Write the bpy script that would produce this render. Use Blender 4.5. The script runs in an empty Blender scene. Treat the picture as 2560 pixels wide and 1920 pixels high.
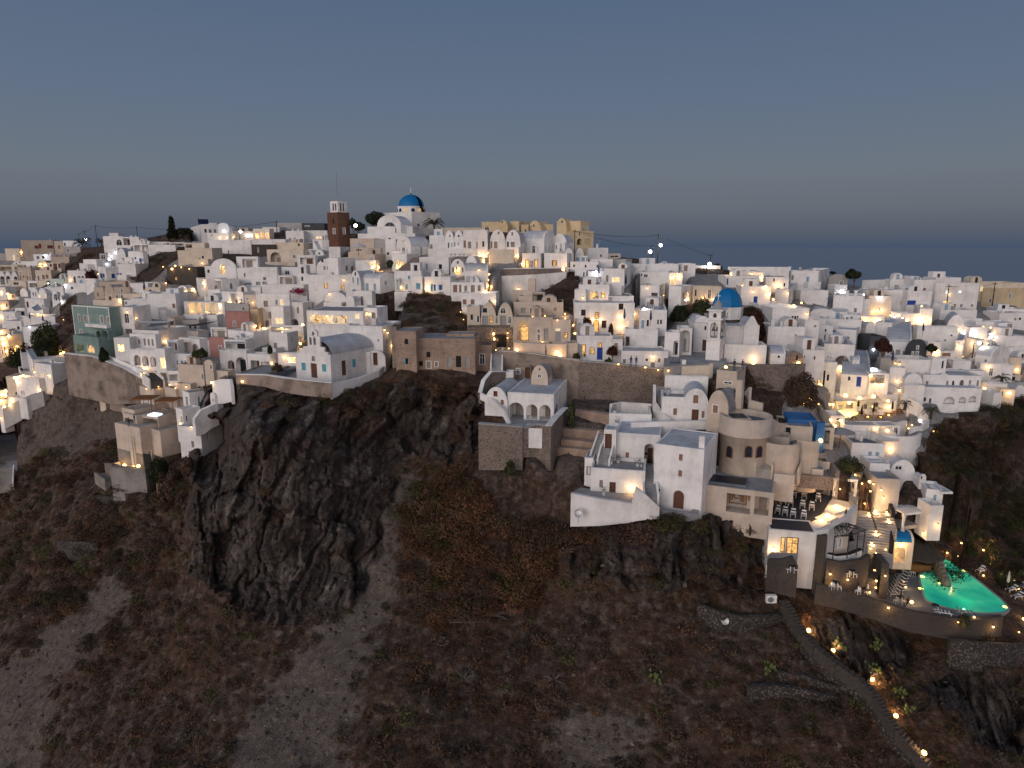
import bpy, math, random, numpy as np
from math import sin, cos, pi, radians, sqrt, atan2
from mathutils import Vector, Matrix, noise
from mathutils.geometry import tessellate_polygon
S = bpy.context.scene
COL = S.collection
rnd = random.Random(7)
FP = 1730.0; PT = radians(11.5); sP, cP = sin(PT), cos(PT)
# ---------------------------------------------------------------- camera maths (pixels of the 2560x1920 photograph)
def ray(px, py):
    xn = (px-1280)/FP; yn = (960-py)/FP
    return Vector((xn, cP+yn*sP, -sP+yn*cP))
def pt(px, py, t): return ray(px, py)*t
def zat(px, py, z):
    d = ray(px, py); return d*(z/d.z)
def optd(p): return p[1]*cP-p[2]*sP
# ---------------------------------------------------------------- materials
MATS = {}
def newmat(n):
    m = bpy.data.materials.new(n); m.use_nodes = True
    nt = m.node_tree; b = nt.nodes['Principled BSDF']
    return m, nt, b
def nd(nt, typ, **kw):
    n = nt.nodes.new(typ)
    for k, v in kw.items():
        if k in n.inputs: n.inputs[k].default_value = v
        else: setattr(n, k, v)
    return n
def ramp(nt, fac, stops):
    r = nt.nodes.new('ShaderNodeValToRGB'); e = r.color_ramp.elements
    while len(e) < len(stops): e.new(.5)
    for i, (p, c) in enumerate(stops):
        e[i].position = p; e[i].color = (*c, 1) if len(c) == 3 else c
    nt.links.new(fac, r.inputs[0]); return r
def coord(nt, kind='Object'):
    return nt.nodes.new('ShaderNodeTexCoord').outputs[kind]
def noisetex(nt, co, scale, detail=4, rough=.6, mscale=None):
    if mscale:
        mp = nt.nodes.new('ShaderNodeMapping'); mp.inputs['Scale'].default_value = mscale
        nt.links.new(co, mp.inputs[0]); co = mp.outputs[0]
    n = nd(nt, 'ShaderNodeTexNoise', Scale=scale, Detail=detail, Roughness=rough)
    nt.links.new(co, n.inputs['Vector']); return n.outputs['Fac']
def mix(nt, a, b, fac, mode='MIX'):
    m = nt.nodes.new('ShaderNodeMix'); m.data_type = 'RGBA'; m.blend_type = mode
    for s, v in ((6, a), (7, b), (0, fac)):
        if hasattr(v, 'links') or hasattr(v, 'is_linked'): nt.links.new(v, m.inputs[s])
        elif s: m.inputs[s].default_value = (*v, 1)
        else: m.inputs[s].default_value = v
    return m.outputs[2]
def bump(nt, b, h, st, dist=.05):
    n = nd(nt, 'ShaderNodeBump', Strength=st, Distance=dist)
    nt.links.new(h, n.inputs['Height']); nt.links.new(n.outputs[0], b.inputs['Normal'])
def plaster(name, c, stain=.82, rough=.9):
    m, nt, b = newmat(name); co = coord(nt)
    oi = nt.nodes.new('ShaderNodeObjectInfo')
    big = noisetex(nt, co, .35, 4, .65); st = noisetex(nt, co, .55, 6, .75, (1.0, 1.0, .3)); fi = noisetex(nt, co, 5, 3)
    r1 = ramp(nt, big, [(.32, tuple(x*stain*.93 for x in c)), (.56, c)])
    r2 = ramp(nt, st, [(.32, (.80, .78, .75)), (.52, (1, 1, 1))])
    x = mix(nt, r1.outputs[0], r2.outputs[0], .8, 'MULTIPLY')
    r3 = ramp(nt, oi.outputs['Random'], [(0, (.9, .89, .87)), (1, (1, 1, 1))])
    x = mix(nt, x, r3.outputs[0], 1, 'MULTIPLY')
    nt.links.new(x, b.inputs['Base Color']); b.inputs['Roughness'].default_value = rough
    b.inputs['Specular IOR Level'].default_value = .2
    bump(nt, b, fi, .5, .04); MATS[name] = m; return m
def flat(name, c, rough=.7, var=.15, metal=0):
    m, nt, b = newmat(name); co = coord(nt)
    f = noisetex(nt, co, 3, 3)
    r = ramp(nt, f, [(.3, tuple(x*(1-var) for x in c)), (.7, tuple(min(1, x*(1+var)) for x in c))])
    nt.links.new(r.outputs[0], b.inputs['Base Color']); b.inputs['Roughness'].default_value = rough
    b.inputs['Metallic'].default_value = metal; b.inputs['Specular IOR Level'].default_value = .3
    MATS[name] = m; return m
def glow(name, c, s, scale=2.5, lo=.35):
    m, nt, b = newmat(name); co = coord(nt)
    f = noisetex(nt, co, scale, 3)
    r = ramp(nt, f, [(.35, tuple(x*lo for x in c)), (.6, c)])
    b.inputs['Base Color'].default_value = (.2, .15, .1, 1)
    nt.links.new(r.outputs[0], b.inputs['Emission Color']); b.inputs['Emission Strength'].default_value = s
    MATS[name] = m; return m
def stone(name, mortar, rock, scale=2.2, th=.33, rough=.95):
    m, nt, b = newmat(name); co = coord(nt)
    v = nd(nt, 'ShaderNodeTexVoronoi', Scale=scale); v.inputs['Randomness'].default_value = 1
    wn = nt.nodes.new('ShaderNodeTexNoise'); wn.inputs['Scale'].default_value = 2.2
    nt.links.new(co, wn.inputs['Vector'])
    ad = nt.nodes.new('ShaderNodeVectorMath'); ad.operation = 'MULTIPLY_ADD'
    nt.links.new(wn.outputs['Color'], ad.inputs[0]); ad.inputs[1].default_value = (.5, .5, .5); nt.links.new(co, ad.inputs[2])
    nt.links.new(ad.outputs[0], v.inputs['Vector'])
    r = ramp(nt, v.outputs['Distance'], [(th-.06, (0, 0, 0)), (th+.06, (1, 1, 1))])
    big = noisetex(nt, co, .5, 5)
    rk = mix(nt, rock, tuple(x*2.2 for x in rock), v.outputs['Color'])
    mo = ramp(nt, big, [(.3, tuple(x*.6 for x in mortar)), (.65, mortar)])
    x = mix(nt, rk, mo.outputs[0], r.outputs[0])
    nt.links.new(x, b.inputs['Base Color']); b.inputs['Roughness'].default_value = rough
    bump(nt, b, v.outputs['Distance'], .6, .1); MATS[name] = m; return m
WHITE = plaster('white_plaster', (.80, .79, .78))
plaster('cream_plaster', (.66, .58, .48)); plaster('tan_plaster', (.50, .42, .35)); plaster('beige_plaster', (.60, .51, .43))
plaster('yellow_plaster', (.66, .53, .34)); plaster('green_plaster', (.20, .29, .27)); plaster('pink_plaster', (.42, .22, .20))
plaster('grey_plaster', (.40, .39, .38)); plaster('mint_plaster', (.55, .64, .60)); plaster('blue_plaster', (.05, .17, .42))
plaster('dark_plaster', (.07, .075, .085)); plaster('concrete', (.27, .25, .23), .6)
plaster('roof_white', (.52, .54, .58), .8); plaster('roof_grey', (.30, .31, .33), .75); plaster('roof_tan', (.36, .33, .30), .75)
plaster('paving', (.33, .33, .34), .7); plaster('paving_blue', (.16, .18, .22), .8)
plaster('old_plaster', (.31, .255, .215), .4)
stone('stone_wall', (.225, .18, .15), (.035, .028, .025), 3.3, .30); stone('ruin_wall', (.36, .26, .20), (.05, .035, .03), 1.6, .16)
stone('dry_stone', (.035, .03, .027), (.075, .062, .054), 3.4, .36); stone('dark_stone', (.066, .055, .047), (.03, .025, .022), 3, .4)
stone('brown_stone', (.13, .06, .035), (.075, .035, .022), 2.4, .42)
flat('glass', (.022, .026, .034), .35, .4); MATS['glass'].node_tree.nodes['Principled BSDF'].inputs['Specular IOR Level'].default_value = .12; flat('black', (.012, .012, .014), .8); flat('wood', (.11, .05, .03)); flat('red_wood', (.16, .03, .025))
flat('brown_shutter', (.24, .13, .09)); flat('grey_wood', (.30, .29, .28)); flat('taupe', (.24, .20, .17)); flat('blue_paint', (.02, .06, .28))
flat('turquoise', (.08, .32, .42)); flat('pale_blue', (.22, .34, .42)); flat('white_paint', (.75, .75, .74)); flat('metal', (.35, .35, .36), .4, .1, .6)
flat('dark_metal', (.03, .03, .03), .6); flat('dome_blue', (.0, .13, .34), .55, .08); flat('navy', (.015, .025, .10)); flat('canvas', (.55, .53, .5))
flat('canopy_grey', (.25, .25, .26)); flat('timber', (.22, .10, .04)); flat('terracotta', (.25, .09, .05)); flat('skin', (.35, .2, .14)); flat('cloth_dark', (.03, .03, .04))
flat('cloth_white', (.6, .6, .6)); flat('bell_bronze', (.12, .12, .11), .4, .1, .7); flat('solar', (.01, .012, .04), .2)
flat('awning_red', (.16, .03, .02)); flat('straw', (.05, .043, .035)); flat('stripe_dark', (.03, .035, .05)); flat('cushion', (.30, .29, .28)); flat('asphalt', (.06, .06, .065))
glow('lit', (1.0, .52, .15), 1.25, 3.5, .2); glow('lit_white', (1.0, .70, .36), 1.15, 2.5, .45); glow('lit_cool', (.75, .85, 1.0), 1.5, 1.5, .7)
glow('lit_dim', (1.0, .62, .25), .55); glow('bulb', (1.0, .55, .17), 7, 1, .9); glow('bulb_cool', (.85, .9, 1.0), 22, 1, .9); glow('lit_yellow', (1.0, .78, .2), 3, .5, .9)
glow('lit_blue', (.7, .62, 1.0), .9)
# ---------------------------------------------------------------- object helpers
def setp(o, label=None, cat=None, group=None, kind=None):
    if label: o['label'] = label
    if cat: o['category'] = cat
    if group: o['group'] = group
    if kind: o['kind'] = kind
    return o
def mobj(name, vs, fs, mat, parent=None, smooth=False):
    me = bpy.data.meshes.new(name); me.from_pydata([tuple(v) for v in vs], [], fs); me.update()
    if isinstance(mat, str): mat = MATS[mat]
    me.materials.append(mat)
    if smooth: me.polygons.foreach_set('use_smooth', [True]*len(me.polygons))
    o = bpy.data.objects.new(name, me); COL.objects.link(o)
    if parent: o.parent = parent
    return o
def empty(name, loc, rz=0, label=None, cat=None, group=None):
    o = bpy.data.objects.new(name, None); COL.objects.link(o); o.location = loc; o.rotation_euler = (0, 0, rz)
    o.empty_display_size = .1
    o['_m'] = 1; del o['_m']
    return setp(o, label, cat, group)
class MB:
    def __init__(s): s.v = []; s.f = []
    def add(s, vs, fs):
        n = len(s.v); s.v += [tuple(v) for v in vs]; s.f += [tuple(i+n for i in f) for f in fs]; return s
    def box(s, a, b, c, d, e, f):
        x = [(X, Y, Z) for Z in (e, f) for Y in (c, d) for X in (a, b)]
        return s.add(x, [(0, 2, 3, 1), (4, 5, 7, 6), (0, 1, 5, 4), (2, 6, 7, 3), (0, 4, 6, 2), (1, 3, 7, 5)])
    def prism(s, poly, z0, z1):
        n = len(poly); vs = [(p[0], p[1], z0) for p in poly]+[(p[0], p[1], z1) for p in poly]
        return s.add(vs, [tuple(range(n))[::-1], tuple(range(n, 2*n))]+[(i, (i+1) % n, n+(i+1) % n, n+i) for i in range(n)])
    def tube(s, pts, r, k=5, r2=None):
        pts = [Vector(p) for p in pts]; n = len(pts); r2 = r if r2 is None else r2
        vs = []; fs = []
        for i, p in enumerate(pts):
            d = (pts[min(i+1, n-1)]-pts[max(i-1, 0)]).normalized()
            a = d.cross(Vector((0, 0, 1)) if abs(d.z) < .9 else Vector((1, 0, 0))).normalized(); b = d.cross(a)
            rr = r+(r2-r)*i/max(1, n-1)
            for j in range(k):
                w = 2*pi*j/k; vs.append(p+a*cos(w)*rr+b*sin(w)*rr)
        for i in range(n-1):
            for j in range(k): fs.append((i*k+j, i*k+(j+1) % k, (i+1)*k+(j+1) % k, (i+1)*k+j))
        fs += [tuple(range(k))[::-1], tuple(range((n-1)*k, n*k))]
        return s.add(vs, fs)
    def lathe(s, prof, k=24, c=(0, 0, 0), a0=0, a1=2*pi):
        vs = []; fs = []; full = abs(a1-a0-2*pi) < 1e-6; m = k if full else k+1
        for r, z in prof:
            for j in range(m):
                w = a0+(a1-a0)*j/k; vs.append((c[0]+r*cos(w), c[1]+r*sin(w), c[2]+z))
        for i in range(len(prof)-1):
            for j in range(k):
                j2 = (j+1) % m; fs.append((i*m+j, i*m+j2, (i+1)*m+j2, (i+1)*m+j))
        return s.add(vs, fs)
    def panel(s, outline, holes, pos, thick, axis='L', W=0):
        loops = [outline]+holes
        f3 = [[Vector((p[0], p[1], 0)) for p in l] for l in loops]
        tris = tessellate_polygon(f3); flatp = [p for l in loops for p in l]
        mp = (lambda p, q: (p[0], q, p[1])) if axis == 'L' else (lambda p, q: (W-q, p[0], p[1]))
        n = len(flatp); vs = [mp(p, pos) for p in flatp]+[mp(p, pos+thick) for p in flatp]
        fs = [tuple(t) for t in tris]+[tuple(i+n for i in t) for t in tris]
        k = 0
        for l in loops:
            m = len(l)
            for i in range(m): a, b = k+i, k+(i+1) % m; fs.append((a, b, b+n, a+n))
            k += m
        return s.add(vs, fs)
    def build(s, name, mat, parent=None, smooth=False): return mobj(name, s.v, s.f, mat, parent, smooth)
def archpoly(c, z0, w, h, seg=9):
    r = w/2; hh = min(r, h*.95); zs = z0+h-hh
    p = [(c-r, z0), (c+r, z0)]
    return p+[(c+r*cos(pi*i/seg), zs+hh*sin(pi*i/seg)) for i in range(seg+1)]
def rectpoly(c, z0, w, h): return [(c-w/2, z0), (c+w/2, z0), (c+w/2, z0+h), (c-w/2, z0+h)]
# ---------------------------------------------------------------- depth of the hillside below each pixel (metres along the view axis)
CP = [(0,640,280),(100,640,265),(250,615,250),(480,580,225),(700,590,205),(850,600,190),(1050,590,180),(1280,600,178),(1420,600,180),(1520,640,190),(1700,670,190),(1900,690,185),(2100,730,190),(2300,740,190),(2560,780,200),
(0,700,245),(250,700,200),(500,700,180),(700,700,165),(900,700,150),(1100,690,146),(1300,700,143),(1450,700,150),(1600,700,155),(1800,740,152),(2100,780,155),(2400,800,165),(2560,830,172),
(0,800,215),(150,800,190),(300,800,158),(450,800,148),(600,800,142),(750,800,135),(900,800,131),(1050,800,128),(1250,800,125),(1450,800,124),(1650,820,123),(1800,840,128),(2000,860,135),(2300,900,140),(2560,920,145),
(0,900,185),(60,960,158),(250,890,138),(400,930,130),(560,930,125),(740,940,118),(950,930,115),(1150,930,116),(1300,930,115),(1500,930,114),(1700,930,112),(1850,930,114),(2050,1000,118),(2150,1040,118),(2400,1000,128),(2560,1000,138),
(2350,1150,114),(2560,1100,138),(2560,1300,126),(2420,1280,116),(2270,1290,112),
(1250,1040,110),(1200,1160,105),(1350,1190,101),(1450,1300,94),(1700,1290,91),(1900,1260,92),(1820,1200,97),(2050,1200,101),(2150,1200,103),(2150,1330,97),(2300,1400,108),(2400,1480,97),(2200,1500,93),(2500,1580,87),(1950,1490,87),(1700,1480,85),(1500,1500,87),(1980,1420,92),
(1010,1150,112),(1000,1250,106),(950,1400,98),(850,1550,92),(700,1750,85),(500,1900,82),
(580,965,112),(750,995,109),(900,960,112),(1000,970,113),(560,1200,104),(700,1200,101),(850,1200,102),(930,1200,105),(970,1080,111),(600,1450,98),(750,1500,95),(880,1450,97),(520,1030,109),(500,1250,103),
(440,1000,130),(430,1230,118),(400,1100,126),(300,1230,124),(250,1300,121),(100,1300,130),(0,1150,155),(0,1300,140),(100,1150,145),(150,1050,152),(250,1000,146),(50,1030,162),(430,1400,110),
(0,1500,120),(250,1500,110),(450,1550,99),(0,1750,103),(300,1750,93),(0,1920,94),(1280,1920,74),(1000,1700,82),(1300,1500,92),(1300,1300,97),(1130,1250,102),(1600,1700,78),(2000,1700,79),(2300,1700,81),(2560,1750,84),(2560,1920,76),(1900,1920,72),(1550,1370,89),
(-200,700,260),(-200,1000,190),(-200,1300,150),(-200,1700,112),(2760,830,190),(2760,1100,150),(2760,1500,110),(2760,1920,85),(400,2050,76),(1280,2050,68),(2300,2050,68)]
_P = np.array([(a/500., b/500.) for a, b, _ in CP]); _V = np.log(np.array([c for *_, c in CP]))
def _K(A, B):
    r2 = ((A[:, None, :]-B[None, :, :])**2).sum(2); return .5*r2*np.log(r2+1e-9)
_n = len(CP); _M = np.zeros((_n+3, _n+3)); _M[:_n, :_n] = _K(_P, _P)+np.eye(_n)*2e-3
_M[:_n, _n] = 1; _M[:_n, _n+1:] = _P; _M[_n, :_n] = 1; _M[_n+1:, :_n] = _P.T
_W = np.linalg.solve(_M, np.concatenate([_V, [0, 0, 0]]))
def Dm(px, py):
    q = np.column_stack([np.atleast_1d(px).astype(float).ravel()/500, np.atleast_1d(py).astype(float).ravel()/500])
    v = _K(q, _P)@_W[:_n]+_W[_n]+q@_W[_n+1:]
    v = np.exp(v); return v if v.size > 1 else float(v[0])
SKY = [(-200,628),(0,640),(60,642),(190,622),(260,615),(420,585),(520,572),(700,575),(860,585),(1000,580),(1250,580),(1430,590),(1530,640),(1640,652),(1760,668),(1900,685),(2060,700),(2200,725),(2400,745),(2560,775),(2760,800)]
def skyrow(x): return np.interp(x, [a for a, _ in SKY], [b for _, b in SKY])
# ---------------------------------------------------------------- tiles: coordinates read off 5x enlargements of the photograph
OX = OY = 0; K5 = 5.0
def tile(x, y, k=5.0):
    global OX, OY, K5
    OX, OY, K5 = x, y, k
def cx(x): return OX+x/K5
def cy(y): return OY+y/K5
PADS = []
FT = {'w': ('window', 'glass', 'white_paint'), 'W': ('window', 'glass', 'wood'), 'k': ('shutter', 'brown_shutter', 'white_paint'), 'r': ('door', 'red_wood', 'wood'),
 'd': ('door', 'wood', 'wood'), 'g': ('shutter', 'taupe', 'white_paint'), 'G': ('door', 'grey_wood', 'grey_wood'), 'b': ('shutter', 'blue_paint', 'blue_paint'), 't': ('shutter', 'turquoise', 'pale_blue'),
 'p': ('shutter', 'pale_blue', 'white_paint'), 'l': ('window', 'lit', 'wood'), 'y': ('window', 'lit_white', 'white_paint'), 'c': ('window', 'lit_cool', 'white_paint'), 'L': ('window', 'lit', 'wood'), 'o': ('window', 'glass', 'white_paint'),
 'a': ('arch', None, None), 'A': ('arch', None, None), 'O': ('opening', None, None), 'Q': ('opening', None, None), 'h': ('window', 'black', None), 'e': ('arch', None, None), 'D': ('door', 'lit', 'wood')}
ROOFM = {'white_plaster': 'roof_white', 'tan_plaster': 'roof_tan', 'beige_plaster': 'roof_tan', 'cream_plaster': 'roof_tan', 'ruin_wall': 'roof_grey', 'mint_plaster': 'roof_white'}
CM = dict(w='white_plaster', c='cream_plaster', t='tan_plaster', e='beige_plaster', y='yellow_plaster', g='green_plaster', p='pink_plaster', q='grey_plaster', m='mint_plaster', b='blue_plaster', k='dark_plaster', s='stone_wall', r='ruin_wall', o='concrete', S='dark_stone', n='brown_stone', O='old_plaster', D='dry_stone')
FITS = []; FACES = []; PRINTS = []
LIGHTS = []   # (world position, watts, colour, parent)
class Frame: pass
NH = 0
def h(kind, x0, xc, x1, yt, yb, label, feats='', yaw=None, c='w', dep=None, t=None, par=None, ext=None, roof=None, into=None, name='house', cat='house', n=1, rise=None, rec=1.7, u0=0, raw=0, chim=None, grp=None, frame=None, pave=0, dt=0):
    """one building (or wing) whose two visible faces are given by the pixel columns x0 | xc | x1 and rows yt..yb"""
    global NH; NH += 1
    R = random.Random(NH*77+5)
    if not raw: x0, x1, yt, yb = cx(x0), cx(x1), cy(yt), cy(yb); xc = cx(xc) if xc else 0
    two = bool(xc)
    ref = xc if two else (x0+x1)/2
    tt = (t if t else Dm(ref, yb))+dt
    if yaw is None: yaw = 35 if two else 0
    if ext is None: ext = 1.0 if tt < 112 else 3.
    th = radians(yaw); a = Vector((-cos(th), sin(th), 0)); b = Vector((sin(th), cos(th), 0))
    C = pt(ref, yb, tt)
    def solve(px, d):
        xn = (px-1280)/FP; return (xn*optd(C)-C.x)/(d.x-xn*d.y*cP)
    if two:
        W = solve(x0, a); D = solve(x1, b)
        if not .5 < W < 60: W = min(max(abs(W), 2), 30)
        if not .5 < D < 60: D = min(max(abs(D), 2), 30)
        if dep: D = dep
        O = C+a*W
    else:
        sl = solve(x0, a); sr = solve(x1, -a); W = sl+sr; O = C+a*sl; C = C-a*sr; D = dep or min(max(W*.8, 4), 8)
    z0 = C.z if two else O.z
    ry = ray(ref, yt); rp = (C if two else (O+C)*.5); H = rp.y*ry.z/ry.y-z0
    H = max(H, .3); eu = -a
    wm = CM.get(c, c); rm = roof or ROOFM.get(wm, wm)
    if into is None:
        root = empty(name, (O.x, O.y, z0), -th, label, cat, grp)
    else:
        root = empty(name, (O.x, O.y, z0), -th); 
    root_e = root
    fr = Frame(); fr.O = Vector((O.x, O.y, z0)); fr.eu = eu; fr.b = b; fr.W = W; fr.D = D; fr.H = H; fr.root = root; fr.th = th; fr.t = tt
    def onL(px, py):
        d = ray(px, py); k = fr.O.dot(b)/d.dot(b); p = d*k-fr.O; return p.dot(eu), p.z
    def onR(px, py):
        q = fr.O+eu*W; d = ray(px, py); k = q.dot(eu)/d.dot(eu); p = d*k-q; return p.dot(b), p.z
    fr.onL = onL; fr.onR = onR
    if into is None or yb > OY: 
        B0 = Vector((O.x, O.y, z0)); B1 = B0+eu*W; UP = Vector((0, 0, H))
        FACES.append(([B0, B1, B1+UP, B0+UP], optd((B0+B1)/2)+ (0 if abs(optd(B0)-optd(B1)) < 2 else abs(optd(B0)-optd(B1))/2)))
        if two and D > 1: B2 = B1+b*D; FACES.append(([B1, B2, B2+UP, B1+UP], max(optd(B1), optd(B2))))
        PRINTS.append(([(q.x, q.y) for q in (B0, B1, B1+b*D, B0+b*D)], z0+H))
        if into is None and yb < 1250: FITS.append((ref, yb, tt))
    if par is None: par = R.choice([.25, .4, .6, .8]) if kind == 'f' else .0
    if kind == 't': par = .9; kind = 'f'; rm = roof or 'paving'
    T = .28 if W > 1.5 else .1
    # parse features
    fl = []; cur = 'w'; nums = []; auto = []
    for tok in feats.split():
        if tok.isalpha(): cur = tok
        else:
            nums.append(float(tok))
            if len(nums) == 4: fl.append((cur, *nums)); nums = []
    if name == 'house' and not pave and H > 2.2 and into is None and tt < 215:
        for fc, L_ in (('L', W), ('R', D if two else 0)):
            if L_ < 3 or any(((q[1] if raw else cx(q[1])) > xc and two) == (fc == 'R') for q in fl): continue
            for k in range(min(4, int(L_/R.uniform(2.2, 4.2)))): auto.append((R.choice('wwwggpkh' if c in 'wcm' else 'wgk'), fc, (k+R.uniform(.3, .8))*L_/max(1, int(L_/3)), R.uniform(.5, .95), R.uniform(.15, .5)*H, R.uniform(.9, 1.5)))
    holes = {'L': [], 'R': []}; items = []
    rise_ = rise
    if kind == 'v': rise_ = min(W/n*.5*.85, H*.55) if rise is None else rise
    if kind == 'V': rise_ = D/n*.5*.8 if rise is None else rise
    zs = H-(rise_ or 0) if kind == 'v' else H
    hasrec = False
    for (ty, fx, fy, fw, fh) in fl:
        X, Y = (fx, fy) if raw else (cx(fx), cy(fy)); w2 = fw/(1 if raw else K5)/2; h2 = fh/(1 if raw else K5)/2
        face = 'R' if (two and X > xc) else 'L'
        f = onR if face == 'R' else onL
        ua, _ = f(X-w2, Y); ub, _ = f(X+w2, Y); uc, zt_ = f(X, Y-h2); _, zb_ = f(X, Y+h2)
        wid = abs(ub-ua); lim = D if face == 'R' else W
        uc = (ua+ub)/2; lo = uc-wid/2; hi = uc+wid/2
        lo = max(lo, .12); hi = min(hi, lim-.12); zb_ = max(zb_, -.6); zt_ = min(zt_, H-.08-(par or 0)*.3)
        if hi-lo < .15 or zt_-zb_ < .15: continue
        uc = (lo+hi)/2; wid = hi-lo; hgt = zt_-zb_
        pol = archpoly(uc, zb_, wid, hgt) if ty in 'aALoe' else rectpoly(uc, zb_, wid, hgt)
        bb = (lo, hi, zb_, zt_); ok = all(bb[1] < q[0]-.03 or bb[0] > q[1]+.03 or bb[3] < q[2]-.03 or bb[2] > q[3]+.03 for q, _ in holes[face])
        if kind == 'v' and face == 'L' and zt_ > zs:
            m = W/n; k_ = uc % m-m/2; top = zs+rise_*sqrt(max(0, 1-(min(abs(k_)+wid/2, m/2-.01)/(m/2))**2))
            if zt_ > top-.1: ok = False
        items.append((ty, face, uc, wid, zb_, zt_, ok))
        if ok: holes[face].append((bb, pol))
        if ty in 'aAOQe': hasrec = True
    vb = rec if hasrec else T+.03
    vb = min(vb, D*.6)
    for ty, face, uc, wid, zb_, hg in auto:
        lim = D if face == 'R' else W
        if ty in 'g' and R.random() < .4: zb_ = .1; hg = 2.
        zt_ = zb_+hg; lo, hi = uc-wid/2, uc+wid/2
        if lo < .5 or hi > lim-.4 or zt_ > zs-.3-(par or 0): continue
        bb = (lo, hi, zb_, zt_)
        if any(not (bb[1] < q[0]-.2 or bb[0] > q[1]+.2) for q, _ in holes[face]): continue
        items.append((ty, face, uc, wid, zb_, zt_, True)); holes[face].append((bb, rectpoly(uc, zb_, wid, hg)))
    # outlines
    def top_arc(L, m, zsp, rs):
        pts = []
        bw = L/m
        for i in range(m-1, -1, -1):
            c0 = (i+.5)*bw
            for j in range(0, 13):
                w = pi*j/12
                p = (c0+bw/2*cos(w), zsp+rs*sin(w))
                if not pts or abs(p[0]-pts[-1][0]) > 1e-5 or abs(p[1]-pts[-1][1]) > 1e-5: pts.append(p)
        return pts
    Lo = [(0, -ext), (W, -ext)]+(top_arc(W, n, zs, rise_) if kind == 'v' else [(W, H), (0, H)])
    if kind == 'v' and u0: pass
    sideH = zs
    Ro = [(T+.002, -ext), (D, -ext)]+(top_arc(D, n, H, rise_) if kind == 'V' else [(D, sideH), (T+.002, sideH)])
    if kind == 'V': Ro = [(0, -ext), (D, -ext)]+top_arc(D, n, H, rise_)
    wall = MB()
    Lp = Lo if kind != 'V' else [(0, -ext), (W-T-.002, -ext), (W-T-.002, H), (0, H)]
    if kind == 'V': holes['L'] = [(q, p) for q, p in holes['L'] if q[1] < W-T-.05]
    wall.panel(Lp, [p for _, p in holes['L']], 0, T)
    v1 = 0 if kind == 'V' else T
    wall.panel(Ro, [p for q, p in holes['R'] if q[0] > v1+.05], 0, T, 'R', W)
    zr = (H-par) if kind == 'f' else sideH
    wall.box(0, T, T+.002, D, -ext, sideH)
    wall.box(T+.002, W-T-.002, D-T, D, -ext, sideH)
    if W > 2*T+.3 and D > vb+T+.3: wall.box(T+.01, W-T-.01, vb, D-T-.01, -ext, zr-.17)
    for (ty, face, uc, wid, zb_, zt_, ok) in items:
        if ok and ty in 'aAOQe' and face == 'L': wall.box(max(T+.02, uc-wid/2-.3), min(W-T-.02, uc+wid/2+.3), T+.003, vb-.003, zb_-.12, zb_-.004)
    wall.build('wall', wm, root)
    # roof
    if kind == 'f':
        rb = MB().box(T+.004, W-T-.004, T+.004, D-T-.004, zr-.15, zr); rb.build('roof', rm, root)
        if chim is None: chim = (not pave) and R.random() < .6 and H > 2 and W > 4 and D > 3 and name == 'house'
        if chim:
            for q in range(R.choice([1, 2, 3])):
                u = R.uniform(.15, .85)*W; v = R.uniform(.4, .85)*D; s = R.uniform(.2, .4); hh = R.uniform(.6, 1.3)
                ch_k = R.random()
                if ch_k < .25: MB().tube([(u, v, zr), (u, v, zr+hh+1.2)], .03, 4).box(u-.5, u+.5, v-.02, v+.02, zr+hh+.9, zr+hh+.93).box(u-.3, u+.3, v-.02, v+.02, zr+hh+.6, zr+hh+.63).build('antenna', 'metal', root); continue
                if ch_k < .45: MB().lathe([(0, .3), (.45, .3), (.45, 1.2), (0, 1.3)], 10, (u, v, zr)).box(u-.4, u+.4, v-.4, v+.4, zr+.003, zr+.28).build('water_tank', 'metal' if ch_k < .35 else 'white_paint', root); continue
                cb = MB().box(u-s, u+s, v-s, v+s, zr+.003, zr+hh).box(u-s*1.25, u+s*1.25, v-s*1.25, v+s*1.25, zr+hh+.002, zr+hh+.1)
                cb.build('chimney', wm if R.random() < .8 else 'metal', root)
    elif kind == 'v':
        arc = top_arc(W, n, zs-.0, rise_-.10 if rise_ > .3 else rise_)
        vs = [(x, T+.003, z-.1) for x, z in arc]+[(x, D, z-.1) for x, z in arc]; k = len(arc)
        fs = [(i, i+1, k+i+1, k+i) for i in range(k-1)]
        arcb = [(x, z-.1) for x, z in arc]+[(0, zs-.3), (W, zs-.3)]
        vs += [(x, D, z) for x, z in arcb]; fs.append(tuple(range(2*k, 2*k+len(arcb))))
        mobj('roof', vs, fs, rm, root, False)
    elif kind == 'V':
        arc = top_arc(D, n, H, rise_-.08)
        vs = [(W-T-.003, y, z-.06) for y, z in arc]+[(0, y, z-.06) for y, z in arc]; k = len(arc)
        fs = [(i, i+1, k+i+1, k+i) for i in range(k-1)]; fs.append(tuple(range(k, 2*k)))
        mobj('roof', vs, fs, rm, root, False)
    # small lived-in volumes: terraces, roof rooms, outside stairs
    if name == 'house' and into is None and not pave and 108 < tt < 235 and W > 3.4 and H > 1.8 and kind in 'fv' and c in 'wcetm' and not raw:
        if R.random() < .6:
            wd = W*R.uniform(.4, .85); ua = R.uniform(.02, W-wd-.02); dp = R.uniform(1.4, 2.6); zf = R.uniform(-1.0, -.1); g_ = MB()
            g_.box(ua+.16, ua+wd-.16, -dp+.16, -.01, -4, zf).box(ua, ua+wd, -dp, -dp+.15, -4, zf+.75).box(ua, ua+.15, -dp+.151, -.01, -4, zf+.75).box(ua+wd-.15, ua+wd, -dp+.151, -.01, -4, zf+.75); g_.build('front_terrace', wm, root)
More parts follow.
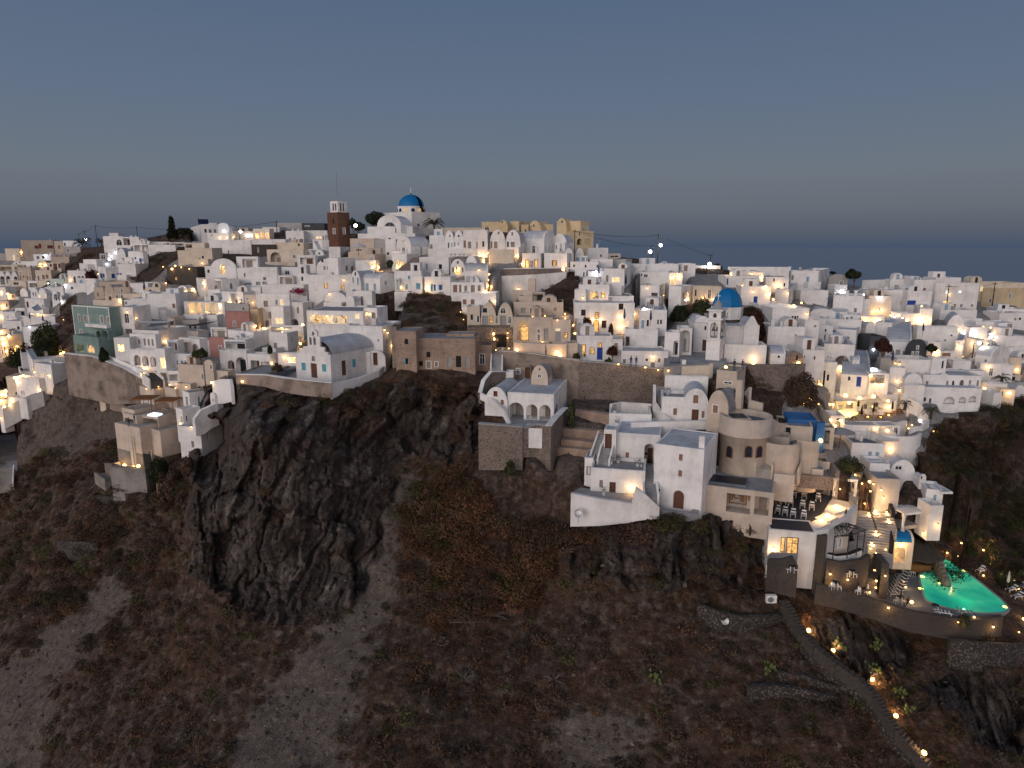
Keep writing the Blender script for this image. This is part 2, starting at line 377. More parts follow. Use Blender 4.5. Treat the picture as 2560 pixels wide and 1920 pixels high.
        if kind == 'f' and R.random() < .45 and D > 3:
            rw = min(R.uniform(1.8, 3.4), W*.6); ua = R.uniform(T+.1, W-rw-T-.1); d0 = D*R.uniform(.35, .55); rh = R.uniform(1.3, 2.3); d1 = max(d0+1.2, D-T-.2); g_ = MB()
            if R.random() < .5: g_.box(ua, ua+rw, d0, d1, zr+.004, zr+rh)
            else: g_.add([(ua+rw/2-rw/2*cos(pi*i/8), y, zr+rh*.5+min(rw/2, 1)*sin(pi*i/8)) for y in (d0, d1) for i in range(9)], [(i, i+1, i+10, i+9) for i in range(8)]+[tuple(range(9)), tuple(range(9, 18))]).box(ua, ua+rw, d0+.01, d1, zr+.004, zr+rh*.5)
            q_ = g_.build('roof_room', wm, root)
            MB().box(ua+rw*.35, ua+rw*.35+.7, d0-.04, d0+.02, zr+.05, zr+min(rh*.9, 1.7)).build('door', R.choice(('taupe', 'pale_blue', 'glass', 'wood')), q_)
        if kind == 'f' and R.random() < .4 and W > 4.5 and H > 2.2:
            Ls = min(W*.6, H*1.3); sgn = R.choice((0, 1)); k_ = int(H/.24); g_ = MB(); u0_ = .1 if sgn else W-.1-Ls
            if not any(q[0] < u0_+Ls and q[1] > u0_ for q, _ in holes['L']):
                for i in range(k_):
                    ua = u0_+Ls*i/k_ if sgn else u0_+Ls-Ls*(i+1)/k_; g_.box(ua, ua+Ls/k_-.003, -1.15, -.01, -3, zr*(i+1)/k_)
                g_.build('outside_stair', 'roof_white' if c == 'w' else rm, root)
                za, zb2 = (.3, zr+.6) if sgn else (zr+.6, .3)
                MB().add([(u0_, -1.3, -3), (u0_+Ls, -1.3, -3), (u0_+Ls, -1.3, zb2), (u0_, -1.3, za), (u0_, -1.152, -3), (u0_+Ls, -1.152, -3), (u0_+Ls, -1.152, zb2), (u0_, -1.152, za)], [(0, 1, 2, 3), (4, 7, 6, 5), (3, 2, 6, 7), (0, 3, 7, 4), (1, 5, 6, 2)]).build('stair_parapet', wm, root)
    # panes
    for (ty, face, uc, wid, zb_, zt_, ok) in items:
        nm, pm, fm = FT[ty]
        if frame: fm = frame if fm else None
        hgt = zt_-zb_
        def place(mb, d0, d1, ua, ub, za, zb):   # box on a face between depths d0..d1 behind it
            if face == 'L': mb.box(ua, ub, d0, d1, za, zb)
            else: mb.box(W-d1, W-d0, ua, ub, za, zb)
        if pm:
            d0 = .14 if ok else -.04; m_ = MB()
            if ty in 'Lo' and ok:
                pol = archpoly(uc, zb_-.02, wid+.04, hgt+.04); m_.panel(pol, [], .14, .05, face, W)
            else: place(m_, d0, d0+.05, uc-wid/2-(.02 if ok else 0), uc+wid/2+(.02 if ok else 0), zb_-(.02 if ok else 0), zt_+(.02 if ok else 0))
            w_ = m_.build(nm, pm, root)
            if fm and (wid*FP/tt > 6):
                g = MB(); q = min(.09, wid*.12); e = -.03
                place(g, e, .13 if ok else -.042, uc-wid/2-.02, uc-wid/2+q, zb_-.02, zt_+.01)
                place(g, e, .13 if ok else -.042, uc+wid/2-q, uc+wid/2+.02, zb_-.02, zt_+.01)
                if ty not in 'Lo': place(g, e, .13 if ok else -.042, uc-wid/2+q+.001, uc+wid/2-q-.001, zt_-q, zt_+.012)
                place(g, e-.02, .13 if ok else -.042, uc-wid/2-.05, uc+wid/2+.05, zb_-.08, zb_-.022)
                if nm == 'window' and wid > .6:
                    place(g, .05, .1, uc-.03, uc+.03, zb_, zt_-q); place(g, .05, .1, uc-wid/2+q+.001, uc+wid/2-q-.001, zb_+hgt*.62, zb_+hgt*.62+.05)
                g.build('frame', fm, w_)
        elif ok and face == 'L' and ty in 'aAOQ':
            dw = min(.55*wid, 1.6); dh = min(hgt*.8, 2.3)
            dm = ('glass', 'grey_wood', 'taupe', 'wood')[R.randrange(4)] if ty in 'aO' else 'lit'
            off = R.uniform(-.12, .12)*wid
            MB().box(uc+off-dw/2, uc+off+dw/2, vb-.05, vb-.004, zb_, zb_+dh).build('door', dm, root)
        if ty in 'AQ' and ok and face == 'L':
            p = fr.O+eu*uc+b*(vb*.45)+Vector((0, 0, zb_+hgt*.75))
            LIGHTS.append((p, 45 if wid < 3 else 90, (1., .70, .38), into.fr.root if into is not None else root))
    if into is not None:
        for ch in [o for o in root.children]:
            mw = Matrix.Translation(fr.O)@Matrix.Rotation(-th, 4, 'Z')
            pi_ = Matrix.Translation(into.fr.O)@Matrix.Rotation(-into.fr.th, 4, 'Z')
            ch.parent = into.fr.root; ch.matrix_basis = pi_.inverted()@mw
        bpy.data.objects.remove(root); fr.root = into.fr.root
    q = Frame(); q.fr = fr; q.root = fr.root
    fr.kind = kind; fr.zr = zr
    q.box = lambda nm, m_, a1, a2, b1, b2, c1, c2: MB().box(a1, a2, b1, b2, c1, c2).build(nm, m_, fr.root)
    return q
RAMPS = []
def swall(pts, mat, label, name='retaining_wall', cat='wall', th=.5, t=None, ext=2.5, cap=None, raw=0, grp=None, dt=0):
    """wall along a polyline of (x, y_top, y_bottom[, t]) photo points"""
    P = []
    for q in pts:
        X, Y1, Y0 = (q[0], q[1], q[2]) if raw else (cx(q[0]), cy(q[1]), cy(q[2]))
        tt = q[3] if len(q) > 3 else (t or Dm(X, Y0)+dt); p = pt(X, Y0, tt); r = ray(X, Y1); P.append((p, p.y*r.z/r.y))
    mb = MB(); cp = MB(); n = len(P)
    ns = []
    for i in range(n):
        d = (P[min(i+1, n-1)][0]-P[max(i-1, 0)][0]); d.z = 0; d.normalize(); ns.append(Vector((-d.y, d.x, 0)))
    fl = []
    for i, (p, zt) in enumerate(P):
        q = p+ns[i]*th; fl += [(p.x, p.y, p.z-ext), (p.x, p.y, zt), (q.x, q.y, zt), (q.x, q.y, p.z-ext)]
        if cap:
            a = p-ns[i]*.08; b_ = p+ns[i]*(th+.08)
            cp.v += [(a.x, a.y, zt+.005), (a.x, a.y, zt+.12), (b_.x, b_.y, zt+.12), (b_.x, b_.y, zt+.005)]
    for i in range(n-1):
        (a, za), (b_, zb) = P[i], P[i+1]; FACES.append(([a, b_, Vector((b_.x, b_.y, zb)), Vector((a.x, a.y, za))], max(optd(a), optd(b_))-.6))
    fs = []
    for i in range(n-1):
        for j in range(4): fs.append((i*4+j, i*4+(j+1) % 4, (i+1)*4+(j+1) % 4, (i+1)*4+j))
    fs += [(3, 2, 1, 0), tuple((n-1)*4+j for j in range(4))]
    if cap:
        r = empty(name, P[0][0], 0, label, cat, grp)
        mi = Matrix.Translation(-P[0][0])
        a = mobj('wall', [mi@Vector(v) for v in fl], fs, mat, r); mobj('coping', [mi@Vector(v) for v in cp.v], fs, cap, r); return r
    if False: pass
    o = mobj(name, [(v[0]-P[0][0].x, v[1]-P[0][0].y, v[2]-P[0][0].z) for v in fl], fs, mat); o.location = P[0][0]; return setp(o, label, cat, grp)
def slab(pts, z, th, mat, label, name='terrace', cat='terrace', pad=True, raw=0, kind=None, parapet=None, grp=None, ext=None):
    """flat deck whose outline is read off the photo at height z"""
    P = [zat(*(q if raw else (cx(q[0]), cy(q[1]))), z) for q in pts]
    o = P[0].copy(); mb = MB().prism([(p.x-o.x, p.y-o.y) for p in P], -(ext or th), 0)
    if pad: PADS.append(([(p.x, p.y) for p in P], z-.1))
    ob = mb.build(name, mat); ob.location = o
    if kind: setp(ob, kind=kind)
    else: setp(ob, label, cat, grp)
    return ob
def stair(x0, y0, x1, y1, w, label, mat='paving', t0=None, t1=None, side='white_plaster', raw=0, step=.34, sideh=.5, name='staircase', lift=.15):
    a = (x0, y0) if raw else (cx(x0), cy(y0)); b = (x1, y1) if raw else (cx(x1), cy(y1))
    A = pt(*a, (t0 or Dm(*a))); B = pt(*b, (t1 or Dm(*b)))
    if A.z > B.z: A, B = B, A
    d = B-A; L = sqrt(d.x**2+d.y**2); N = max(3, int(max(L/step, abs(d.z)/.19))); N = min(N, 60)
    r = empty(name, A, atan2(d.y, d.x), label, 'staircase')
    nn = Vector((-d.y, d.x, 0)).normalized()*(w/2+.25); RAMPS.append(([(q.x, q.y) for q in (A-nn, A+nn, B+nn, B-nn)], A, d, L))
    m = MB()
    for i in range(N):
        z = d.z*(i+1)/N+lift; m.box(L*i/N, L*(i+1)/N, -w/2, w/2, d.z*i/N-1.2, z)
    m.build('steps', mat, r)
    if side:
        for s_ in (-1, 1):
            y = s_*(w/2+.13); k = MB()
            k.add([(0, y-.12, -1.5), (0, y+.12, -1.5), (L, y+.12, d.z-1.5), (L, y-.12, d.z-1.5), (0, y-.12, sideh+lift), (0, y+.12, sideh+lift), (L, y+.12, d.z+sideh+lift), (L, y-.12, d.z+sideh+lift)],
                  [(0, 3, 2, 1), (4, 5, 6, 7), (0, 1, 5, 4), (1, 2, 6, 5), (2, 3, 7, 6), (3, 0, 4, 7)])
            k.build('parapet', side, r)
    return r
# ---------------------------------------------------------------- zones (polygons in photo pixels)
def inpoly(px, py, poly):
    px = np.asarray(px, float); py = np.asarray(py, float); r = np.zeros(px.shape, bool); n = len(poly); j = n-1
    for i in range(n):
        xi, yi = poly[i]; xj, yj = poly[j]
        c = ((yi > py) != (yj > py)) & (px < (xj-xi)*(py-yi)/((yj-yi) or 1e-9)+xi); r ^= c; j = i
    return r
VILL = [[(-200,600),(2760,600),(2760,1000),(2560,985),(2440,1010),(2330,1060),(2300,1130),(2180,1140),(2060,1190),(1960,1190),(1900,1080),(1830,1000),(1820,930),(1750,940),(1500,940),(1230,900),(1180,880),(1160,830),(1200,760),(1160,735),(960,740),(925,780),(960,810),(970,930),(860,945),(700,965),(600,940),(480,965),(400,960),(280,880),(170,870),(160,790),(90,800),(60,860),(-200,900)]]
VHOLE = [[(100,725),(130,690),(170,650),(215,615),(275,610),(270,640),(215,665),(180,700),(130,730)],[(1815,925),(1960,915),(1975,1010),(1960,1100),(1900,1070),(1830,1040)],[(385,600),(470,608),(470,650),(400,640)],[(315,705),(380,622),(430,606),(475,610),(482,642),(420,658),(372,712)],[(155,740),(195,730),(200,800),(190,870),(90,860),(100,820),(150,800)],[(925,725),(1160,725),(1170,800),(1170,840),(930,830)],[(1340,690),(1440,680),(1470,720),(1430,790),(1370,750)],[(840,660),(900,610),(900,680)],
 [(1480,600),(1660,640),(1830,660),(1830,690),(1500,660)],[(1680,770),(1800,740),(1900,780),(1930,860),(1860,860),(1790,800),(1690,800)],[(560,620),(640,600),(640,660),(540,660)]]
ROCK = [[(500,960),(640,950),(860,955),(1000,960),(1220,990),(1215,1130),(1100,1150),(1020,1130),(985,1230),(960,1330),(930,1450),(880,1500),(760,1560),(660,1560),(560,1500),(480,1420),(470,1200),(485,1050)],
 [(1400,1330),(1740,1285),(1900,1300),(1960,1460),(1900,1480),(1600,1480),(1440,1430)],[(2080,1530),(2300,1590),(2250,1700),(2000,1640)],[(2380,1650),(2560,1700),(2560,1900),(2300,1760)]]
SCREE = [[(965,765),(1060,755),(1110,830),(960,835)],[(1000,1160),(1035,1180),(1010,1330),(990,1420),(960,1500),(900,1650),(850,1920),(560,1920),(640,1800),(760,1640),(900,1490),(960,1380),(985,1240)],[(240,1490),(330,1400),(300,1500),(180,1650),(80,1740),(-100,1820),(-100,1700),(60,1650)],
 [(160,960),(360,965),(480,990),(330,1060),(200,1110),(60,1150),(-100,1150),(100,1050)],[(1380,960),(1780,960),(1700,1010),(1480,1000)],[(1380,1060),(1480,1060),(1440,1180),(1360,1180)],[(-100,1640),(150,1780),(60,1920),(-100,1920)],[(1400,1780),(1640,1820),(1500,1920),(1380,1920)]]
def zone(X, Y, polys, soft=0):
    k = np.clip((Y-900)/150, .25, 1); X = X+k*(14*np.sin(Y*.045)+9*np.sin(Y*.11+X*.03)+6*np.sin(X*.17+1)); Y = Y+k*(8*np.sin(X*.06)+5*np.sin(X*.13+Y*.05))
    m = np.zeros(X.shape)
    offs = [(0, 0)] if not soft else [(q*soft*cos(k*pi/3+q), q*soft*sin(k*pi/3+q)) for k in range(6) for q in ((1,) if soft < 20 else (1, .6, .3))]+[(0, 0)]
    for dx, dy in offs:
        q = np.zeros(X.shape, bool)
        for p in polys: q |= inpoly(X+dx, Y+dy, p)
        m += q/len(offs)
    return m
NX, NY = 900, 500
gx = np.linspace(-260, 2860, NX); s = np.linspace(0, 1, NY)
GX = np.repeat(gx[None, :], NY, 0); top = skyrow(gx); GY = top[None, :]+(2040-top[None, :])*s[:, None]
T_ = np.concatenate([Dm(GX[i], GY[i])[None, :] for i in range(NY)])
xn = (GX-1280)/FP; yn = (960-GY)/FP
DIR = np.stack([xn, cP+yn*sP, -sP+yn*cP], -1)
zr_ = zone(GX, GY, ROCK, 14); zs_ = zone(GX, GY, SCREE, 46); zv_ = np.clip(zone(GX, GY, VILL, 6)-zone(GX, GY, VHOLE, 6), 0, 1)
PTS = DIR*T_[..., None]
# relief: crags on the rock faces, humps on the slopes (real displacement in metres, towards or away from the drone)
flatP = PTS.reshape(-1, 3); disp = np.zeros(len(flatP)); rr = zr_.ravel(); vv = zv_.ravel(); ss = zs_.ravel()
for i, p in enumerate(flatP):
    r = rr[i]; v = vv[i]
    if v > .95: continue
    P_ = Vector(p)
    d = 0.
    if r > .01:
        a = noise.noise(Vector((p[0]*.07, 3, p[2]*.03)))
        wv = noise.noise(P_*.3)*2.2
        w2_ = noise.noise(P_*.9+Vector((4, 4, 4)))*.5
        def fac(sx, sz, sd, A, B, wp):   # broken planes: every cell has its own offset and tilt
            P2 = Vector((p[0]*sx+wv*sx*.5+w2_*wp, sd, p[2]*sz-p[0]*sx*.25+w2_*wp*.6)); v_, q_ = noise.voronoi(P2)
            k_ = q_[0]; hv = noise.cell_vector(Vector((k_.x*91.3, k_.z*57.7, sd)))
            dd = P2-k_; return (hv.x-.5)*A+dd.x*(hv.y-.5)*B+dd.z*(hv.z-.5)*B-max(0, .07-(v_[1]-v_[0]))*A*3
        d += r*(a*5+fac(.11, .05, 1., 5., 6., .05)+fac(.34, .16, 7., 2.2, 3.4, .12)+fac(.95, .55, 3., .9, 1.4, .2)+fac(2.6, 1.7, 5., .3, .5, .3)+noise.noise(P_*1.3)*.3)
    g = (1-v)*(1-r)
    d += g*(noise.noise(P_*.07)*1.6+noise.noise(P_*.25)*.8+noise.noise(P_*.9)*.28*(1-.4*ss[i]))
    disp[i] = d
disp = disp.reshape(NY, NX)
PTS = DIR*(T_-disp)[..., None]
TOPZ = PTS.copy()
# ================================================================ western quarter (left of the photograph)
tile(0, 580)
h('f', 120, 290, 690, 103, 345, 'long beige two storey house with red brown shutters on the far left skyline', 'r 210 185 100 35 457 188 45 35 500 175 30 60 628 185 70 35', yaw=62, c='t', par=.3)
h('f', 690, 0, 795, 112, 262, 'narrow beige annexe with one dark door right of the long beige skyline house', 'd 738 188 20 42', c='t', dep=6)
h('f', 78, 250, 266, 207, 350, 'cream block with balcony in front of the long beige skyline house', 'y 175 320 24 66 k 222 300 20 30', c='c', yaw=25)
h('f', 797, 0, 925, 108, 225, 'small white house with a dark blue shutter beside the palm on the left skyline', 'b 810 155 22 40', dep=5)
h('f', 795, 0, 1010, 182, 262, 'low grey house left of the tall palm on the left skyline', 'w 850 225 40 30', c='q', dep=6)
h('f', 0, 0, 76, 268, 352, 'grey block at the left frame edge below the beige skyline house', '', c='q', dep=6)
h('f', 425, 0, 645, 278, 362, 'low white bar with dark windows lit by a lamp below the beige skyline house', 'w 475 318 40 40 540 315 30 35', dep=5)
h('v', 150, 0, 265, 366, 425, 'little white vaulted house among flat roofs on the far left', 'w 205 395 14 18', dep=6, rise=2.)
h('f', 262, 0, 470, 366, 425, 'long low white wall house right of the little vault on the far left', '', dep=6)
h('f', 0, 0, 225, 412, 498, 'terrace house with dark openings at the left frame edge', 'O 70 458 150 52 200 458 35 50', c='c', dep=6)
h('v', 468, 0, 600, 352, 448, 'vaulted house glowing orange inside its arches on the far left', 'A 505 415 50 50 565 412 38 56', dep=5, c='c', rise=2.2)
h('f', 640, 0, 870, 308, 392, 'flat terracotta roofed house under the two bright street lamps', '', c='t', dep=7, roof='terracotta')
h('f', 600, 770, 822, 385, 505, 'beige house with three dark doorways under the brown scrub bank', 'd 638 432 26 62 692 430 44 76 745 418 30 60', c='e', yaw=15)
h('f', 240, 405, 520, 445, 630, 'tan two storey house with small brown windows on the far left', 'k 257 513 22 36 373 518 22 36 257 572 15 52 295 560 18 32 341 572 18 50 376 575 25 56', c='t', yaw=20)
h('f', 455, 0, 652, 478, 630, 'white and beige house with three brown doors below the bank', 'k 482 575 32 62 545 562 42 62 590 557 28 50', c='c', dep=6)
h('v', 0, 0, 232, 490, 660, 'triple vaulted white house with arches around a cyan lit pool', 'a 32 605 58 106 104 600 50 100 195 580 44 50', n=3, dep=8, rise=2.6)
h('f', 110, 330, 358, 612, 700, 'cream garden wall house below the tan two storey house', 'w 200 638 70 46', c='c', yaw=20)
h('f', 356, 0, 514, 612, 700, 'white open shed with one wide opening below the scrub bank', 'O 425 665 116 52', dep=5)
h('f', 630, 0, 808, 586, 668, 'pale green lit flat house at the foot of the scrub bank', 'y 690 640 22 22', c='m', dep=6)
h('v', 805, 0, 918, 562, 640, 'small cream dome roofed house next to the pale green lit one', '', c='c', dep=5, rise=2)
h('f', 860, 0, 1082, 482, 650, 'white house with three arched openings below the dark red creeper', 'a 932 592 30 74 990 590 32 82 1036 590 38 84', dep=6)
h('f', 1000, 1105, 1232, 402, 500, 'white house with stepped terrace above the dark red creeper', 'o 1195 460 24 60', yaw=50)
h('f', 1050, 1215, 1330, 345, 450, 'white cube house left of the violet lit staircase', 'w 1075 425 14 16 1100 425 12 16', yaw=30)
h('f', 1240, 1340, 1500, 438, 625, 'white house with four blue shutters under the violet lit staircase', 'b 1267 545 25 56 1298 543 18 40 1415 548 38 54 1478 540 24 50', yaw=45)
h('f', 1490, 0, 1706, 400, 560, 'white house with blue window and balustrade below the skyline arch window house', 'b 1508 538 26 46', dep=7)
h('v', 1450, 0, 1560, 320, 432, 'tiny white vaulted chamber with blue door right of the violet staircase', 'b 1478 408 16 44 1500 405 14 40', dep=4, rise=1.6)
h('f', 1560, 1655, 1680, 318, 420, 'white house with a pale balustrade under the staircase', 'w 1600 395 60 20', yaw=30)
h('f', 1615, 1800, 1860, 252, 410, 'white house with paired blue shutters below the roof terrace', 'b 1757 355 28 50 1783 352 14 38 1695 325 16 22', yaw=35)
h('v', 1478, 0, 1572, 206, 335, 'white vaulted house under the skyline arch window house', '', dep=5, rise=2.4)
h('f', 1352, 0, 1480, 200, 345, 'white wall house at the head of the violet lit staircase', '', dep=6)
h('f', 1300, 1540, 1560, 52, 195, 'white skyline house with a large arched lattice window', 'o 1488 130 72 72', yaw=15, par=.4)
h('f', 1540, 0, 1748, 62, 200, 'white skyline wing with a shaded recess beside the arched lattice window', 'O 1582 120 82 88', dep=6)
h('f', 1366, 0, 1480, 12, 60, 'small white roof room on the arch window house', '', dep=4, t=255)
h('f', 1672, 1862, 1975, 152, 258, 'white terrace house with grey recesses and one blue window at right', 'O 1720 208 84 84 1815 205 84 84 b 1890 210 32 46', yaw=28)
h('f', 1790, 0, 2125, 122, 175, 'long low white skyline wall left of the conical pine', '', dep=7)
h('f', 1250, 0, 1352, 268, 352, 'grey white block left of the skyline arch window house terrace', 'w 1290 310 60 50', c='q', dep=5)
h('f', 1860, 0, 2200, 160, 250, 'pale terrace wall under the white pergola near the pine', '', dep=8, pave=1)
# mid left
h('v', 392, 590, 650, 702, 850, 'double vaulted white house with arched gables and small lit windows', 'w 415 775 16 40 447 778 20 62 y 496 800 24 42 572 802 34 44', yaw=22, n=2, rise=2.4)
h('v', 656, 744, 790, 742, 885, 'vaulted white house with three slit windows in its gable', 'w 680 815 14 60 701 815 22 84 728 815 14 66', yaw=18, rise=3)
h('v', 757, 822, 880, 755, 880, 'narrow vaulted white house at the right end of the vault row', 'w 775 820 12 50 790 820 14 64 806 820 10 50', yaw=18, rise=3)
h('v', 255, 350, 392, 705, 800, 'plain white vault at the left end of the vault row', '', yaw=20, rise=1.8)
h('f', 322, 560, 640, 838, 965, 'white house with blue doors below the double vaulted house', 'd 345 905 24 70 p 540 940 30 70 580 930 22 60', yaw=22)
h('f', 100, 0, 200, 772, 860, 'beige house with lamp near the left edge mid slope', 'k 165 805 30 40', c='e', dep=6)
h('f', 0, 0, 90, 690, 860, 'white house washed in warm lamplight at the left edge', 'y 20 760 26 60', dep=6)
h('f', 0, 0, 122, 860, 985, 'cream house with a bright doorway at the left edge', 'y 40 925 30 56 k 85 915 18 40', c='e', dep=6)
h('f', 200, 320, 366, 955, 1070, 'pale house with a wide grey opening above the parasol terrace', 'O 258 1015 104 62', yaw=15)
h('f', 366, 545, 560, 948, 1060, 'white terrace house with arch under the glowing canopy', 'A 410 1040 56 52', yaw=15)
h('f', 0, 0, 60, 985, 1140, 'white house with lit door at the lower left edge', 'y 25 1085 24 70', dep=5)
h('f', 60, 200, 282, 1005, 1135, 'pale grey white curved house behind the winding lane', 'w 100 1060 20 30', yaw=25)
h('f', 75, 0, 280, 1112, 1240, 'low white house with dark deck above the winding lane', 'w 230 1200 30 40', dep=6)
h('t', 300, 0, 700, 1055, 1180, 'long white parasol terrace wall on the left slope', '', dep=7, roof='paving')
h('f', 308, 0, 560, 1182, 1400, 'white wedge shaped house above the dark hedge', 'w 400 1250 18 18', dep=7)
h('f', 0, 0, 130, 1215, 1330, 'cream house lit from below beside the winding lane', '', c='c', dep=7)
h('f', 0, 130, 300, 1300, 1560, 'bright restaurant with open front and lamps at the left frame edge', 'D 90 1490 60 110 k 30 1500 30 60', c='c', yaw=20)
h('v', 1312, 1440, 1622, 655, 855, 'tan barrel vaulted house with dark gable windows', 'w 1336 795 14 52 1388 800 14 52', yaw=40, c='t', rise=3)
h('f', 1190, 0, 1312, 690, 870, 'tan house with single small window left of the tan barrel vault', 'k 1226 782 20 46', c='t', dep=6)
h('f', 1440, 0, 1640, 690, 860, 'tan gable wing with dark windows of the barrel vault court', 'w 1521 727 34 56 1463 805 38 48 1524 802 38 48', c='t', dep=5, dt=1.5)
h('f', 1240, 0, 1640, 620, 700, 'long beige wall house above the tan barrel vault', 'w 1600 650 30 40', c='t', dep=7)
h('f', 1550, 0, 1900, 770, 850, 'white roof terrace with planters right of the tan vault', '', c='c', dep=8, pave=1)
h('v', 1370, 1540, 1560, 822, 945, 'small gable house glowing yellow above the green house', 'y 1500 860 46 60', yaw=20, c='c', rise=3)
h('f', 1170, 0, 1390, 850, 945, 'cream roof parapet with green metal frames behind the green house', '', c='c', dep=7)
h('f', 1560, 0, 1660, 850, 950, 'white shed with a fan unit above the green house', 'w 1572 885 40 40', dep=5)
h('v', 1790, 0, 2100, 880, 990, 'white shallow vault with a warm half moon window', 'L 1840 935 70 36', dep=8, rise=2.2)
h('f', 1640, 0, 1880, 830, 960, 'white curved parapet house behind the half moon window vault', '', dep=7)
h('f', 1855, 0, 2210, 770, 1000, 'long white sloping wall house under the dark roof restaurant', 'k 2180 920 60 60', dep=6)
h('f', 1640, 0, 1860, 640, 775, 'low white house beside the dark striped stair above the tan vault', 'k 1800 700 30 50', dep=6)
h('f', 1830, 0, 2010, 690, 800, 'pale house with small terrace left of the white slatted roof bar', 'w 1880 740 30 40', dep=6, c='c')
h('f', 815, 0, 1080, 642, 760, 'white terrace house under the small cream dome roofed house', 'w 900 700 30 30', dep=6)
h('f', 1078, 1205, 1240, 585, 720, 'white house with slanted roof edge beside the dark tent', 'w 1190 660 14 50', yaw=25)
h('f', 560, 0, 800, 690, 780, 'white flat terrace left of the vault row', '', dep=6)
# green house: three storeys, white trimmed
g = h('f', 955, 1410, 1535, 945, 1400, 'green three storey house with white trimmed windows and arches', 'g 990 1070 30 84 1066 1080 44 80 1110 1070 22 64 1273 1090 44 92 1355 1095 40 84 1012 1255 30 80', yaw=28, c='g', frame='white_plaster', par=.2, t=141)
g2 = h('f', 940, 1255, 1450, 1320, 1570, 'green house terrace wing', 'Q 1000 1450 94 90 L 1138 1460 86 90', into=g, yaw=30, c='g', frame='white_plaster', par=.15, t=137.5, ext=5)
for k_, (a_, b_) in enumerate(((1195, 70), (1280, 70))):
    h('e' if 0 else 'f', cx(a_), 0, cx(a_+b_+8), cy(1225), cy(1345), 'arch', 'a %g %g %g %g' % (cx(a_+40), cy(1275), 13, 22), into=g, c='g', t=138.6, dep=1.6, raw=1, yaw=28, par=.1, ext=.1)
W_, D_, H_ = g.fr.W, g.fr.D, g.fr.H
g.box('trim', 'white_plaster', -.06, W_+.06, -.07, -.004, H_-.18, H_+.04)
g.box('trim', 'white_plaster', W_-.14, W_+.07, -.075, -.006, H_*.5, H_-.2)
g.box('trim', 'white_plaster', -.07, .14, -.075, -.006, 0, H_-.2)
g.box('trim', 'white_plaster', W_*.42, W_*.42+.2, -.075, -.006, H_*.48, H_-.2)
g.box('balcony', 'white_plaster', W_*.42, W_+.02, -.9, -.01, H_*.44, H_*.53)
g.box('staircase_wall', 'green_plaster', W_+.01, W_+.5, .5, D_*.9, -2, H_*.45)
h('f', 1510, 0, 1700, 940, 1340, 'white tower house with tall arched window right of the green house', 'o 1585 1078 62 116 O 1610 1260 80 90', dep=7, t=143)
h('f', 1700, 1985, 2110, 945, 1080, 'white house with long stair ramp right of the green house', '', yaw=15, dt=2)
h('f', 1545, 0, 1700, 1140, 1330, 'white house with a grey loggia under the tower house', 'O 1612 1255 84 90', dep=6)
h('f', 1445, 0, 1640, 1320, 1560, 'white house with a lit porch beside the green house steps', 'Q 1510 1450 80 90', dep=6, t=136)
h('f', 1660, 1990, 2030, 1235, 1290, 'white roof terrace parapet with planters and glass', '', dep=9, yaw=14, t=139, pave=1)
h('f', 1640, 1960, 2030, 1282, 1490, 'white hotel house with iron railed balcony and four doorways', 'g 1738 1370 32 60 1808 1375 24 86 1860 1378 24 80 1908 1380 30 90 1953 1375 26 36', yaw=14, t=137, rec=1)
# arcade house
h('f', 1640, 1985, 2060, 1478, 1770, 'white arcade house with three tall arches over the lamp', 'a 1713 1602 80 128 1817 1612 75 124 1917 1622 75 122 w 1953 1755 26 46', yaw=14, t=134, ext=4)
tile(0, 800)
h('f', 1975, 2100, 2215, 360, 790, 'white narrow house with stacked balconies and lit stair', 'Q 2045 540 80 130 O 2055 705 96 90', yaw=14, t=133, ext=4)
# white courtyard house with lit windows lower left
p = h('f', 345, 430, 845, 500, 700, 'flat roofed white house with lit slit windows below the hedge', 'y 385 620 14 60 412 620 22 60', yaw=52, t=153, par=.12)
h('f', 455, 665, 850, 560, 770, 'front wing', 'y 512 690 14 66 540 690 20 66 572 700 14 50 605 715 14 70 628 718 18 70', into=p, yaw=26, par=.3, t=150)
h('t', 100, 0, 235, 705, 900, 'narrow warm lit terrace beside the slit window house', '', c='c', dep=9, t=157)
h('t', 220, 520, 545, 735, 1000, 'white dining terrace house with lamp lit corner', 'g 300 910 20 50 y 352 930 16 30 w 272 910 12 46', yaw=22, t=151)
h('f', 0, 0, 100, 880, 1010, 'glowing terrace house at the left frame edge', 'Q 60 940 60 70 y 20 930 24 60', c='c', dep=6, t=160)
h('t', 0, 0, 230, 990, 1090, 'small lit dining terrace at the lower left', '', c='c', dep=7, t=158)
h('f', 0, 50, 70, 1085, 1250, 'white house corner with a lit window at the left edge above the scree', 'y 10 1225 26 56', yaw=20, t=155)
# ================================================================ ridge and slope left of the churches
tile(420, 540)
h('f', 300, 440, 770, 105, 330, 'large white skyline house with solar panels and veranda', 'w 470 185 28 46 526 185 40 46 588 185 34 46 y 694 190 30 52', yaw=62, par=.15, t=222)
h('v', 628, 0, 768, 85, 220, 'white gable wing with lit window at the right end of the solar panel house', 'y 694 192 30 52', dep=8, rise=1.2, t=216)
h('f', 495, 0, 760, 215, 300, 'white terrace block in front of the solar panel house', 'w 545 240 16 16', dep=4, t=213)
h('f', 525, 1045, 1060, 300, 470, 'long white wall house with three slit windows under the lamp lit terrace', 'w 578 440 12 42 658 440 12 42 756 450 12 42', yaw=10, t=205, dep=10, pave=1)
h('f', 1070, 1275, 1330, 158, 290, 'warm lit house with three arches on the ridge', 'A 1110 245 44 84 1175 245 44 84 1240 245 44 84', c='c', yaw=20, t=216)
h('f', 760, 0, 1070, 190, 305, 'beige terrace building behind the dazzling ridge lamps', 'y 830 250 20 40', c='c', dep=6, t=219)
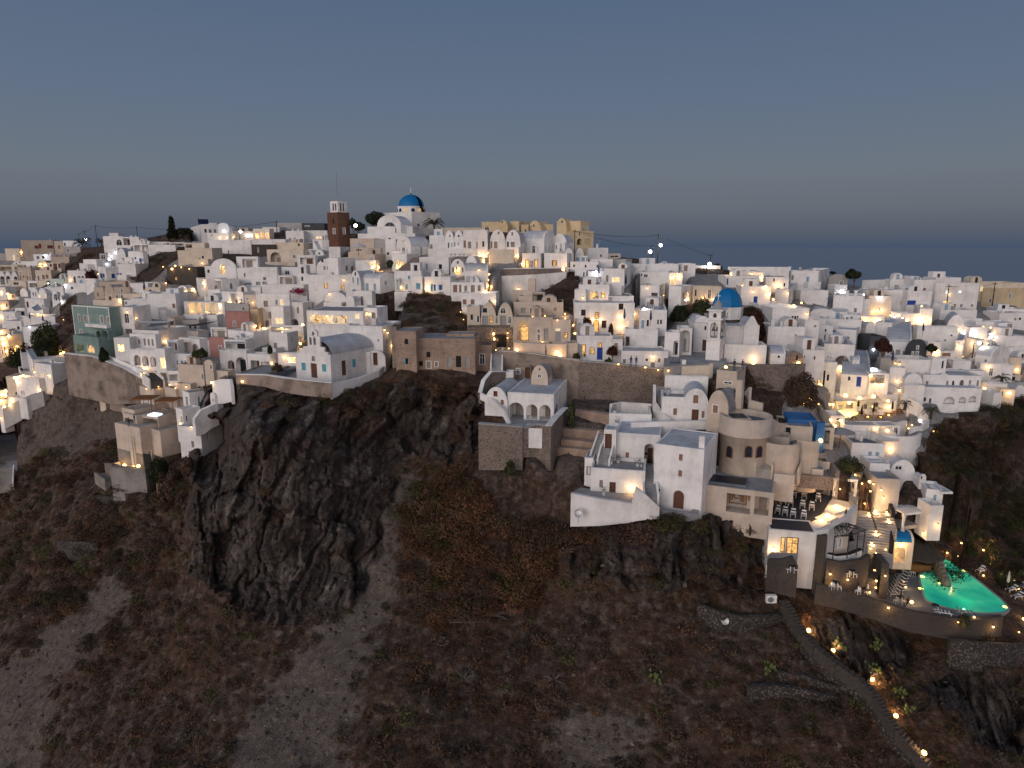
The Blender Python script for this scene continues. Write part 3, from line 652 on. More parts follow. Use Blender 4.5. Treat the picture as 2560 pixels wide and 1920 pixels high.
h('f', 1180, 0, 1395, 138, 200, 'thin flat roof slab behind the three lit arches', '', dep=8, t=226)
h('f', 1370, 0, 1680, 85, 150, 'low grey roofs on the skyline left of the black roofed hall', '', c='q', dep=8, t=235)
h('f', 1675, 0, 1958, 90, 175, 'black roofed hall on the skyline left of the brown tower', 'w 1740 125 60 16', c='k', dep=8, t=225)
h('f', 1645, 1995, 2020, 180, 320, 'white house with a lit window strip left of the brown tower', 'y 1900 268 110 30', yaw=12, t=208)
h('f', 1478, 0, 1700, 185, 320, 'white house with a slanting wall on the ridge', 'g 1524 285 32 30 1584 285 22 30', dep=6, t=206)
h('f', 1048, 0, 1470, 290, 358, 'long white parapet wall house along the ridge', '', dep=8, t=202)
h('f', 1050, 0, 1352, 356, 480, 'dark stone walled house with a white door', 'G 1125 425 30 70', c='S', dep=6, t=199, roof='roof_grey')
h('f', 1350, 1700, 1830, 330, 440, 'beige grey flat house with one high window', 'w 1635 360 24 30', c='c', yaw=22, t=196)
h('f', 1828, 1930, 2140, 300, 430, 'white house with blue grey side wall left of the brown tower base', '', yaw=55, t=192)
h('f', 1245, 1700, 1760, 420, 600, 'cream house with a large deep round arch', 'a 1345 540 130 180 o 1578 505 44 36', c='c', yaw=12, t=186, rec=2.2)
h('v', 1690, 0, 1960, 418, 500, 'pair of small white vaults side by side below the ridge', 'w 1748 465 22 26 1890 468 22 24', n=2, dep=6, t=188, rise=2.6)
h('f', 2010, 0, 2200, 388, 470, 'white terrace block under the brown tower', 'w 2100 440 50 30', dep=6, t=182)
h('f', 1625, 1850, 1880, 490, 720, 'grey white house with sheltered court and diagonal wall', 'O 1740 560 180 80', yaw=15, t=180)
h('f', 300, 0, 560, 400, 560, 'pale curved terrace house right of the dark roof restaurant', 'w 435 515 26 34 395 535 18 16', c='c', dep=7, t=192)
h('f', 130, 0, 345, 430, 575, 'cream rounded wall house above the red lamp terrace', 'w 320 535 28 20', c='c', dep=7, t=193)
h('f', 20, 0, 215, 330, 380, 'white slatted pergola terrace under the conical pine', 'O 110 355 170 30', dep=5, t=214)
h('f', 210, 0, 460, 335, 410, 'beige pergola terrace beside the solar panel house', 'O 260 375 80 44', c='c', dep=5, t=208)
h('f', 0, 380, 470, 640, 860, 'dark stone restaurant with a neon yellow lit roof terrace', 'l 100 780 30 40', c='S', yaw=25, t=182, par=.9, roof='timber')
h('v', 545, 862, 880, 530, 770, 'white house with twin aqua lit arches and curved roof', 'A 685 665 66 120 795 655 110 140', yaw=8, t=176, rise=2.6, rec=2)
h('f', 470, 0, 560, 625, 760, 'white side house with narrow window left of the twin aqua arches', 'w 505 690 28 40', dep=5, t=177)
h('f', 862, 1128, 1150, 508, 650, 'white framed shelter with stone back wall', 'O 1020 590 180 110', yaw=8, t=176, rec=2.5)
h('f', 875, 1050, 1070, 650, 820, 'white house with one shuttered window below the shelter', 'g 958 735 30 52', yaw=10, t=170)
h('f', 1050, 1380, 1400, 640, 920, 'white three storey house with blind arches and a dark window', 'k 1208 780 48 42 G 1130 865 52 90 1208 865 52 90', yaw=8, t=167)
h('f', 1425, 1700, 1720, 640, 740, 'white house with balustraded terrace beside the long stair', 'w 1490 705 60 50', yaw=12, t=170, par=.9)
h('f', 1380, 1565, 1590, 745, 860, 'white framed loggia with a plant beside the long stair', 'O 1480 810 160 90', yaw=10, t=164, rec=2)
h('f', 1570, 1760, 1860, 720, 860, 'white house right of the framed loggia', '', yaw=20, t=164)
h('v', 1860, 2130, 2200, 535, 760, 'white barrel vaulted house with a glowing yellow doorway', 'w 1930 560 26 34 g 1956 650 24 42 1996 650 22 42 y 2075 668 100 86', yaw=14, t=160, rise=2.4)
h('f', 1760, 0, 2300, 735, 960, 'long white wall with two lit arched windows', 'L 1972 868 38 66 2182 885 36 74 y 2018 968 44 20', dep=7, t=153)
h('f', 370, 500, 920, 795, 1020, 'white house with a brightly lit corner tower', 'y 436 910 20 20 w 378 935 12 24', yaw=55, t=168)
h('f', 540, 680, 900, 790, 940, 'white house with an open porch and curved stair', 'O 608 860 120 100', yaw=50, t=165, rec=2)
h('f', 500, 660, 690, 925, 1030, 'white block with roof door below the open porch house', '', yaw=20, t=161)
h('f', 870, 0, 1160, 890, 960, 'curved white roof terrace with potted plants', '', dep=7, t=160, pave=1)
h('f', 680, 950, 1125, 950, 1110, 'white house with a flat roof and one dark door facing the lane', 'd 920 1052 16 38', yaw=20, t=157)
h('f', 960, 1120, 1140, 985, 1110, 'small cream house with blue shutter left of the balcony house', 'p 1003 1085 30 40 990 1030 40 24', c='c', yaw=10, t=154)
# lit roof restaurant
r1 = h('f', 210, 715, 750, 1075, 1240, 'open roof restaurant glowing yellow above a white house', 'Q 330 1155 170 150 570 1160 220 140', yaw=8, t=155, rec=4, dep=8, par=.1)
h('f', 715, 0, 905, 1085, 1200, 'lit annexe with lamps right of the roof restaurant', 'Q 800 1140 150 70', c='c', dep=5, t=156)
h('f', 210, 455, 715, 1235, 1440, 'white base house with small windows under the roof restaurant', 'w 300 1300 34 50 342 1300 30 50 403 1278 38 44 490 1275 30 40', yaw=15, t=153, c='w', dep=9)
h('f', 730, 1010, 1030, 1100, 1200, 'grey block on top of the pink house', 'w 940 1158 18 30', c='q', yaw=12, t=150)
h('f', 735, 1030, 1050, 1195, 1470, 'pink washed house with a barred window', 'w 830 1345 36 70', c='p', yaw=8, t=146)
h('f', 1040, 0, 1140, 1160, 1400, 'narrow ochre house glowing in the lane beside the pink house', 'L 1070 1360 40 60', c='y', dep=6, t=148)
h('f', 540, 740, 760, 1395, 1530, 'dark covered roof terrace with white posts above the lower pink house', 'O 640 1465 180 110', yaw=8, t=142, rec=3, roof='canopy_grey')
h('f', 530, 720, 760, 1520, 1760, 'lower pink house behind the balcony hotel', 'w 655 1640 40 50', c='p', yaw=8, t=140)
h('t', 60, 390, 520, 1440, 1640, 'white terrace house with blue grey deck and turrets', 'O 215 1640 130 60 a 345 1640 90 90', yaw=25, t=146)
h('f', 60, 0, 400, 1300, 1470, 'grey house with a black sail canopy', 'w 275 1400 30 60 340 1400 24 60', c='q', dep=5, t=150)
h('f', 0, 0, 90, 1280, 1420, 'beige canopy terrace at the right of the planter terrace', 'O 40 1350 80 90', c='e', dep=5, t=148)
h('f', 0, 0, 215, 960, 1240, 'white sloping wall below the roof bar with warm glow', 'k 115 1120 80 90', dep=7, t=160)
h('f', 755, 1080, 1275, 1450, 1600, 'white flat roofed block with two fan units', '', yaw=30, t=137, par=.5)
# balcony house
b1 = h('f', 1130, 1540, 1560, 975, 1400, 'white house with curved parapet and two small balconies', 'g 1222 1095 66 84 1357 1075 34 66 y 1422 1080 54 84 a 1275 1240 40 80 g 1240 1340 50 80', yaw=8, t=150)
h('f', 1300, 1455, 1540, 1130, 1380, 'square bay', 'y 1387 1310 106 76', into=b1, yaw=25, t=147.5)
h('f', 1530, 1700, 1820, 1080, 1370, 'white house with a door niche and curved balcony', 'g 1625 1175 38 84 a 1588 1330 84 84', yaw=25, t=149)
h('f', 1540, 1740, 1760, 960, 1080, 'white roof terrace with bougainvillea and dark awning', 'O 1720 970 70 60', yaw=12, t=154)
h('f', 1180, 1700, 1760, 860, 980, 'low white parapet house with satellite dish', 'g 1440 870 90 16', yaw=8, t=157)
h('f', 1270, 1700, 1730, 1375, 1560, 'white restaurant with a pergola balcony and hanging light', 'Q 1420 1430 270 90 g 1655 1540 40 80', yaw=8, t=141, rec=2.5)
h('v', 1960, 2240, 2300, 950, 1100, 'white ramp roofed house with stair left of the scrub crag', '', yaw=12, t=147, rise=2)
tile(420, 720)
h('f', 1270, 1500, 1640, 560, 760, 'white house with stepped balcony and blue sail', 'g 1345 740 50 120', yaw=20, t=136)
h('f', 0, 135, 150, 660, 870, 'white balcony house with lattice railing at the arcade end', 'O 65 720 120 130', yaw=10, t=137)
h('f', 150, 410, 530, 640, 840, 'white house with two tall loggia openings', 'O 225 745 100 130 a 340 760 80 120', yaw=28, t=139, rec=1.5)
h('f', 0, 320, 350, 830, 1050, 'white terrace house with little arches and a stair', 'w 50 910 16 30 p 118 930 26 60 a 175 935 34 60 215 930 20 50', yaw=14, t=134)
h('f', 5, 0, 145, 1035, 1180, 'white ground floor with grey openings above the beige cliff house', 'O 65 1120 120 80', dep=5, t=131)
h('f', 145, 460, 620, 965, 1200, 'beige house with a turquoise shutter and roof skylight', 't 455 1110 60 60', c='e', yaw=14, t=128, par=.2)
h('v', 468, 575, 605, 898, 1120, 'small beige vaulted stair head with a brown window', 'k 541 985 38 56', c='e', yaw=12, t=127, rise=.8, dt=-1)
bh = h('f', 665, 1000, 1060, 780, 1075, 'white balcony hotel with two big ground floor arches', 'a 790 995 84 180 a 915 960 124 190', yaw=8, t=131, rec=1.8)
h('f', 705, 975, 1080, 650, 782, 'loggia', 'O 845 725 250 110', into=bh, yaw=8, t=132.5, rec=1.6, roof='roof_white')
h('f', 1000, 1290, 1380, 830, 1040, 'curtained dining room', 'O 1090 970 110 130 1215 980 100 120', into=bh, yaw=12, t=130, rec=2, par=.8)
h('f', 1380, 1610, 1660, 820, 970, 'white lane house lit by a floor lamp left of the chapel', 'Q 1545 900 90 70', yaw=10, t=127)
h('f', 595, 750, 850, 1040, 1110, 'low cream roof terrace in front of the big arches', '', c='c', yaw=15, t=126, pave=1)
# long low building joining to the chapel terrace
h('f', 850, 1210, 2050, 1085, 1160, 'low grey flat roof beside the chapel on the cliff edge', '', c='O', yaw=8, t=117, dep=9, roof='roof_grey', par=.15)
# ================================================================ churches, tower and houses of the centre
tile(800, 460)
# brown stone bell tower with white belfry
tw = h('f', 110, 235, 385, 352, 800, 'tall brown stone tower with a white belfry on the ridge', 'h 168 465 18 62 g 178 588 34 70 g 302 585 34 80', yaw=42, c='n', name='bell_tower', cat='tower', t=190, par=.05, ext=4)
W_, D_, H_ = tw.fr.W, tw.fr.D, tw.fr.H
bf = h('f', 130, 226, 336, 212, 352, 'belfry', 'h 165 290 17 90 h 195 290 17 90 h 260 290 19 95 h 293 290 17 95', into=tw, yaw=42, t=191, par=.05, ext=.3, chim=False)
MBm = MB().tube([(W_*.5, D_*.5, H_+5), (W_*.5, D_*.5, H_+11)], .03, 5).build('mast', 'dark_metal', tw.root)
# ridge church with blue dome
c1 = h('f', 812, 1155, 1505, 345, 640, 'large white domed church with blue dome on top of the ridge', 'w 1232 510 40 40', yaw=45, name='church', cat='church', t=186, par=.15, ext=5, chim=False)
W1, D1, H1 = c1.fr.W, c1.fr.D, c1.fr.H
Mw = Matrix.Translation(c1.fr.O)@Matrix.Rotation(-c1.fr.th, 4, 'Z')
def dome(parent, cxy, zb, rdrum, hdrum, rdome, hd, wins=8, mat='dome_blue', cross=True, oct_=False, wmat='white_plaster', glassm='glass', nub=.9):
    x, y = cxy; k = 8 if oct_ else 32
    MB().lathe([(0, 0), (rdrum, 0), (rdrum, hdrum), (rdrum*1.03, hdrum+.02), (rdrum*1.03, hdrum+.25), (0, hdrum+.25)], k, (x, y, zb), pi/8).build('drum', wmat, parent, False)
    pr = [(rdome*cos(i*pi/2/12), hd*sin(i*pi/2/12)) for i in range(12)]+[(rdome*.07, hd*1.0), (rdome*.04, hd+nub*.6), (0, hd+nub)]
    MB().lathe(pr, k, (x, y, zb+hdrum+.26), pi/8).build('dome', mat, parent, not oct_)
    for i in range(wins):
        w_ = 2*pi*i/wins+(0 if not oct_ else 0); r = rdrum*(1.0 if not oct_ else .93)
        ww = rdrum*.13; m = MB().panel(archpoly(0, hdrum*.18, ww*2, hdrum*.62), [], -.04, .08)
        o = m.build('window', glassm if (i % 5 or oct_) else 'lit_dim', parent)
        o.location = (x+r*cos(w_), y+r*sin(w_), zb); o.rotation_euler = (0, 0, w_+pi/2)
    if cross:
        z = zb+hdrum+.26+hd+nub
        MB().lathe([(0, -.2), (.22, 0), (0, .22)], 8, (x, y, z)).box(x-.06, x+.06, y-.06, y+.06, z, z+1.3).box(x-.35, x+.35, y-.05, y+.05, z+.75, z+.88).build('cross', 'white_plaster', parent)
dome(c1.root, (W1*.5+.4, D1*.45), H1-.1, 3.75, 1.5, 3.5, 3.2, 12, nub=.6)
v1 = h('v', 718, 1013, 1140, 378, 620, 'nave', 'o 872 545 172 136', into=c1, yaw=45, t=176, ext=3)
h('f', 595, 1160, 1190, 530, 640, 'apron', '', into=c1, yaw=12, t=177, dep=5, par=.3)
h('f', 475, 1190, 1325, 618, 690, 'pale terrace in front of the ridge church with a closed parasol', 'h 870 682 30 16', yaw=10, t=173, par=.6, pave=1)
h('f', 1370, 0, 1560, 640, 820, 'plain white wall house below the palm', 'o 1390 785 40 60', dep=5, t=166)
h('f', 1500, 0, 2030, 545, 640, 'beige wall behind the palm on the ridge', '', c='c', dep=5, t=186)
h('v', 955, 1138, 1370, 645, 875, 'white barrel vaulted chapel like house below the ridge church', 'w 1040 713 18 30 o 963 835 20 50 w 998 832 18 50 w 1035 830 14 70 w 1052 830 14 70 w 1092 832 18 50 p 1203 820 8 30 p 1266 840 22 110', yaw=52, t=163, rise=2.6)
h('f', 905, 1090, 1240, 872, 1090, 'white house with a warm lit round arch under the vaulted chapel like house', 'A 994 1010 116 120', yaw=20, t=157, rec=2.4)
h('f', 383, 685, 815, 680, 880, 'grey beige house with a straw parasol in front', 'g 485 822 90 36 w 640 833 40 44', c='e', yaw=15, t=172)
h('f', 690, 0, 820, 690, 880, 'grey inset yard wall right of the straw parasol house', '', c='q', dep=5, t=170)
h('f', 820, 0, 950, 690, 880, 'pale blue shaded yard behind two folded parasols', 'w 850 870 30 30', dep=5, t=170)
h('f', 360, 690, 905, 878, 1040, 'beige terrace house with glass rail above the twin lamps', 'w 885 910 36 40', c='e', yaw=15, t=165, par=.8)
h('f', 445, 0, 700, 955, 1080, 'white wall house with glass edged terrace behind the twin lamps', '', dep=5, t=159)
h('f', 100, 232, 450, 925, 1120, 'white flat house with small shaded doors right of the yellow doorway vault', 'g 335 1050 44 70 g 403 1055 40 62', yaw=20, t=156)
h('f', 110, 0, 255, 785, 870, 'white terrace wall left of the stepped lane under the tower', '', dep=5, t=176)
h('v', 385, 510, 700, 1078, 1290, 'white vaulted house with three grey blue shutters and little balcony', 'w 441 1123 20 44 p 416 1200 28 78 p 475 1215 30 100', yaw=18, t=147, rise=3.4)
h('V', 520, 755, 950, 1185, 1340, 'white house with rounded roof end and two blue grey doors', 'p 590 1285 44 94 p 686 1285 38 90', yaw=38, t=145, rise=1.2)
h('v', 325, 0, 430, 1318, 1420, 'white arched porch at the foot of the diagonal stair', 'a 377 1375 90 110', dep=4, t=142, rise=1.3)
h('v', 340, 430, 510, 1398, 1530, 'small white domed shed with rounded top on the lane', '', yaw=30, t=138, rise=1.2)
h('f', 430, 655, 700, 1340, 1530, 'plain white garden block left of the scrub crag', '', yaw=15, t=140)
h('f', 935, 0, 1270, 1085, 1340, 'white house with turquoise shutters and warm lit yard', 't 1113 1168 26 44 p 1083 1283 40 66 y 1010 1290 24 60', t=146, dep=7)
h('v', 1010, 1180, 1400, 1095, 1200, 'low white vault behind the turquoise shuttered house', '', yaw=30, t=149, rise=1.5)
h('f', 950, 0, 1000, 1180, 1335, 'mint green slim wall beside the turquoise shuttered house', 'k 972 1262 36 130', c='m', dep=4, t=145)
h('f', 1145, 1280, 1305, 1155, 1360, 'narrow white house with a turquoise louvred window', 't 1228 1275 50 74', yaw=12, t=143)
h('f', 1310, 1630, 1640, 1160, 1375, 'white house with bright turquoise shutters beside a wall lamp', 't 1398 1292 30 86 b 1434 1295 24 80 t 1488 1292 14 70 b 1506 1292 22 66 t 1524 1292 14 70', yaw=6, t=142, dep=6)
h('f', 1245, 1610, 1640, 915, 1120, 'blank white block left of the two small vaults', '', yaw=10, t=154, par=.4)
h('v', 1630, 1815, 1830, 938, 1130, 'white gable house with a bright lit recess and two side windows', 'w 1722 980 22 34 A 1722 1080 70 110 g 1663 1073 26 60 g 1783 1073 22 60', yaw=10, t=149, rise=2.4)
h('v', 1812, 1970, 2070, 895, 1110, 'white vaulted house with a big shuttered window by the lit steps', 'g 1890 1020 60 84', yaw=18, t=150, rise=3)
h('f', 1352, 2110, 2130, 810, 910, 'long white terrace wall holding a row of fan units', '', yaw=5, t=160, pave=1, par=.5)
h('V', 1810, 0, 2100, 1085, 1230, 'white rolling vault roof above the six brown doors', '', dep=6, t=144, rise=1.6)
h('v', 1820, 2000, 2060, 1130, 1240, 'low white gable with a small window above the six brown doors', 'w 1905 1175 26 50', yaw=10, t=142, rise=2.5)
h('f', 1635, 2055, 2075, 1230, 1370, 'white terraced house with a row of brown doors', 'k 1690 1305 62 100 k 1753 1305 34 100 g 1822 1305 46 80 g 1910 1305 60 94 g 1990 1300 48 80', yaw=5, t=139, dep=7)
h('f', 1770, 2200, 2250, 1365, 1540, 'white wall house with two barred windows above the pair of vaults', 'k 1808 1472 58 70 k 1908 1472 58 70 g 2120 1465 36 40', yaw=5, t=134, dep=6)
# white vaulted houses on the ridge (right of palm)
h('v', 1560, 1795, 1830, 578, 820, 'white double gabled house with small high windows right of the palm', 'w 1623 650 16 26 w 1733 650 20 28 w 1607 765 16 66 p 1648 765 12 50 p 1683 755 20 56 p 1728 750 14 40', yaw=8, n=2, t=163, rise=2.6)
h('f', 1790, 2105, 2120, 575, 810, 'white row house with bell arches and open folding shutters', 'k 1808 750 30 90 g 1870 760 50 90 k 1975 760 50 90 g 2040 750 26 80', yaw=5, t=161)
tile(1200, 520)
h('v', -30, 95, 110, 262, 515, 'white vaulted row house with a bell arch', 'w 40 450 24 70', yaw=5, t=159, rise=1)
h('v', 125, 318, 325, 268, 520, 'white vaulted house with two folding shutters on the ridge row', 'g 231 313 28 32 k 141 460 24 90 g 196 460 54 90', yaw=6, t=158, rise=3)
h('v', 322, 505, 560, 270, 520, 'white vaulted house at the end of the ridge row', 'g 404 321 30 46 w 348 457 24 70 g 408 465 60 96', yaw=14, t=156, rise=3)
h('V', 525, 802, 935, 380, 570, 'white two storey house with a metal vault roof and tall window', 'w 671 515 44 94 p 816 510 18 80 g 866 515 18 90', yaw=32, t=158, rise=1.9, roof='roof_white')
h('f', 527, 755, 850, 565, 760, 'white ground floor with warm lit doors behind the stone wall terrace', 'D 590 690 50 90 G 640 700 50 80 D 702 690 44 90', yaw=14, t=154)
h('f', 800, 1085, 1190, 565, 740, 'rounded white house with one warm lit shuttered window', 'l 930 690 34 76 k 904 688 14 70 k 957 688 14 70', yaw=20, t=153)
h('v', 905, 1080, 1170, 320, 445, 'white round vault box with pipe beside the metal roof house', '', yaw=30, t=160, rise=2.4)
h('f', 935, 1060, 1190, 430, 570, 'white house with narrow windows beside the leaning pole', 'w 952 490 14 50 g 1012 490 14 90 w 1100 480 14 34 w 1136 490 18 60', yaw=30, t=159)
h('v', 1050, 0, 1170, 500, 600, 'white half dome by the leaning pole', '', dep=5, t=156, rise=2.4)
h('v', 1195, 0, 1300, 500, 600, 'pale small dome behind the leaning pole', '', dep=5, t=160, rise=2.2)
# yellow houses
h('v', 235, 345, 385, 148, 270, 'yellow vaulted house at the left of the ridge row', 'w 277 175 16 24', yaw=20, c='y', t=184, rise=2)
h('f', 20, 240, 260, 172, 290, 'low yellow house at the left end of the skyline group', 'o 86 255 60 44', yaw=8, c='y', t=185, chim=False)
h('f', 380, 487, 640, 165, 290, 'yellow flat house between the two yellow vaults', 'w 431 250 26 32', yaw=30, c='y', t=186, chim=False)
h('v', 600, 765, 905, 155, 345, 'yellow vaulted house with grey roof in the skyline group', 'w 672 220 18 28 g 651 293 24 60', yaw=40, c='y', t=180, rise=3)
h('f', 517, 0, 605, 208, 300, 'yellow low wing left of the yellow vault', 'w 570 283 18 30', c='y', t=181, dep=5, chim=False)
h('f', 765, 0, 915, 205, 345, 'yellow side wing with two small windows', 'w 803 296 24 44 w 871 293 18 36', c='y', t=182, dep=5, chim=False)
yh = h('f', 960, 1255, 1365, 160, 300, 'tall yellow house with small vault on its roof', 'w 1062 262 28 38 w 1298 265 22 62 w 1337 263 18 60', yaw=35, c='y', t=178, chim=False, par=.2)
h('v', 960, 1080, 1190, 124, 200, 'vault', 'w 1026 172 18 28', into=yh, yaw=35, c='y', t=177.6, rise=2.4)
h('f', 990, 1190, 1415, 288, 520, 'yellow lower house with two dark arches', 'w 1245 318 12 56 a 1243 422 60 80 a 1348 420 62 80', yaw=68, c='y', t=174, chim=False)
h('f', 1345, 0, 1600, 498, 640, 'grey white roof block below the yellow house', 'w 1512 597 22 26', dep=6, t=172)
h('f', 1600, 0, 1758, 568, 640, 'low beige shed on the ridge edge', 'w 1680 600 110 30', c='t', dep=5, t=172)
h('f', 1165, 1350, 1360, 598, 670, 'blue shuttered white porch under the leaning pole', 'p 1220 635 60 60 p 1290 635 50 60 k 1340 620 18 80', yaw=8, t=158)
h('f', 1380, 0, 1660, 640, 700, 'white rooftop with benches and a white box', '', dep=8, t=157, pave=1)
h('f', 1130, 1480, 1560, 672, 760, 'white flat house with three small dark windows', 'w 1176 722 20 30 w 1320 727 20 34 w 1468 727 20 34', yaw=8, t=151)
h('f', 1085, 1530, 1600, 752, 860, 'white house with twin flat arches and a dark door', 'O 1140 800 90 90 O 1410 800 160 100 W 1298 845 16 84', yaw=8, t=149)
h('f', 1650, 1820, 1900, 645, 730, 'pale grey stepped block at the ridge', '', yaw=20, c='q', t=158)
h('f', 1890, 0, 2480, 700, 820, 'long white wall on the ridge under the street lamps', '', dep=6, t=161)
h('f', 1540, 1800, 1920, 758, 960, 'white house with a curtained window and curved roof', 'g 1590 880 40 90 y 1697 895 110 66 p 1803 935 18 110 p 1830 935 14 100', yaw=15, t=141)
h('f', 1345, 1540, 1560, 790, 960, 'white terrace house with folded dark parasol and lamp', 'g 1436 873 34 30 g 1500 873 34 30', yaw=8, t=143)
h('t', 1230, 1612, 1640, 958, 1190, 'white terrace tower with lit arches and parasol', 'L 1292 1098 46 90 A 1422 1115 120 150 L 1538 1083 50 66', yaw=8, t=137, rec=2.2, dep=8)
h('f', 1180, 1320, 1350, 1020, 1200, 'white curved terrace corner left of the lit arches', '', yaw=12, t=136, dt=0)
h('f', 1605, 1920, 1925, 1100, 1200, 'white parapet terrace with navy loungers', '', yaw=4, t=134, dep=8, par=.9, pave=1)
w5 = h('f', 1175, 1920, 1935, 1185, 1560, 'large white house with framed lit windows above the blue door house', 'W 1292 1306 54 72 l 1462 1342 52 80 W 1763 1225 56 80 y 1664 1450 40 70 y 1848 1450 44 74 W 1366 1458 56 90 W 1549 1452 56 90 D 1452 1475 64 150', yaw=3, t=129, dep=9)
h('f', 1205, 0, 1285, 1395, 1600, 'narrow white shrine block by the balcony plants', 'w 1245 1470 30 54', dep=2, t=127)
h('f', 1920, 2200, 2300, 1260, 1510, 'white house with dark window pair and folded parasol', 'p 2040 1445 50 110 w 2095 1440 30 80', yaw=20, t=132)
# tan hotel
h('f', 420, 1040, 1050, 1178, 1360, 'long beige hotel storey with five shuttered openings', 'G 540 1300 56 106 g 640 1280 40 66 g 780 1280 40 66 g 940 1267 30 34', yaw=4, c='e', t=131, dep=7)
h('f', 480, 690, 720, 1100, 1180, 'beige curved parapet block above the beige hotel', '', c='e', yaw=10, t=136)
h('f', 645, 805, 820, 1060, 1175, 'beige rooftop box open on a dark tank room', 'O 725 1115 140 90', c='e', yaw=8, t=135, rec=1.2)
h('f', 400, 690, 700, 1038, 1110, 'low beige block with a vent above the beige hotel', 'g 558 1087 44 16', c='e', yaw=6, t=140)
h('f', 600, 690, 700, 885, 1045, 'beige chimney tower with slanted wall', '', c='e', yaw=12, t=141)
h('f', 415, 905, 915, 1365, 1680, 'beige ground floor with a round arch and lit glass door', 'A 540 1540 150 250 g 733 1535 44 50 G 825 1580 60 150 g 735 1615 44 80', yaw=4, c='e', t=124, rec=2, dep=7)
h('f', 905, 1130, 1140, 1395, 1680, 'beige wing with grey door and lit fanlight', 'y 974 1518 64 36 G 974 1600 70 130 l 1072 1588 44 70', yaw=4, c='e', t=123.5, dep=7)
h('v', 5, 418, 430, 1180, 1495, 'beige double vaulted house with fan windows and grey doors', 'o 61 1280 72 56 o 288 1285 72 60 G 64 1408 72 120 l 142 1390 40 84 g 208 1398 40 84 G 288 1410 72 130 w 370 1395 40 84', n=2, yaw=4, c='c', t=130, rise=4.4, dep=9)
tile(820, 640)
h('f', 1740, 0, 1900, 630, 890, 'beige left bay of the double vaulted house', 'w 1797 765 30 66 w 1878 785 40 84', c='c', t=130.5, dep=7)
h('f', 1740, 0, 2330, 893, 1130, 'dark stone basement with lit entrance below the double vaults', 'h 2150 1060 160 160', c='s', t=127, dep=4)
h('f', 1840, 2050, 2060, 1115, 1420, 'ruined dark stone hut left of the long stair', 'w 1928 1285 70 130', c='r', yaw=6, t=118.5, dep=6, name='ruined_house', roof='roof_grey')
# ruin
ru = h('f', 1050, 1840, 1860, 1035, 1400, 'long ruined stone house with empty windows and doors', 'h 1255 1232 48 68 h 1160 1345 52 60 g 1258 1355 68 90 g 1355 1350 50 64 G 1518 1325 64 130 h 1632 1320 64 140 G 1742 1325 64 130', yaw=4, c='r', t=115.5, dep=7, name='ruined_house', par=.1, roof='roof_grey', ext=4)
h('f', 855, 1110, 1130, 940, 1400, 'tower', 'h 980 1070 44 66 h 985 1315 34 72 t 958 1310 20 60', into=ru, yaw=5, c='r', t=114.5, dep=6, par=.1, roof='roof_grey')
h('f', 1480, 1830, 1845, 975, 1040, 'upper', '', into=ru, yaw=4, c='r', t=118, dep=4, par=.1, roof='roof_grey')
h('f', 800, 0, 860, 880, 1180, 'pink stone chimney stub at the left of the ruin', '', c='O', dep=4, t=116.5, name='wall', cat='wall')
# glass terrace restaurant above chapel
gr_ = h('f', -250, 275, 680, 850, 1180, 'big white house with glazed restaurant floor behind the chapel', 'c -140 500 1 1', yaw=8, t=124, dep=8, ext=4)
h('f', -260, 445, 640, 690, 860, 'glazed dining floor', 'Q -160 800 150 110 Q 0 800 150 110 Q 160 800 150 110 y 365 750 70 70', into=gr_, yaw=8, t=124.6, rec=3, par=.1, roof='canopy_grey', dep=9)
h('f', 275, 690, 800, 880, 1200, 'white stepped house with small lit window right of the chapel vault', 'y 405 992 50 60 g 630 1055 20 30', yaw=12, t=121, dep=9)
h('f', 455, 620, 640, 650, 880, 'stair tower', 'y 480 720 40 40 g 570 740 60 80', into=gr_, yaw=12, t=126, c='w', dep=5)
# foreground chapel
tile(420, 720)
ch = h('v', 1610, 2045, 2790, 730, 1165, 'white clifftop chapel with stepped bell gable and blue shutters', 't 1697 980 62 104 t 1952 998 62 104 W 1817 880 46 70 d 1827 1030 88 190', yaw=30, name='chapel', cat='chapel', t=113, rise=1.2, ext=1.5, frame='white_plaster')
W_, D_, H_ = ch.fr.W, ch.fr.D, ch.fr.H
for o in list(ch.root.children):
    if o.name.startswith('roof') or o.name.startswith('wall'): bpy.data.objects.remove(o)
def zL(x, y): return ch.fr.onL(cx(x), cy(y))
pts = [(1600, 900), (1600, 815), (1640, 815), (1640, 760), (1690, 760), (1690, 730), (1745, 730), (1745, 600), (1790, 600), (1790, 545), (1815, 520), (1840, 525), (1862, 550), (1862, 605), (1898, 610), (1898, 735), (1955, 745), (1955, 800), (1998, 805), (1998, 835), (2040, 838)]
U = [zL(*p) for p in pts]
U = [(max(0, min(W_, u)), z) for u, z in U]; U[-1] = (W_, U[-1][1]); U[0] = (0, U[1][1]); U[1] = (0.001, U[1][1])
gab = [(0, -1.5), (W_, -1.5)]+U[::-1]
def hol(x, y, w_, h_, arch=False):
    u, z = zL(x, y+h_/2); w2 = abs(zL(x+w_/2, y)[0]-zL(x-w_/2, y)[0]); z2 = zL(x, y-h_/2)[1]
    return archpoly(u, z, w2, z2-z) if arch else rectpoly(u, z, w2, z2-z)
BH = [hol(1783, 660, 30, 100, True), hol(1833, 663, 30, 100, True), hol(1815, 575, 34, 60, True)]
HL = BH+[hol(1697, 980, 56, 98), hol(1952, 998, 56, 98), hol(1817, 880, 42, 66), hol(1827, 1030, 82, 186)]
mb = MB().panel(gab, HL, 0, .35)
ze = U[-1][1]-.05
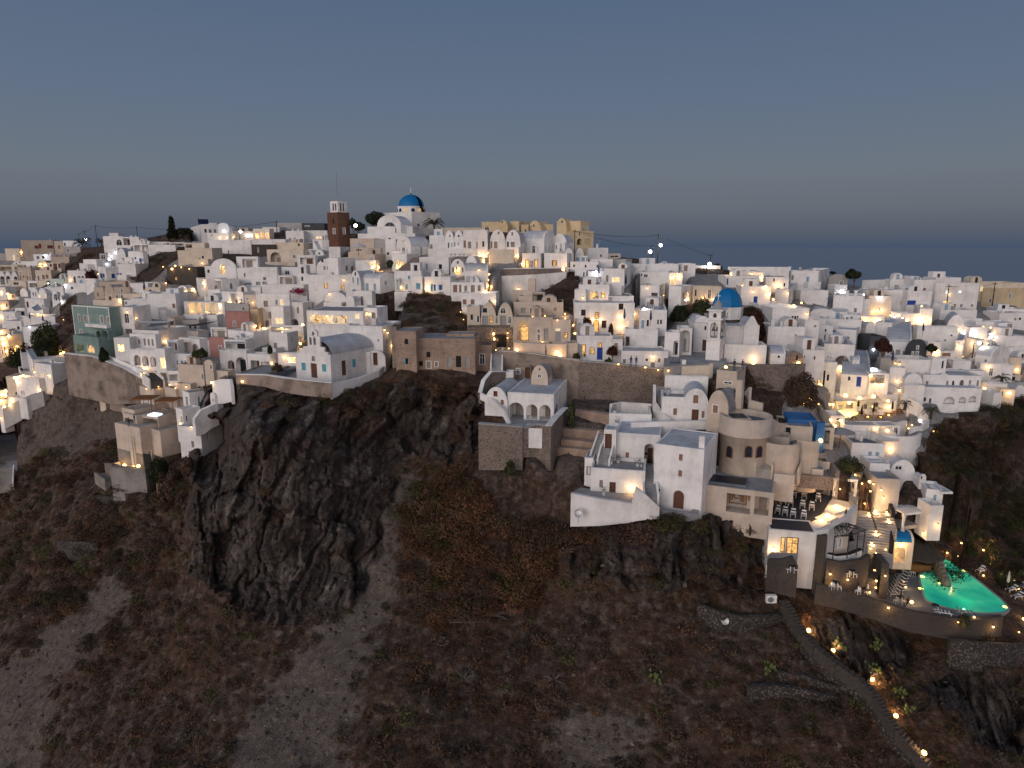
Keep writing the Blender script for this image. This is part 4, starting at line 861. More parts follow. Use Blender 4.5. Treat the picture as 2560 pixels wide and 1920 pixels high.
mb.box(W_-.3, W_, .36, D_, -1.5, ze).box(0, .3, .36, D_, -1.5, ze).box(.31, W_-.31, D_-.3, D_, -1.5, ze+.2); mb.build('wall', 'white_plaster', ch.root)
for x, y, w_, h_, m_ in ((2198, 1000, 40, 190, 'wood'), (2325, 940, 34, 104, 'turquoise')):
    sa, za = ch.fr.onR(cx(x-w_/2), cy(y+h_/2)); sb, _ = ch.fr.onR(cx(x+w_/2), cy(y)); _, zb = ch.fr.onR(cx(x), cy(y-h_/2)); q_ = ch.box('door' if m_ == 'wood' else 'shutter', m_, W_+.002, W_+.06, sa, sb, max(za, .05), zb)
rise = W_*.30; arc = [(W_/2-W_/2*cos(pi*i/16), ze+rise*sin(pi*i/16)) for i in range(17)]
vs = [(x, .355, z) for x, z in arc]+[(x, D_, z) for x, z in arc]+[(x, D_-.02, z) for x, z in arc]
mobj('roof', vs, [(i, i+1, 18+i, 17+i) for i in range(16)]+[tuple(range(34, 51))], 'roof_white', ch.root, False)
for hp in BH:
    u = sum(p[0] for p in hp[:2])/2; z = max(p[1] for p in hp)
    MB().lathe([(0, .0), (.08, -.02), (.13, -.25), (.2, -.42), (0, -.42)], 10, (u, .17, z-.12)).build('bell', 'bell_bronze', ch.root)
u, z = zL(1815, 520)
MB().box(u-.05, u+.05, .1, .2, z-.1, z+1.0).box(u-.3, u+.3, .1, .2, z+.5, z+.62).build('cross', 'white_plaster', ch.root)
# chapel forecourt plinth: white wall, dark blue floor, little gate house behind
zf = ch.fr.O.z
slab([(1180, 1090), (1610, 1000), (2170, 1100), (2700, 985), (2900, 880), (3000, 760), (2200, 800), (1500, 920)], zf-.02, .3, 'paving_blue', 'dark blue grey forecourt paving round the clifftop chapel', name='forecourt', cat='terrace', ext=1.2)
swall([(850, 1085, 1140, 112), (1210, 1090, 1190, 110), (1450, 1125, 1260, 109), (1700, 1155, 1300, 108), (2050, 1190, 1330, 107.5)], 'old_plaster', 'worn stone plinth wall below the clifftop chapel', ext=.6, th=.5, cap='white_plaster')
swall([(2052, 1190, 1330, 107.6), (2210, 1165, 1240, 110), (2400, 1120, 1180, 113), (2640, 1030, 1090, 117), (2720, 960, 1030, 121)], 'white_plaster', 'white parapet wall curving behind the clifftop chapel', ext=.8, th=.4)
h('v', 2475, 0, 2720, 780, 980, 'little white gate chapel with dark door behind the clifftop chapel', 'd 2592 885 50 150', dep=4, t=120, rise=1.4, ext=2, name='chapel', cat='chapel')
# ================================================================ blue domed church, terraces below and the beige tower house
tile(1600, 620)
c2 = h('v', 1285, 1475, 1490, 855, 1260, 'white church with faceted blue dome beside the bell tower', 'w 1372 990 26 56 w 1362 1145 22 56', yaw=8, name='church', cat='church', t=121, rise=2.4, dep=6, ext=5)
for o in list(c2.root.children):
    if o.name.startswith('roof') or o.name.startswith('wall'): bpy.data.objects.remove(o)
W_, D_, H_ = c2.fr.W, c2.fr.D, c2.fr.H
MB().panel([(0, -3), (W_, -3), (W_, H_*.72), (W_-.25, H_*.74), (W_/2+.2, H_), (W_/2-.2, H_), (.25, H_*.76), (0, H_*.72)], [], 0, .5).build('gable', 'white_plaster', c2.root)
MB().box(.2, W_-.2, .51, D_, -3, H_*.7).build('wall', 'white_plaster', c2.root)
a_ = [(W_/2-(W_/2-.25)*cos(pi*i/12), H_*.68+1.3*sin(pi*i/12)) for i in range(13)]
mobj('roof', [(x, .51, z) for x, z in a_]+[(x, D_, z) for x, z in a_], [(i, i+1, 14+i, 13+i) for i in range(12)], 'roof_white', c2.root)
h('f', 1060, 1290, 1300, 975, 1300, 'south arm', '', into=c2, yaw=8, t=122.5, dep=8, par=.1)
nv = h('f', 660, 1060, 1300, 940, 1290, 'nave', 'w 818 1000 34 54 d 803 1215 44 140', into=c2, yaw=5, t=125, dep=9, par=.1)
h('v', 660, 900, 905, 850, 1000, 'west gable', '', into=c2, yaw=4, t=126, dep=8, rise=2.5)
# dome centre over the crossing: pixel (1080,720) at depth ~130
pd = pt(cx(1080), cy(860), 129); lp = (Matrix.Translation(c2.fr.O)@Matrix.Rotation(-c2.fr.th, 4, 'Z')).inverted()@pd
dome(c2.root, (lp.x, lp.y), lp.z-.3, 2.95, 2.0, 2.75, 3.3, 8, oct_=True, nub=.2, cross=False, glassm='brown_shutter')
# bell tower of cut stone
btw = h('f', 815, 985, 1050, 1160, 1440, 'square white three tier bell tower with open arches', '', yaw=28, name='bell_tower', cat='tower', t=116.5, par=.05, chim=False, ext=3, dep=None)
q = btw; W_, D_, H_ = q.fr.W, q.fr.D, q.fr.H
B_ = max(W_, D_)*.5
def tier(z0, z1, m, hole, mat='white_plaster'):
    mb = MB(); a1, a2, b1, b2 = m, W_-m, m, D_-m
    hw = (a2-a1)*hole[0]; hd_ = (b2-b1)*hole[0]; hz = (z1-z0)*hole[1]; hh = (z1-z0)*hole[2]
    outl = [(a1, z0), (a2, z0), (a2, z1), (a1, z1)]; hl = archpoly((a1+a2)/2, z0+hz, hw, hh)
    outd = [(b1+.36, z0), (b2-.36, z0), (b2-.36, z1), (b1+.36, z1)]; hd2 = archpoly((b1+b2)/2, z0+hz, hd_*.9, hh)
    mb.panel(outl, [hl], b1, .35); mb.panel(outl, [hl], b2-.35, .35); mb.panel(outd, [hd2], m, .35, 'R', W_); mb.panel(outd, [hd2], m, .35, 'R', W_)
    n = len(outd)+len(hd2)
    mb.panel(outd, [hd2], W_-m-.35, .35, 'R', W_)
    mb.build('tier', mat, q.root)
z1_ = q.fr.onL(cx(900), cy(1150))[1]; z2_ = q.fr.onL(cx(900), cy(895))[1]; z3_ = q.fr.onL(cx(900), cy(785))[1]
for z in (z1_, z2_, z3_): q.box('cornice', 'white_plaster', -.18, W_+.18, -.18, D_+.18, z-.02, z+.2)
tier(z1_+.21, z2_-.03, .12, (.62, .04, .82)); tier(z2_+.21, z3_-.03, .12, (.3, .1, .6))
for dx in (-.35, .3):
    MB().lathe([(0, 0), (.12, -.03), (.2, -.4), (.33, -.7), (0, -.7)], 12, (W_/2+dx, D_*.3, z1_+(z2_-z1_)*.62)).build('bell', 'bell_bronze', q.root)
MB().lathe([(0, 0), (.12, -.03), (.2, -.4), (.33, -.7), (0, -.7)], 12, (W_*.8, D_*.6, z1_+(z2_-z1_)*.55)).build('bell', 'bell_bronze', q.root)
MB().lathe([(W_*.38, 0), (W_*.34, .5), (W_*.2, 1.1), (.1, 1.5), (0, 1.6)], 10, (W_/2, D_/2, z3_+.2)).build('cupola', 'roof_grey', q.root)
MB().box(W_/2-.05, W_/2+.05, D_/2-.05, D_/2+.05, z3_+1.7, z3_+3).box(W_/2-.35, W_/2+.35, D_/2-.04, D_/2+.04, z3_+2.3, z3_+2.42).build('cross', 'white_plaster', q.root)
zc = pt(cx(650), cy(1400), 117).z
slab([(300, 1480), (830, 1440), (1080, 1430), (1080, 1290), (650, 1290), (420, 1310), (300, 1370)], zc, .3, 'paving', 'grey paved courtyard in front of the blue domed church', name='courtyard', cat='courtyard', ext=1.5)
h('f', 1045, 1570, 1625, 1215, 1440, 'white plinth terrace under the blue domed church', '', yaw=10, t=118, dep=5, ext=4, par=.8, pave=1)
h('f', 485, 640, 655, 1000, 1320, 'white wall with tall niche and arch left of the bell tower', 'a 560 1165 120 280', yaw=6, t=122, dep=4, rec=1.5)
h('f', 300, 485, 500, 1060, 1330, 'white sloping wall beside the tall niche', 'a 450 1250 70 180', yaw=25, t=120, dep=4, rec=1)
swall([(1290, 1465, 1700, 113), (1500, 1462, 1760, 112.6), (1740, 1462, 1790, 112.4), (2050, 1450, 1700, 113.6)], 'stone_wall', 'rubble retaining wall lit by lamps behind the huge brown bush', ext=1.5, th=.8)
swall([(520, 1480, 1560, 112), (850, 1465, 1600, 111.5), (870, 1440, 1620, 111)], 'cream_plaster', 'pale yellow lit parapet wall below the church courtyard', ext=2)
h('f', 520, 0, 570, 1400, 1540, 'white rounded gate pillar beside the iron gate', '', dep=.9, t=113, par=.05, name='gate_pillar', cat='pillar')
gt = empty('iron_gate', pt(cx(465), cy(1520), 113.2), 0, 'small wrought iron gate at the church courtyard entrance', 'gate')
m_ = MB()
for i in range(9): m_.tube([(-1.2+i*.3, 0, 0), (-1.2+i*.3, 0, 1.9+.5*cos((i-4)/4*1.3))], .035, 4)
m_.tube([(-1.2, 0, 1.2), (1.2, 0, 1.2)], .04, 4).tube([(-1.2, 0, .2), (1.2, 0, .2)], .04, 4).build('bars', 'dark_metal', gt)
# houses around the church
h('f', 0, 365, 520, 305, 460, 'white flat terrace house with dark window slots by the ridge wall', 'w 20 338 16 30 w 72 343 56 40', yaw=15, t=150)
h('f', 365, 525, 690, 310, 480, 'white house with two wall lamps and orange lit windows', 'l 394 415 18 60 l 434 425 22 90 w 536 425 20 40', yaw=12, t=147)
h('f', 530, 0, 690, 195, 320, 'white and dark grey roof kiosk at the end of the ridge wall', 'g 572 245 60 90', dep=5, t=160)
h('f', 690, 0, 1005, 222, 262, 'low white roadside wall right of the ridge kiosk', '', dep=3, t=172)
h('f', 0, 235, 360, 470, 690, 'grey white house with open corner loggia below the ridge', 'O 180 615 80 110', yaw=20, t=141)
h('f', 355, 510, 670, 478, 690, 'white house with one lantern lit doorway', 'l 538 590 14 60 A 590 605 44 110 w 625 590 14 60', yaw=40, t=139)
h('f', 665, 1010, 1040, 482, 660, 'cream lit house with arched window above the green shrubs', 'w 697 560 20 80 o 868 578 46 104', c='c', yaw=8, t=140)
h('f', 1070, 0, 1490, 350, 490, 'white house with navy framed windows behind the blue dome', 'b 1094 420 22 80 b 1318 420 34 78 b 1396 425 34 94', dep=6, t=150)
h('f', 1250, 1620, 1700, 480, 720, 'white house with blue door under the stair ramp', 'b 1443 650 46 90', yaw=8, t=142)
h('f', 1115, 1860, 1885, 240, 350, 'long white roof house with terracotta shutters on the right skyline', 'k 1292 295 70 44 k 1408 284 78 28', yaw=5, t=170)
h('f', 1225, 1540, 1640, 300, 370, 'white rounded terrace above the navy framed windows', '', yaw=8, t=158, pave=1)
h('f', 1560, 1850, 1880, 365, 560, 'white house with two glaring lit windows beside the stair ramp', 'y 1700 470 28 60 y 1742 465 26 70 w 1675 400 18 40 w 1806 460 22 44', yaw=6, t=153)
h('f', 1680, 1850, 1960, 520, 690, 'white rounded bastion wall washed with warm light', '', yaw=25, t=146)
h('f', 1880, 0, 2220, 285, 450, 'white skyline house with pale blue doors and balustrade', 'g 1905 370 34 60 p 2095 400 46 92', dep=6, t=172)
h('f', 1640, 0, 2100, 750, 1000, 'white house with a three part dark window', 'w 1908 882 26 62 w 1940 880 26 62 w 1970 878 22 60', t=131, dep=7)
h('f', 1480, 0, 1870, 700, 780, 'white balustraded roof terrace right of the church tree', '', dep=7, t=137, par=.8, pave=1)
h('f', 1585, 2045, 2060, 985, 1260, 'white corner house with stained wall and one shutter', 'g 1945 1095 36 44', yaw=6, t=125, dep=7)
h('f', 2040, 0, 2220, 900, 1200, 'white three storey wall house right of the stained wall house', 'g 2190 975 40 34 w 2180 1180 20 40', dep=6, t=128)
h('V', 1640, 1810, 1905, 1325, 1450, 'small white vault hut with arched door beside stone arch', 'w 1735 1357 36 34 o 1785 1370 30 80', yaw=12, t=116, rise=1.0)
h('v', 1810, 2035, 2060, 1290, 1455, 'rounded stone fronted house with one window above the scrub', 'w 1962 1370 26 60', c='s', yaw=8, t=115.5, rise=1.6, roof='roof_white')
h('f', 2030, 0, 2300, 1275, 1440, 'white house with two small square windows above the lamp', 'w 2056 1360 12 24 w 2183 1375 20 44', dep=7, t=118)
# left of church: terraces
tile(1200, 760)
h('f', 1985, 2165, 2330, 80, 320, 'white house with pale blue door at the terrace corner', 'p 2035 250 50 110 w 2097 240 28 80', yaw=15, t=129)
h('f', 2160, 2330, 2410, 75, 290, 'white cube house with navy loungers on its roof', 'w 2225 225 20 56 w 2262 225 22 56', yaw=10, t=127, par=.5)
h('f', 1800, 2215, 2300, 320, 560, 'white walled lounge terrace with grey sofas', 'O 1830 470 80 130', yaw=12, t=123, par=.8, dt=2)
h('f', 1210, 1650, 1760, 400, 760, 'white house with blue double door and warm lit windows', 'l 1400 582 56 76 l 1498 510 46 56 b 1497 620 66 144 D 1298 580 46 150 G 1255 580 44 150', yaw=3, t=121.5, dep=5)
h('f', 1640, 1775, 1790, 440, 760, 'narrow white wing right of the blue double door', 'g 1700 535 60 110', yaw=4, t=121, dep=5)
h('f', 1760, 2345, 2365, 590, 820, 'white street house with lit doorway and low wall', 'g 1805 712 46 60 y 2160 690 64 60 g 2160 770 62 90 w 2085 700 30 30 k 2240 705 30 50', yaw=3, t=119.5, dep=6)
swall([(420, 480, 590), (800, 500, 640), (1080, 500, 680)], 'beige_plaster', 'beige garden wall glowing with warm floodlight', ext=1, t=120.5)
h('f', 1080, 0, 1215, 490, 690, 'beige end wall between hotel and blue door house', '', c='e', t=121, dep=4)
# great stone terrace walls
swall([(240, 590, 850, 118.5), (620, 620, 900, 117.5), (1000, 680, 1010, 116), (1230, 710, 1180, 114.5)], 'old_plaster', 'weathered plaster retaining wall with a blind arch and brown door', ext=3, th=.8, cap='cream_plaster')
swall([(1232, 720, 1190, 114.4), (1600, 745, 1200, 114), (2000, 790, 1240, 113.5), (2350, 830, 1200, 113.5), (2620, 880, 1130, 114.5)], 'stone_wall', 'tall dark speckled stone retaining wall under the street', ext=3, th=.8, cap='grey_plaster')
d_ = h('f', 440, 640, 650, 780, 935, 'old plastered recess house with brown door and barred window', 'w 473 840 60 66 d 596 855 62 144', c='O', yaw=3, t=116.3, dep=2)
stair(205, 830, 215, 590, 1.6, 'long stone stair climbing between the ruin and the plaster wall', t0=115.5, t1=119.5)
h('v', 640, 845, 870, 770, 1050, 'tiny beige vaulted hut with two dark square windows', 'w 744 817 18 24 w 744 895 50 44', c='e', yaw=14, t=111, rise=2.2, dep=4)
# three arch house
ta = h('f', 345, 920, 1120, 1130, 1480, 'white terrace house with three big arches and flat grey roof', 'a 447 1340 198 220 a 649 1350 140 190 a 812 1360 140 196 o 952 1350 40 190', yaw=14, t=104.5, rec=2.6, par=.1, ext=1)
h('v', 60, 345, 370, 1045, 1330, 'left vault', 'r 194 1120 46 62 k 279 1225 50 68', into=ta, yaw=14, t=105.5, rise=2.8, dep=9, ext=1)
h('v', 350, 750, 760, 995, 1075, 'rear vaults', 'w 405 1062 20 30', into=ta, yaw=14, t=112.5, n=2, rise=1.6, dep=4, ext=1)
ta.box('bench', 'white_plaster', ta.fr.W*.35, ta.fr.W*.5, .9, 1.3, 0, .45); 
swall([(20, 1110, 1130, 108), (60, 960, 1080, 110), (150, 850, 1040, 112), (320, 850, 1000, 114)], 'stone_wall', 'small curved stone wall with white edge left of the three arch house', ext=1.5, th=.5, cap='white_plaster')
h('f', 320, 415, 420, 850, 980, 'white stub wall block behind the vaults', '', yaw=6, t=114, dep=2)
swall([(0, 1110, 1130, 107), (150, 1190, 1215, 105), (290, 1330, 1350, 103.5), (370, 1490, 1500, 103)], 'white_plaster', 'thin white curb following the rock left of the three arch house', ext=.8, th=.4)
swall([(-15, 1500, 2060, 100.5), (530, 1545, 2060, 99.5), (545, 1560, 1900, 99.5), (700, 1510, 1900, 100.3), (880, 1530, 2080, 99.3)], 'stone_wall', 'stone basement wall carrying the terrace of the three arch house', ext=.2, th=.8, cap='grey_plaster')
swall([(882, 1530, 2080, 99.3), (960, 1430, 1900, 102), (1090, 1300, 1700, 107)], 'stone_wall', 'side stone wall with white coping climbing behind the three arch house', ext=3, th=.8, cap='white_plaster')
h('f', 560, 775, 800, 1560, 1790, 'small white walled yard set in the stone basement', 'r 815 1620 30 120', yaw=10, t=99.2, dep=2.5, ext=0.2, par=1.2, roof='paving')
zt_ = pt(cx(600), cy(1475), 104).z
slab([(300, 1500), (540, 1550), (700, 1500), (900, 1500), (1080, 1310), (900, 1400), (360, 1380)], zt_, .3, 'paving', 'grey paved terrace in front of the three arches', ext=1)
# abandoned terraces between
for i, (y, xa, xb) in enumerate(((1340, 1180, 1620), (1560, 1020, 1560), (1700, 1010, 1500), (1800, 960, 1470))):
    swall([(xa, y-10, y+26), ((xa+xb)/2, y+12, y+50), (xb, y+40, y+80)], 'ruin_wall', ('upper', 'second', 'third', 'lowest')[i]+' dry stone terrace wall in the empty gardens below the street', ext=1.2, th=1.2, dt=-1.5, grp='dry stone terrace walls below the street')
# ================================================================ eastern quarter
tile(2000, 660)
h('f', 0, 225, 350, 85, 330, 'white skyline cube house with pale blue door and grey side wall', 'p 92 195 44 84 w 243 185 14 60 w 312 180 12 60', yaw=30, t=174, dep=None)
h('v', 345, 585, 600, 130, 330, 'grey rounded house beside the big dark tree on the right skyline', '', c='q', yaw=15, t=178, rise=1.2)
h('f', 430, 0, 585, 262, 345, 'small white cube in front of the grey rounded house', '', dep=4, t=172)
h('f', 0, 0, 345, 330, 470, 'white house with a chimney block below the grey rounded house', 'w 343 430 18 30', dep=8, t=160)
h('f', 765, 825, 1120, 205, 350, 'white flat skyline house right of the big dark tree', 'w 785 290 14 40', yaw=65, t=178)
h('f', 1115, 1320, 1400, 195, 350, 'white skyline house with narrow shaded door and roof boxes', 'g 1216 300 34 56 k 1315 310 34 44', yaw=10, t=176)
h('f', 1395, 0, 1660, 198, 560, 'tall white skyline house with one brown shutter band', 'k 1515 320 128 48', dep=8, t=172)
h('f', 800, 1330, 1450, 330, 620, 'white house with a long slanting stair wall', 'w 1465 590 20 30', yaw=15, t=168)
h('f', 1320, 0, 1620, 340, 620, 'white terraced house with a blue blind and balustrade', 'b 1393 482 104 52', dep=7, t=166)
h('f', 1690, 0, 2005, 170, 260, 'white roof structures with two tall chimneys on the right skyline', '', dep=6, t=185, chim=True)
h('f', 1660, 2200, 2240, 240, 580, 'large white house with two cool lit windows and a round porch', 'c 1838 350 44 44 c 2000 345 46 34 A 1830 510 104 120 g 1935 517 40 46 w 2018 515 40 42 g 2150 517 42 36', yaw=6, t=170)
h('v', 1668, 0, 1735, 475, 560, 'tiny white shrine with pointed roof beside the round porch house', 'd 1700 525 36 50', dep=3, t=165, rise=1.2, name='shrine', cat='shrine')
h('f', 845, 1130, 1300, 400, 620, 'cream house front lit by tall uplights', 'w 990 565 14 30', c='c', yaw=12, t=160)
h('f', 400, 770, 800, 400, 640, 'white house with curved sail canopy and tall shutter', 'g 690 595 44 100 w 190 500 24 30', yaw=30, t=157)
h('v', 120, 440, 525, 560, 700, 'low white rounded house with a grey shutter', 'g 458 638 30 60', yaw=15, t=150, rise=1.2)
h('f', 765, 0, 860, 440, 640, 'white wall beside the uplit cream house', '', dep=5, t=159)
h('f', 525, 750, 770, 640, 760, 'white terrace with three small dark windows in the village lane', 'w 537 685 24 36 w 590 682 40 44 w 645 668 40 40', yaw=10, t=147)
h('f', 750, 1050, 1070, 655, 760, 'white house with glaring lamps over the lane steps', 'y 912 680 30 56', yaw=5, t=148)
h('f', 1480, 1640, 1745, 560, 760, 'white house with warm lit terrace under the balustrade', 'y 1500 690 20 60 w 1683 650 18 34 w 1683 700 40 40', yaw=25, t=153)
h('f', 1280, 0, 1490, 620, 700, 'white terrace wall with small lamps right of the uplit house', '', dep=5, t=154, par=.7, pave=1)
h('v', 1800, 2040, 2190, 640, 1000, 'white domed vault house with uplights at its side wall', 'w 2085 810 20 60 w 2137 805 20 60', yaw=28, t=150, rise=4.2)
h('f', 1740, 0, 2200, 575, 700, 'white long wall below the round porch house', '', dep=6, t=160)
h('f', 930, 1135, 1300, 735, 900, 'white block with a brown window over the curved lane', 'g 1165 850 46 50', yaw=40, t=143)
h('v', 820, 0, 940, 720, 860, 'white rounded wall end beside the stepped lane', '', dep=5, t=144, rise=1.4)
h('f', 1440, 1945, 2010, 785, 1060, 'large white house with a tiny blue window and wall lamp', 'w 1895 890 34 26 g 1815 950 46 24 k 1985 890 16 50', yaw=6, t=141, par=.2)
h('V', 1060, 1370, 1580, 985, 1200, 'white house with vault roof and charcoal painted round gable', 'g 1147 1100 44 90 G 1222 1115 54 90 g 1300 1120 48 80 y 1470 1040 36 50 w 1410 1105 30 34 w 1462 1105 44 40', yaw=28, t=135, rise=2.4, roof='roof_white')
h('v', 1368, 0, 1580, 940, 1130, 'charcoal round gable front with white framed windows', 'w 1470 1040 34 46 w 1410 1108 30 36 w 1465 1108 40 40', c='k', dep=1.2, t=133.8, rise=2.6, yaw=-18)
h('f', 870, 0, 1060, 905, 1020, 'dark grey walled terrace over the lane', '', c='k', dep=5, t=137)
h('f', 440, 690, 720, 825, 1010, 'white flat house with rounded corner left of the stepped lane', '', yaw=30, t=137)
h('f', 120, 395, 420, 770, 990, 'white house with rounded shoulder and hanging unit', 'g 208 775 34 28 w 320 830 20 36 g 310 920 20 60', yaw=10, t=134)
h('f', 25, 320, 380, 680, 800, 'white roof terrace behind the rounded shoulder house', '', yaw=12, t=142)
h('f', 320, 760, 790, 700, 830, 'curved white wall above the stepped lane', '', yaw=25, t=142)
h('f', 280, 660, 800, 1010, 1290, 'white house with large filled arch and two tiny windows', 'w 350 1160 14 14 w 388 1170 12 12 a 525 1200 180 110', yaw=18, t=126)
h('f', 35, 280, 300, 1040, 1230, 'white house with single slit window left of the filled arch', 'w 185 1178 20 50 w 58 1163 14 24', yaw=10, t=126)
h('V', 650, 740, 780, 1205, 1290, 'small white barrel kiosk at the foot of the lane', 'w 690 1243 24 40', yaw=12, t=124, rise=.8)
h('f', 110, 440, 460, 1230, 1520, 'white house with tall dark arched door and a lit niche', 'L 243 1440 40 100 o 300 1430 34 200 o 350 1420 30 80', yaw=15, t=122)
h('V', 505, 870, 1000, 1400, 1540, 'white house with violet glow and navy door under a wavy roof', 'w 615 1432 30 50 b 735 1470 54 120', yaw=25, t=119, rise=1.6)
h('f', 860, 1100, 1280, 1370, 1520, 'bright bar terrace recess with wooden counter', 'Q 960 1440 200 110', yaw=8, t=118, rec=3, roof='roof_white')
h('f', 1100, 1290, 1300, 1300, 1560, 'plain white wall house behind the bar terrace', '', yaw=20, t=124)
h('f', 1000, 1200, 1240, 1180, 1290, 'dark terrace with navy parasol by the lane', '', c='q', yaw=10, t=127, par=.9, pave=1)
h('f', 1200, 1640, 1800, 1200, 1290, 'long white lit wall of the swimming pool terrace', 'g 1250 1220 20 30', yaw=10, t=127, par=.9, roof='paving_blue')
h('f', 1640, 1820, 1830, 1180, 1320, 'white wall with a dark arched gate at the pool terrace', 'o 1783 1258 34 96', yaw=10, t=126)
h('v', 1300, 1520, 1560, 1370, 1540, 'pinkish lit vault with terrace left of the double arcade house', '', yaw=8, t=122, rise=1.6)
h('f', 1300, 1550, 1570, 1520, 1610, 'white balcony wall with planters left of the double arcade house', '', yaw=8, t=119, par=.8, pave=1)
tile(2118, 800)
# double arcade house on the east edge
da = h('f', 930, 1660, 1730, 700, 880, 'long white two storey house with arches over the eastern ravine', 'g 998 798 30 70 g 1250 797 28 70 o 1322 805 40 90 a 1430 800 54 100 g 1535 790 28 70 g 1632 790 26 70', yaw=8, t=124, dep=8)
h('f', 760, 1660, 1700, 855, 1060, 'lower arcade', 'o 970 992 40 50 w 1037 1010 26 60 a 1275 1005 140 94 a 1440 1000 90 80 a 1568 990 94 80', into=da, yaw=8, t=121, dep=7, rec=1.5)
h('v', 1115, 0, 1300, 665, 760, 'raised vault', '', into=da, t=125, dep=6, rise=2, yaw=8)
h('f', 840, 1260, 1300, 615, 690, 'white roof with blue edged skylight behind the double arcade house', '', yaw=8, t=130, roof='roof_white')
h('f', 1265, 1730, 1760, 640, 700, 'roof terrace with dark blue floor on the arcade house', '', yaw=8, t=129, roof='paving_blue', par=.2)
h('v', 700, 925, 940, 680, 800, 'white vault with tiny arched window', 'o 862 705 20 34', yaw=12, t=126, rise=2)
h('V', 1590, 1790, 2010, 460, 590, 'white vaulted guesthouse with five small windows and a lit door', 'g 1727 530 44 84 w 1803 520 18 50 w 1840 515 16 50 w 1897 510 16 50 w 1938 505 20 60 w 1972 500 14 46', yaw=60, t=134, rise=1.8)
h('f', 1640, 2050, 2060, 560, 780, 'white terrace house with palm in front below the vaulted guesthouse', '', yaw=20, t=131)
h('f', 2010, 0, 2160, 470, 700, 'beige house with orange lit entrance at the right', 'k 2060 640 20 50 y 2115 620 30 40', c='c', t=137, dep=6)
h('f', 2045, 0, 2160, 690, 790, 'beige balcony house with dark window below the orange entrance', 'h 2075 730 56 60', c='c', t=133, dep=5)
h('f', 1315, 1540, 1580, 510, 600, 'white low wall terrace between pool terrace and guesthouse', '', yaw=8, t=131, pave=1)
h('f', 1720, 1990, 2010, 800, 920, 'white curved deck house beside the palm at the ravine edge', 'o 1730 780 24 40', yaw=12, t=124)
h('f', 1900, 2085, 2110, 870, 1010, 'cream house corner with a dazzling wall lamp at the ravine edge', 'w 1942 920 18 60', c='c', yaw=15, t=122)
h('v', 2085, 0, 2215, 815, 960, 'white round walled terrace at the right frame edge', '', dep=6, t=126, rise=1.5)
h('f', 1815, 0, 1920, 910, 1060, 'pale hanging sheet wall shed below the deck house', '', dep=3, t=121)
h('f', 1990, 0, 2210, 780, 830, 'dark flat roofs at the right edge', '', c='q', dep=6, t=131, roof='roof_grey')
h('f', 1870, 2060, 2215, 40, 210, 'white house with grey door at the right frame edge', 'G 2030 85 60 90 g 2165 65 40 60 g 1925 125 44 40', yaw=15, t=152)
h('f', 1890, 0, 2215, -90, 40, 'white long house with grey shutters on the right edge', 'g 2103 -10 30 30 w 2160 -15 30 30', dep=6, t=165)
h('f', 1980, 0, 2215, 200, 330, 'white curved roofs at the right frame edge', '', dep=6, t=145)
h('v', 2110, 0, 2215, 390, 520, 'white arched portal house at the right frame edge', 'o 2190 460 40 70', dep=5, t=140, rise=1.8)
h('v', 1950, 0, 2120, 350, 470, 'white dune shaped roof left of the arched portal', '', dep=6, t=142, rise=1.6)
h('f', 1330, 1420, 1530, 255, 480, 'white house with bright glazed balcony facing the lane', 'y 1380 320 70 120', yaw=35, t=137)
h('f', 1520, 0, 1740, 90, 250, 'white lit terrace bar with a round mirror lamp', 'y 1660 200 60 30', dep=6, t=148)
h('f', 1600, 0, 1860, 20, 110, 'low lit house beside the road bend', 'y 1800 95 40 20', dep=5, t=155)
h('f', 1610, 0, 1740, 250, 380, 'white cafe terrace wall with railings by the road', 'w 1670 290 70 40', dep=5, t=141)
h('f', 1160, 1340, 1480, 390, 470, 'terrace with brown screens under the glazed balcony', 'k 1240 430 120 50 k 1370 435 70 60', yaw=10, t=135)
h('f', 990, 1160, 1170, 275, 440, 'white small house lit by two lamps beside the black tree', 'y 1115 400 60 60', yaw=10, t=136)
tile(2000, 660)
h('f', 2200, 0, 2800, 235, 400, 'long yellow lit building on the far right skyline', 'y 2270 305 40 70 w 2560 330 24 40', c='c', dep=8, t=188)
tile(1800, 560, 2.9105)
h('f', 2000, 2210, 2300, 620, 740, 'white houses below the parked cars at the right edge', 'g 2160 690 30 30', yaw=15, t=170)
h('f', 1895, 1985, 2230, 470, 610, 'cream wall building behind the parked cars', 'w 2110 520 20 30', c='y', yaw=72, t=184)
# ---------------------------------------------------------------- main white building and beige round tower
tile(1140, 880, 3.0722)
mb_ = h('f', 1510, 1880, 1985, 752, 1235, 'large white three storey house with grey flat roof and arched brown door', 'k 1727 808 38 56 k 1722 930 38 54 h 1558 1063 16 24', yaw=27, t=90, par=.08, ext=3, chim=False, frame='white_plaster')
h('f', 1222, 1560, 1700, 640, 900, 'rear wing', 'k 1315 797 36 62 a 1482 800 74 190', into=mb_, yaw=14, t=97, par=.08, dep=9.5, rec=2.4, frame='white_plaster')
W_, D_, H_ = mb_.fr.W, mb_.fr.D, mb_.fr.H
u_, z_ = mb_.fr.onL(cx(1707), cy(1200)); z2_ = mb_.fr.onL(cx(1707), cy(1062))[1]
MB().panel(archpoly(u_, z_, 2.2*.62, z2_-z_), [], -.05, .06).build('door', 'wood', mb_.root)
MB().panel(archpoly(u_, z_-.05, 2.2*.8, z2_-z_+.25), [archpoly(u_, z_, 2.2*.63, z2_-z_)], -.08, .1).build('frame', 'white_plaster', mb_.root)
mb_.box('chimney', 'white_plaster', W_-.9, W_-.2, .8, 1.5, H_-.05, H_+1.5) 
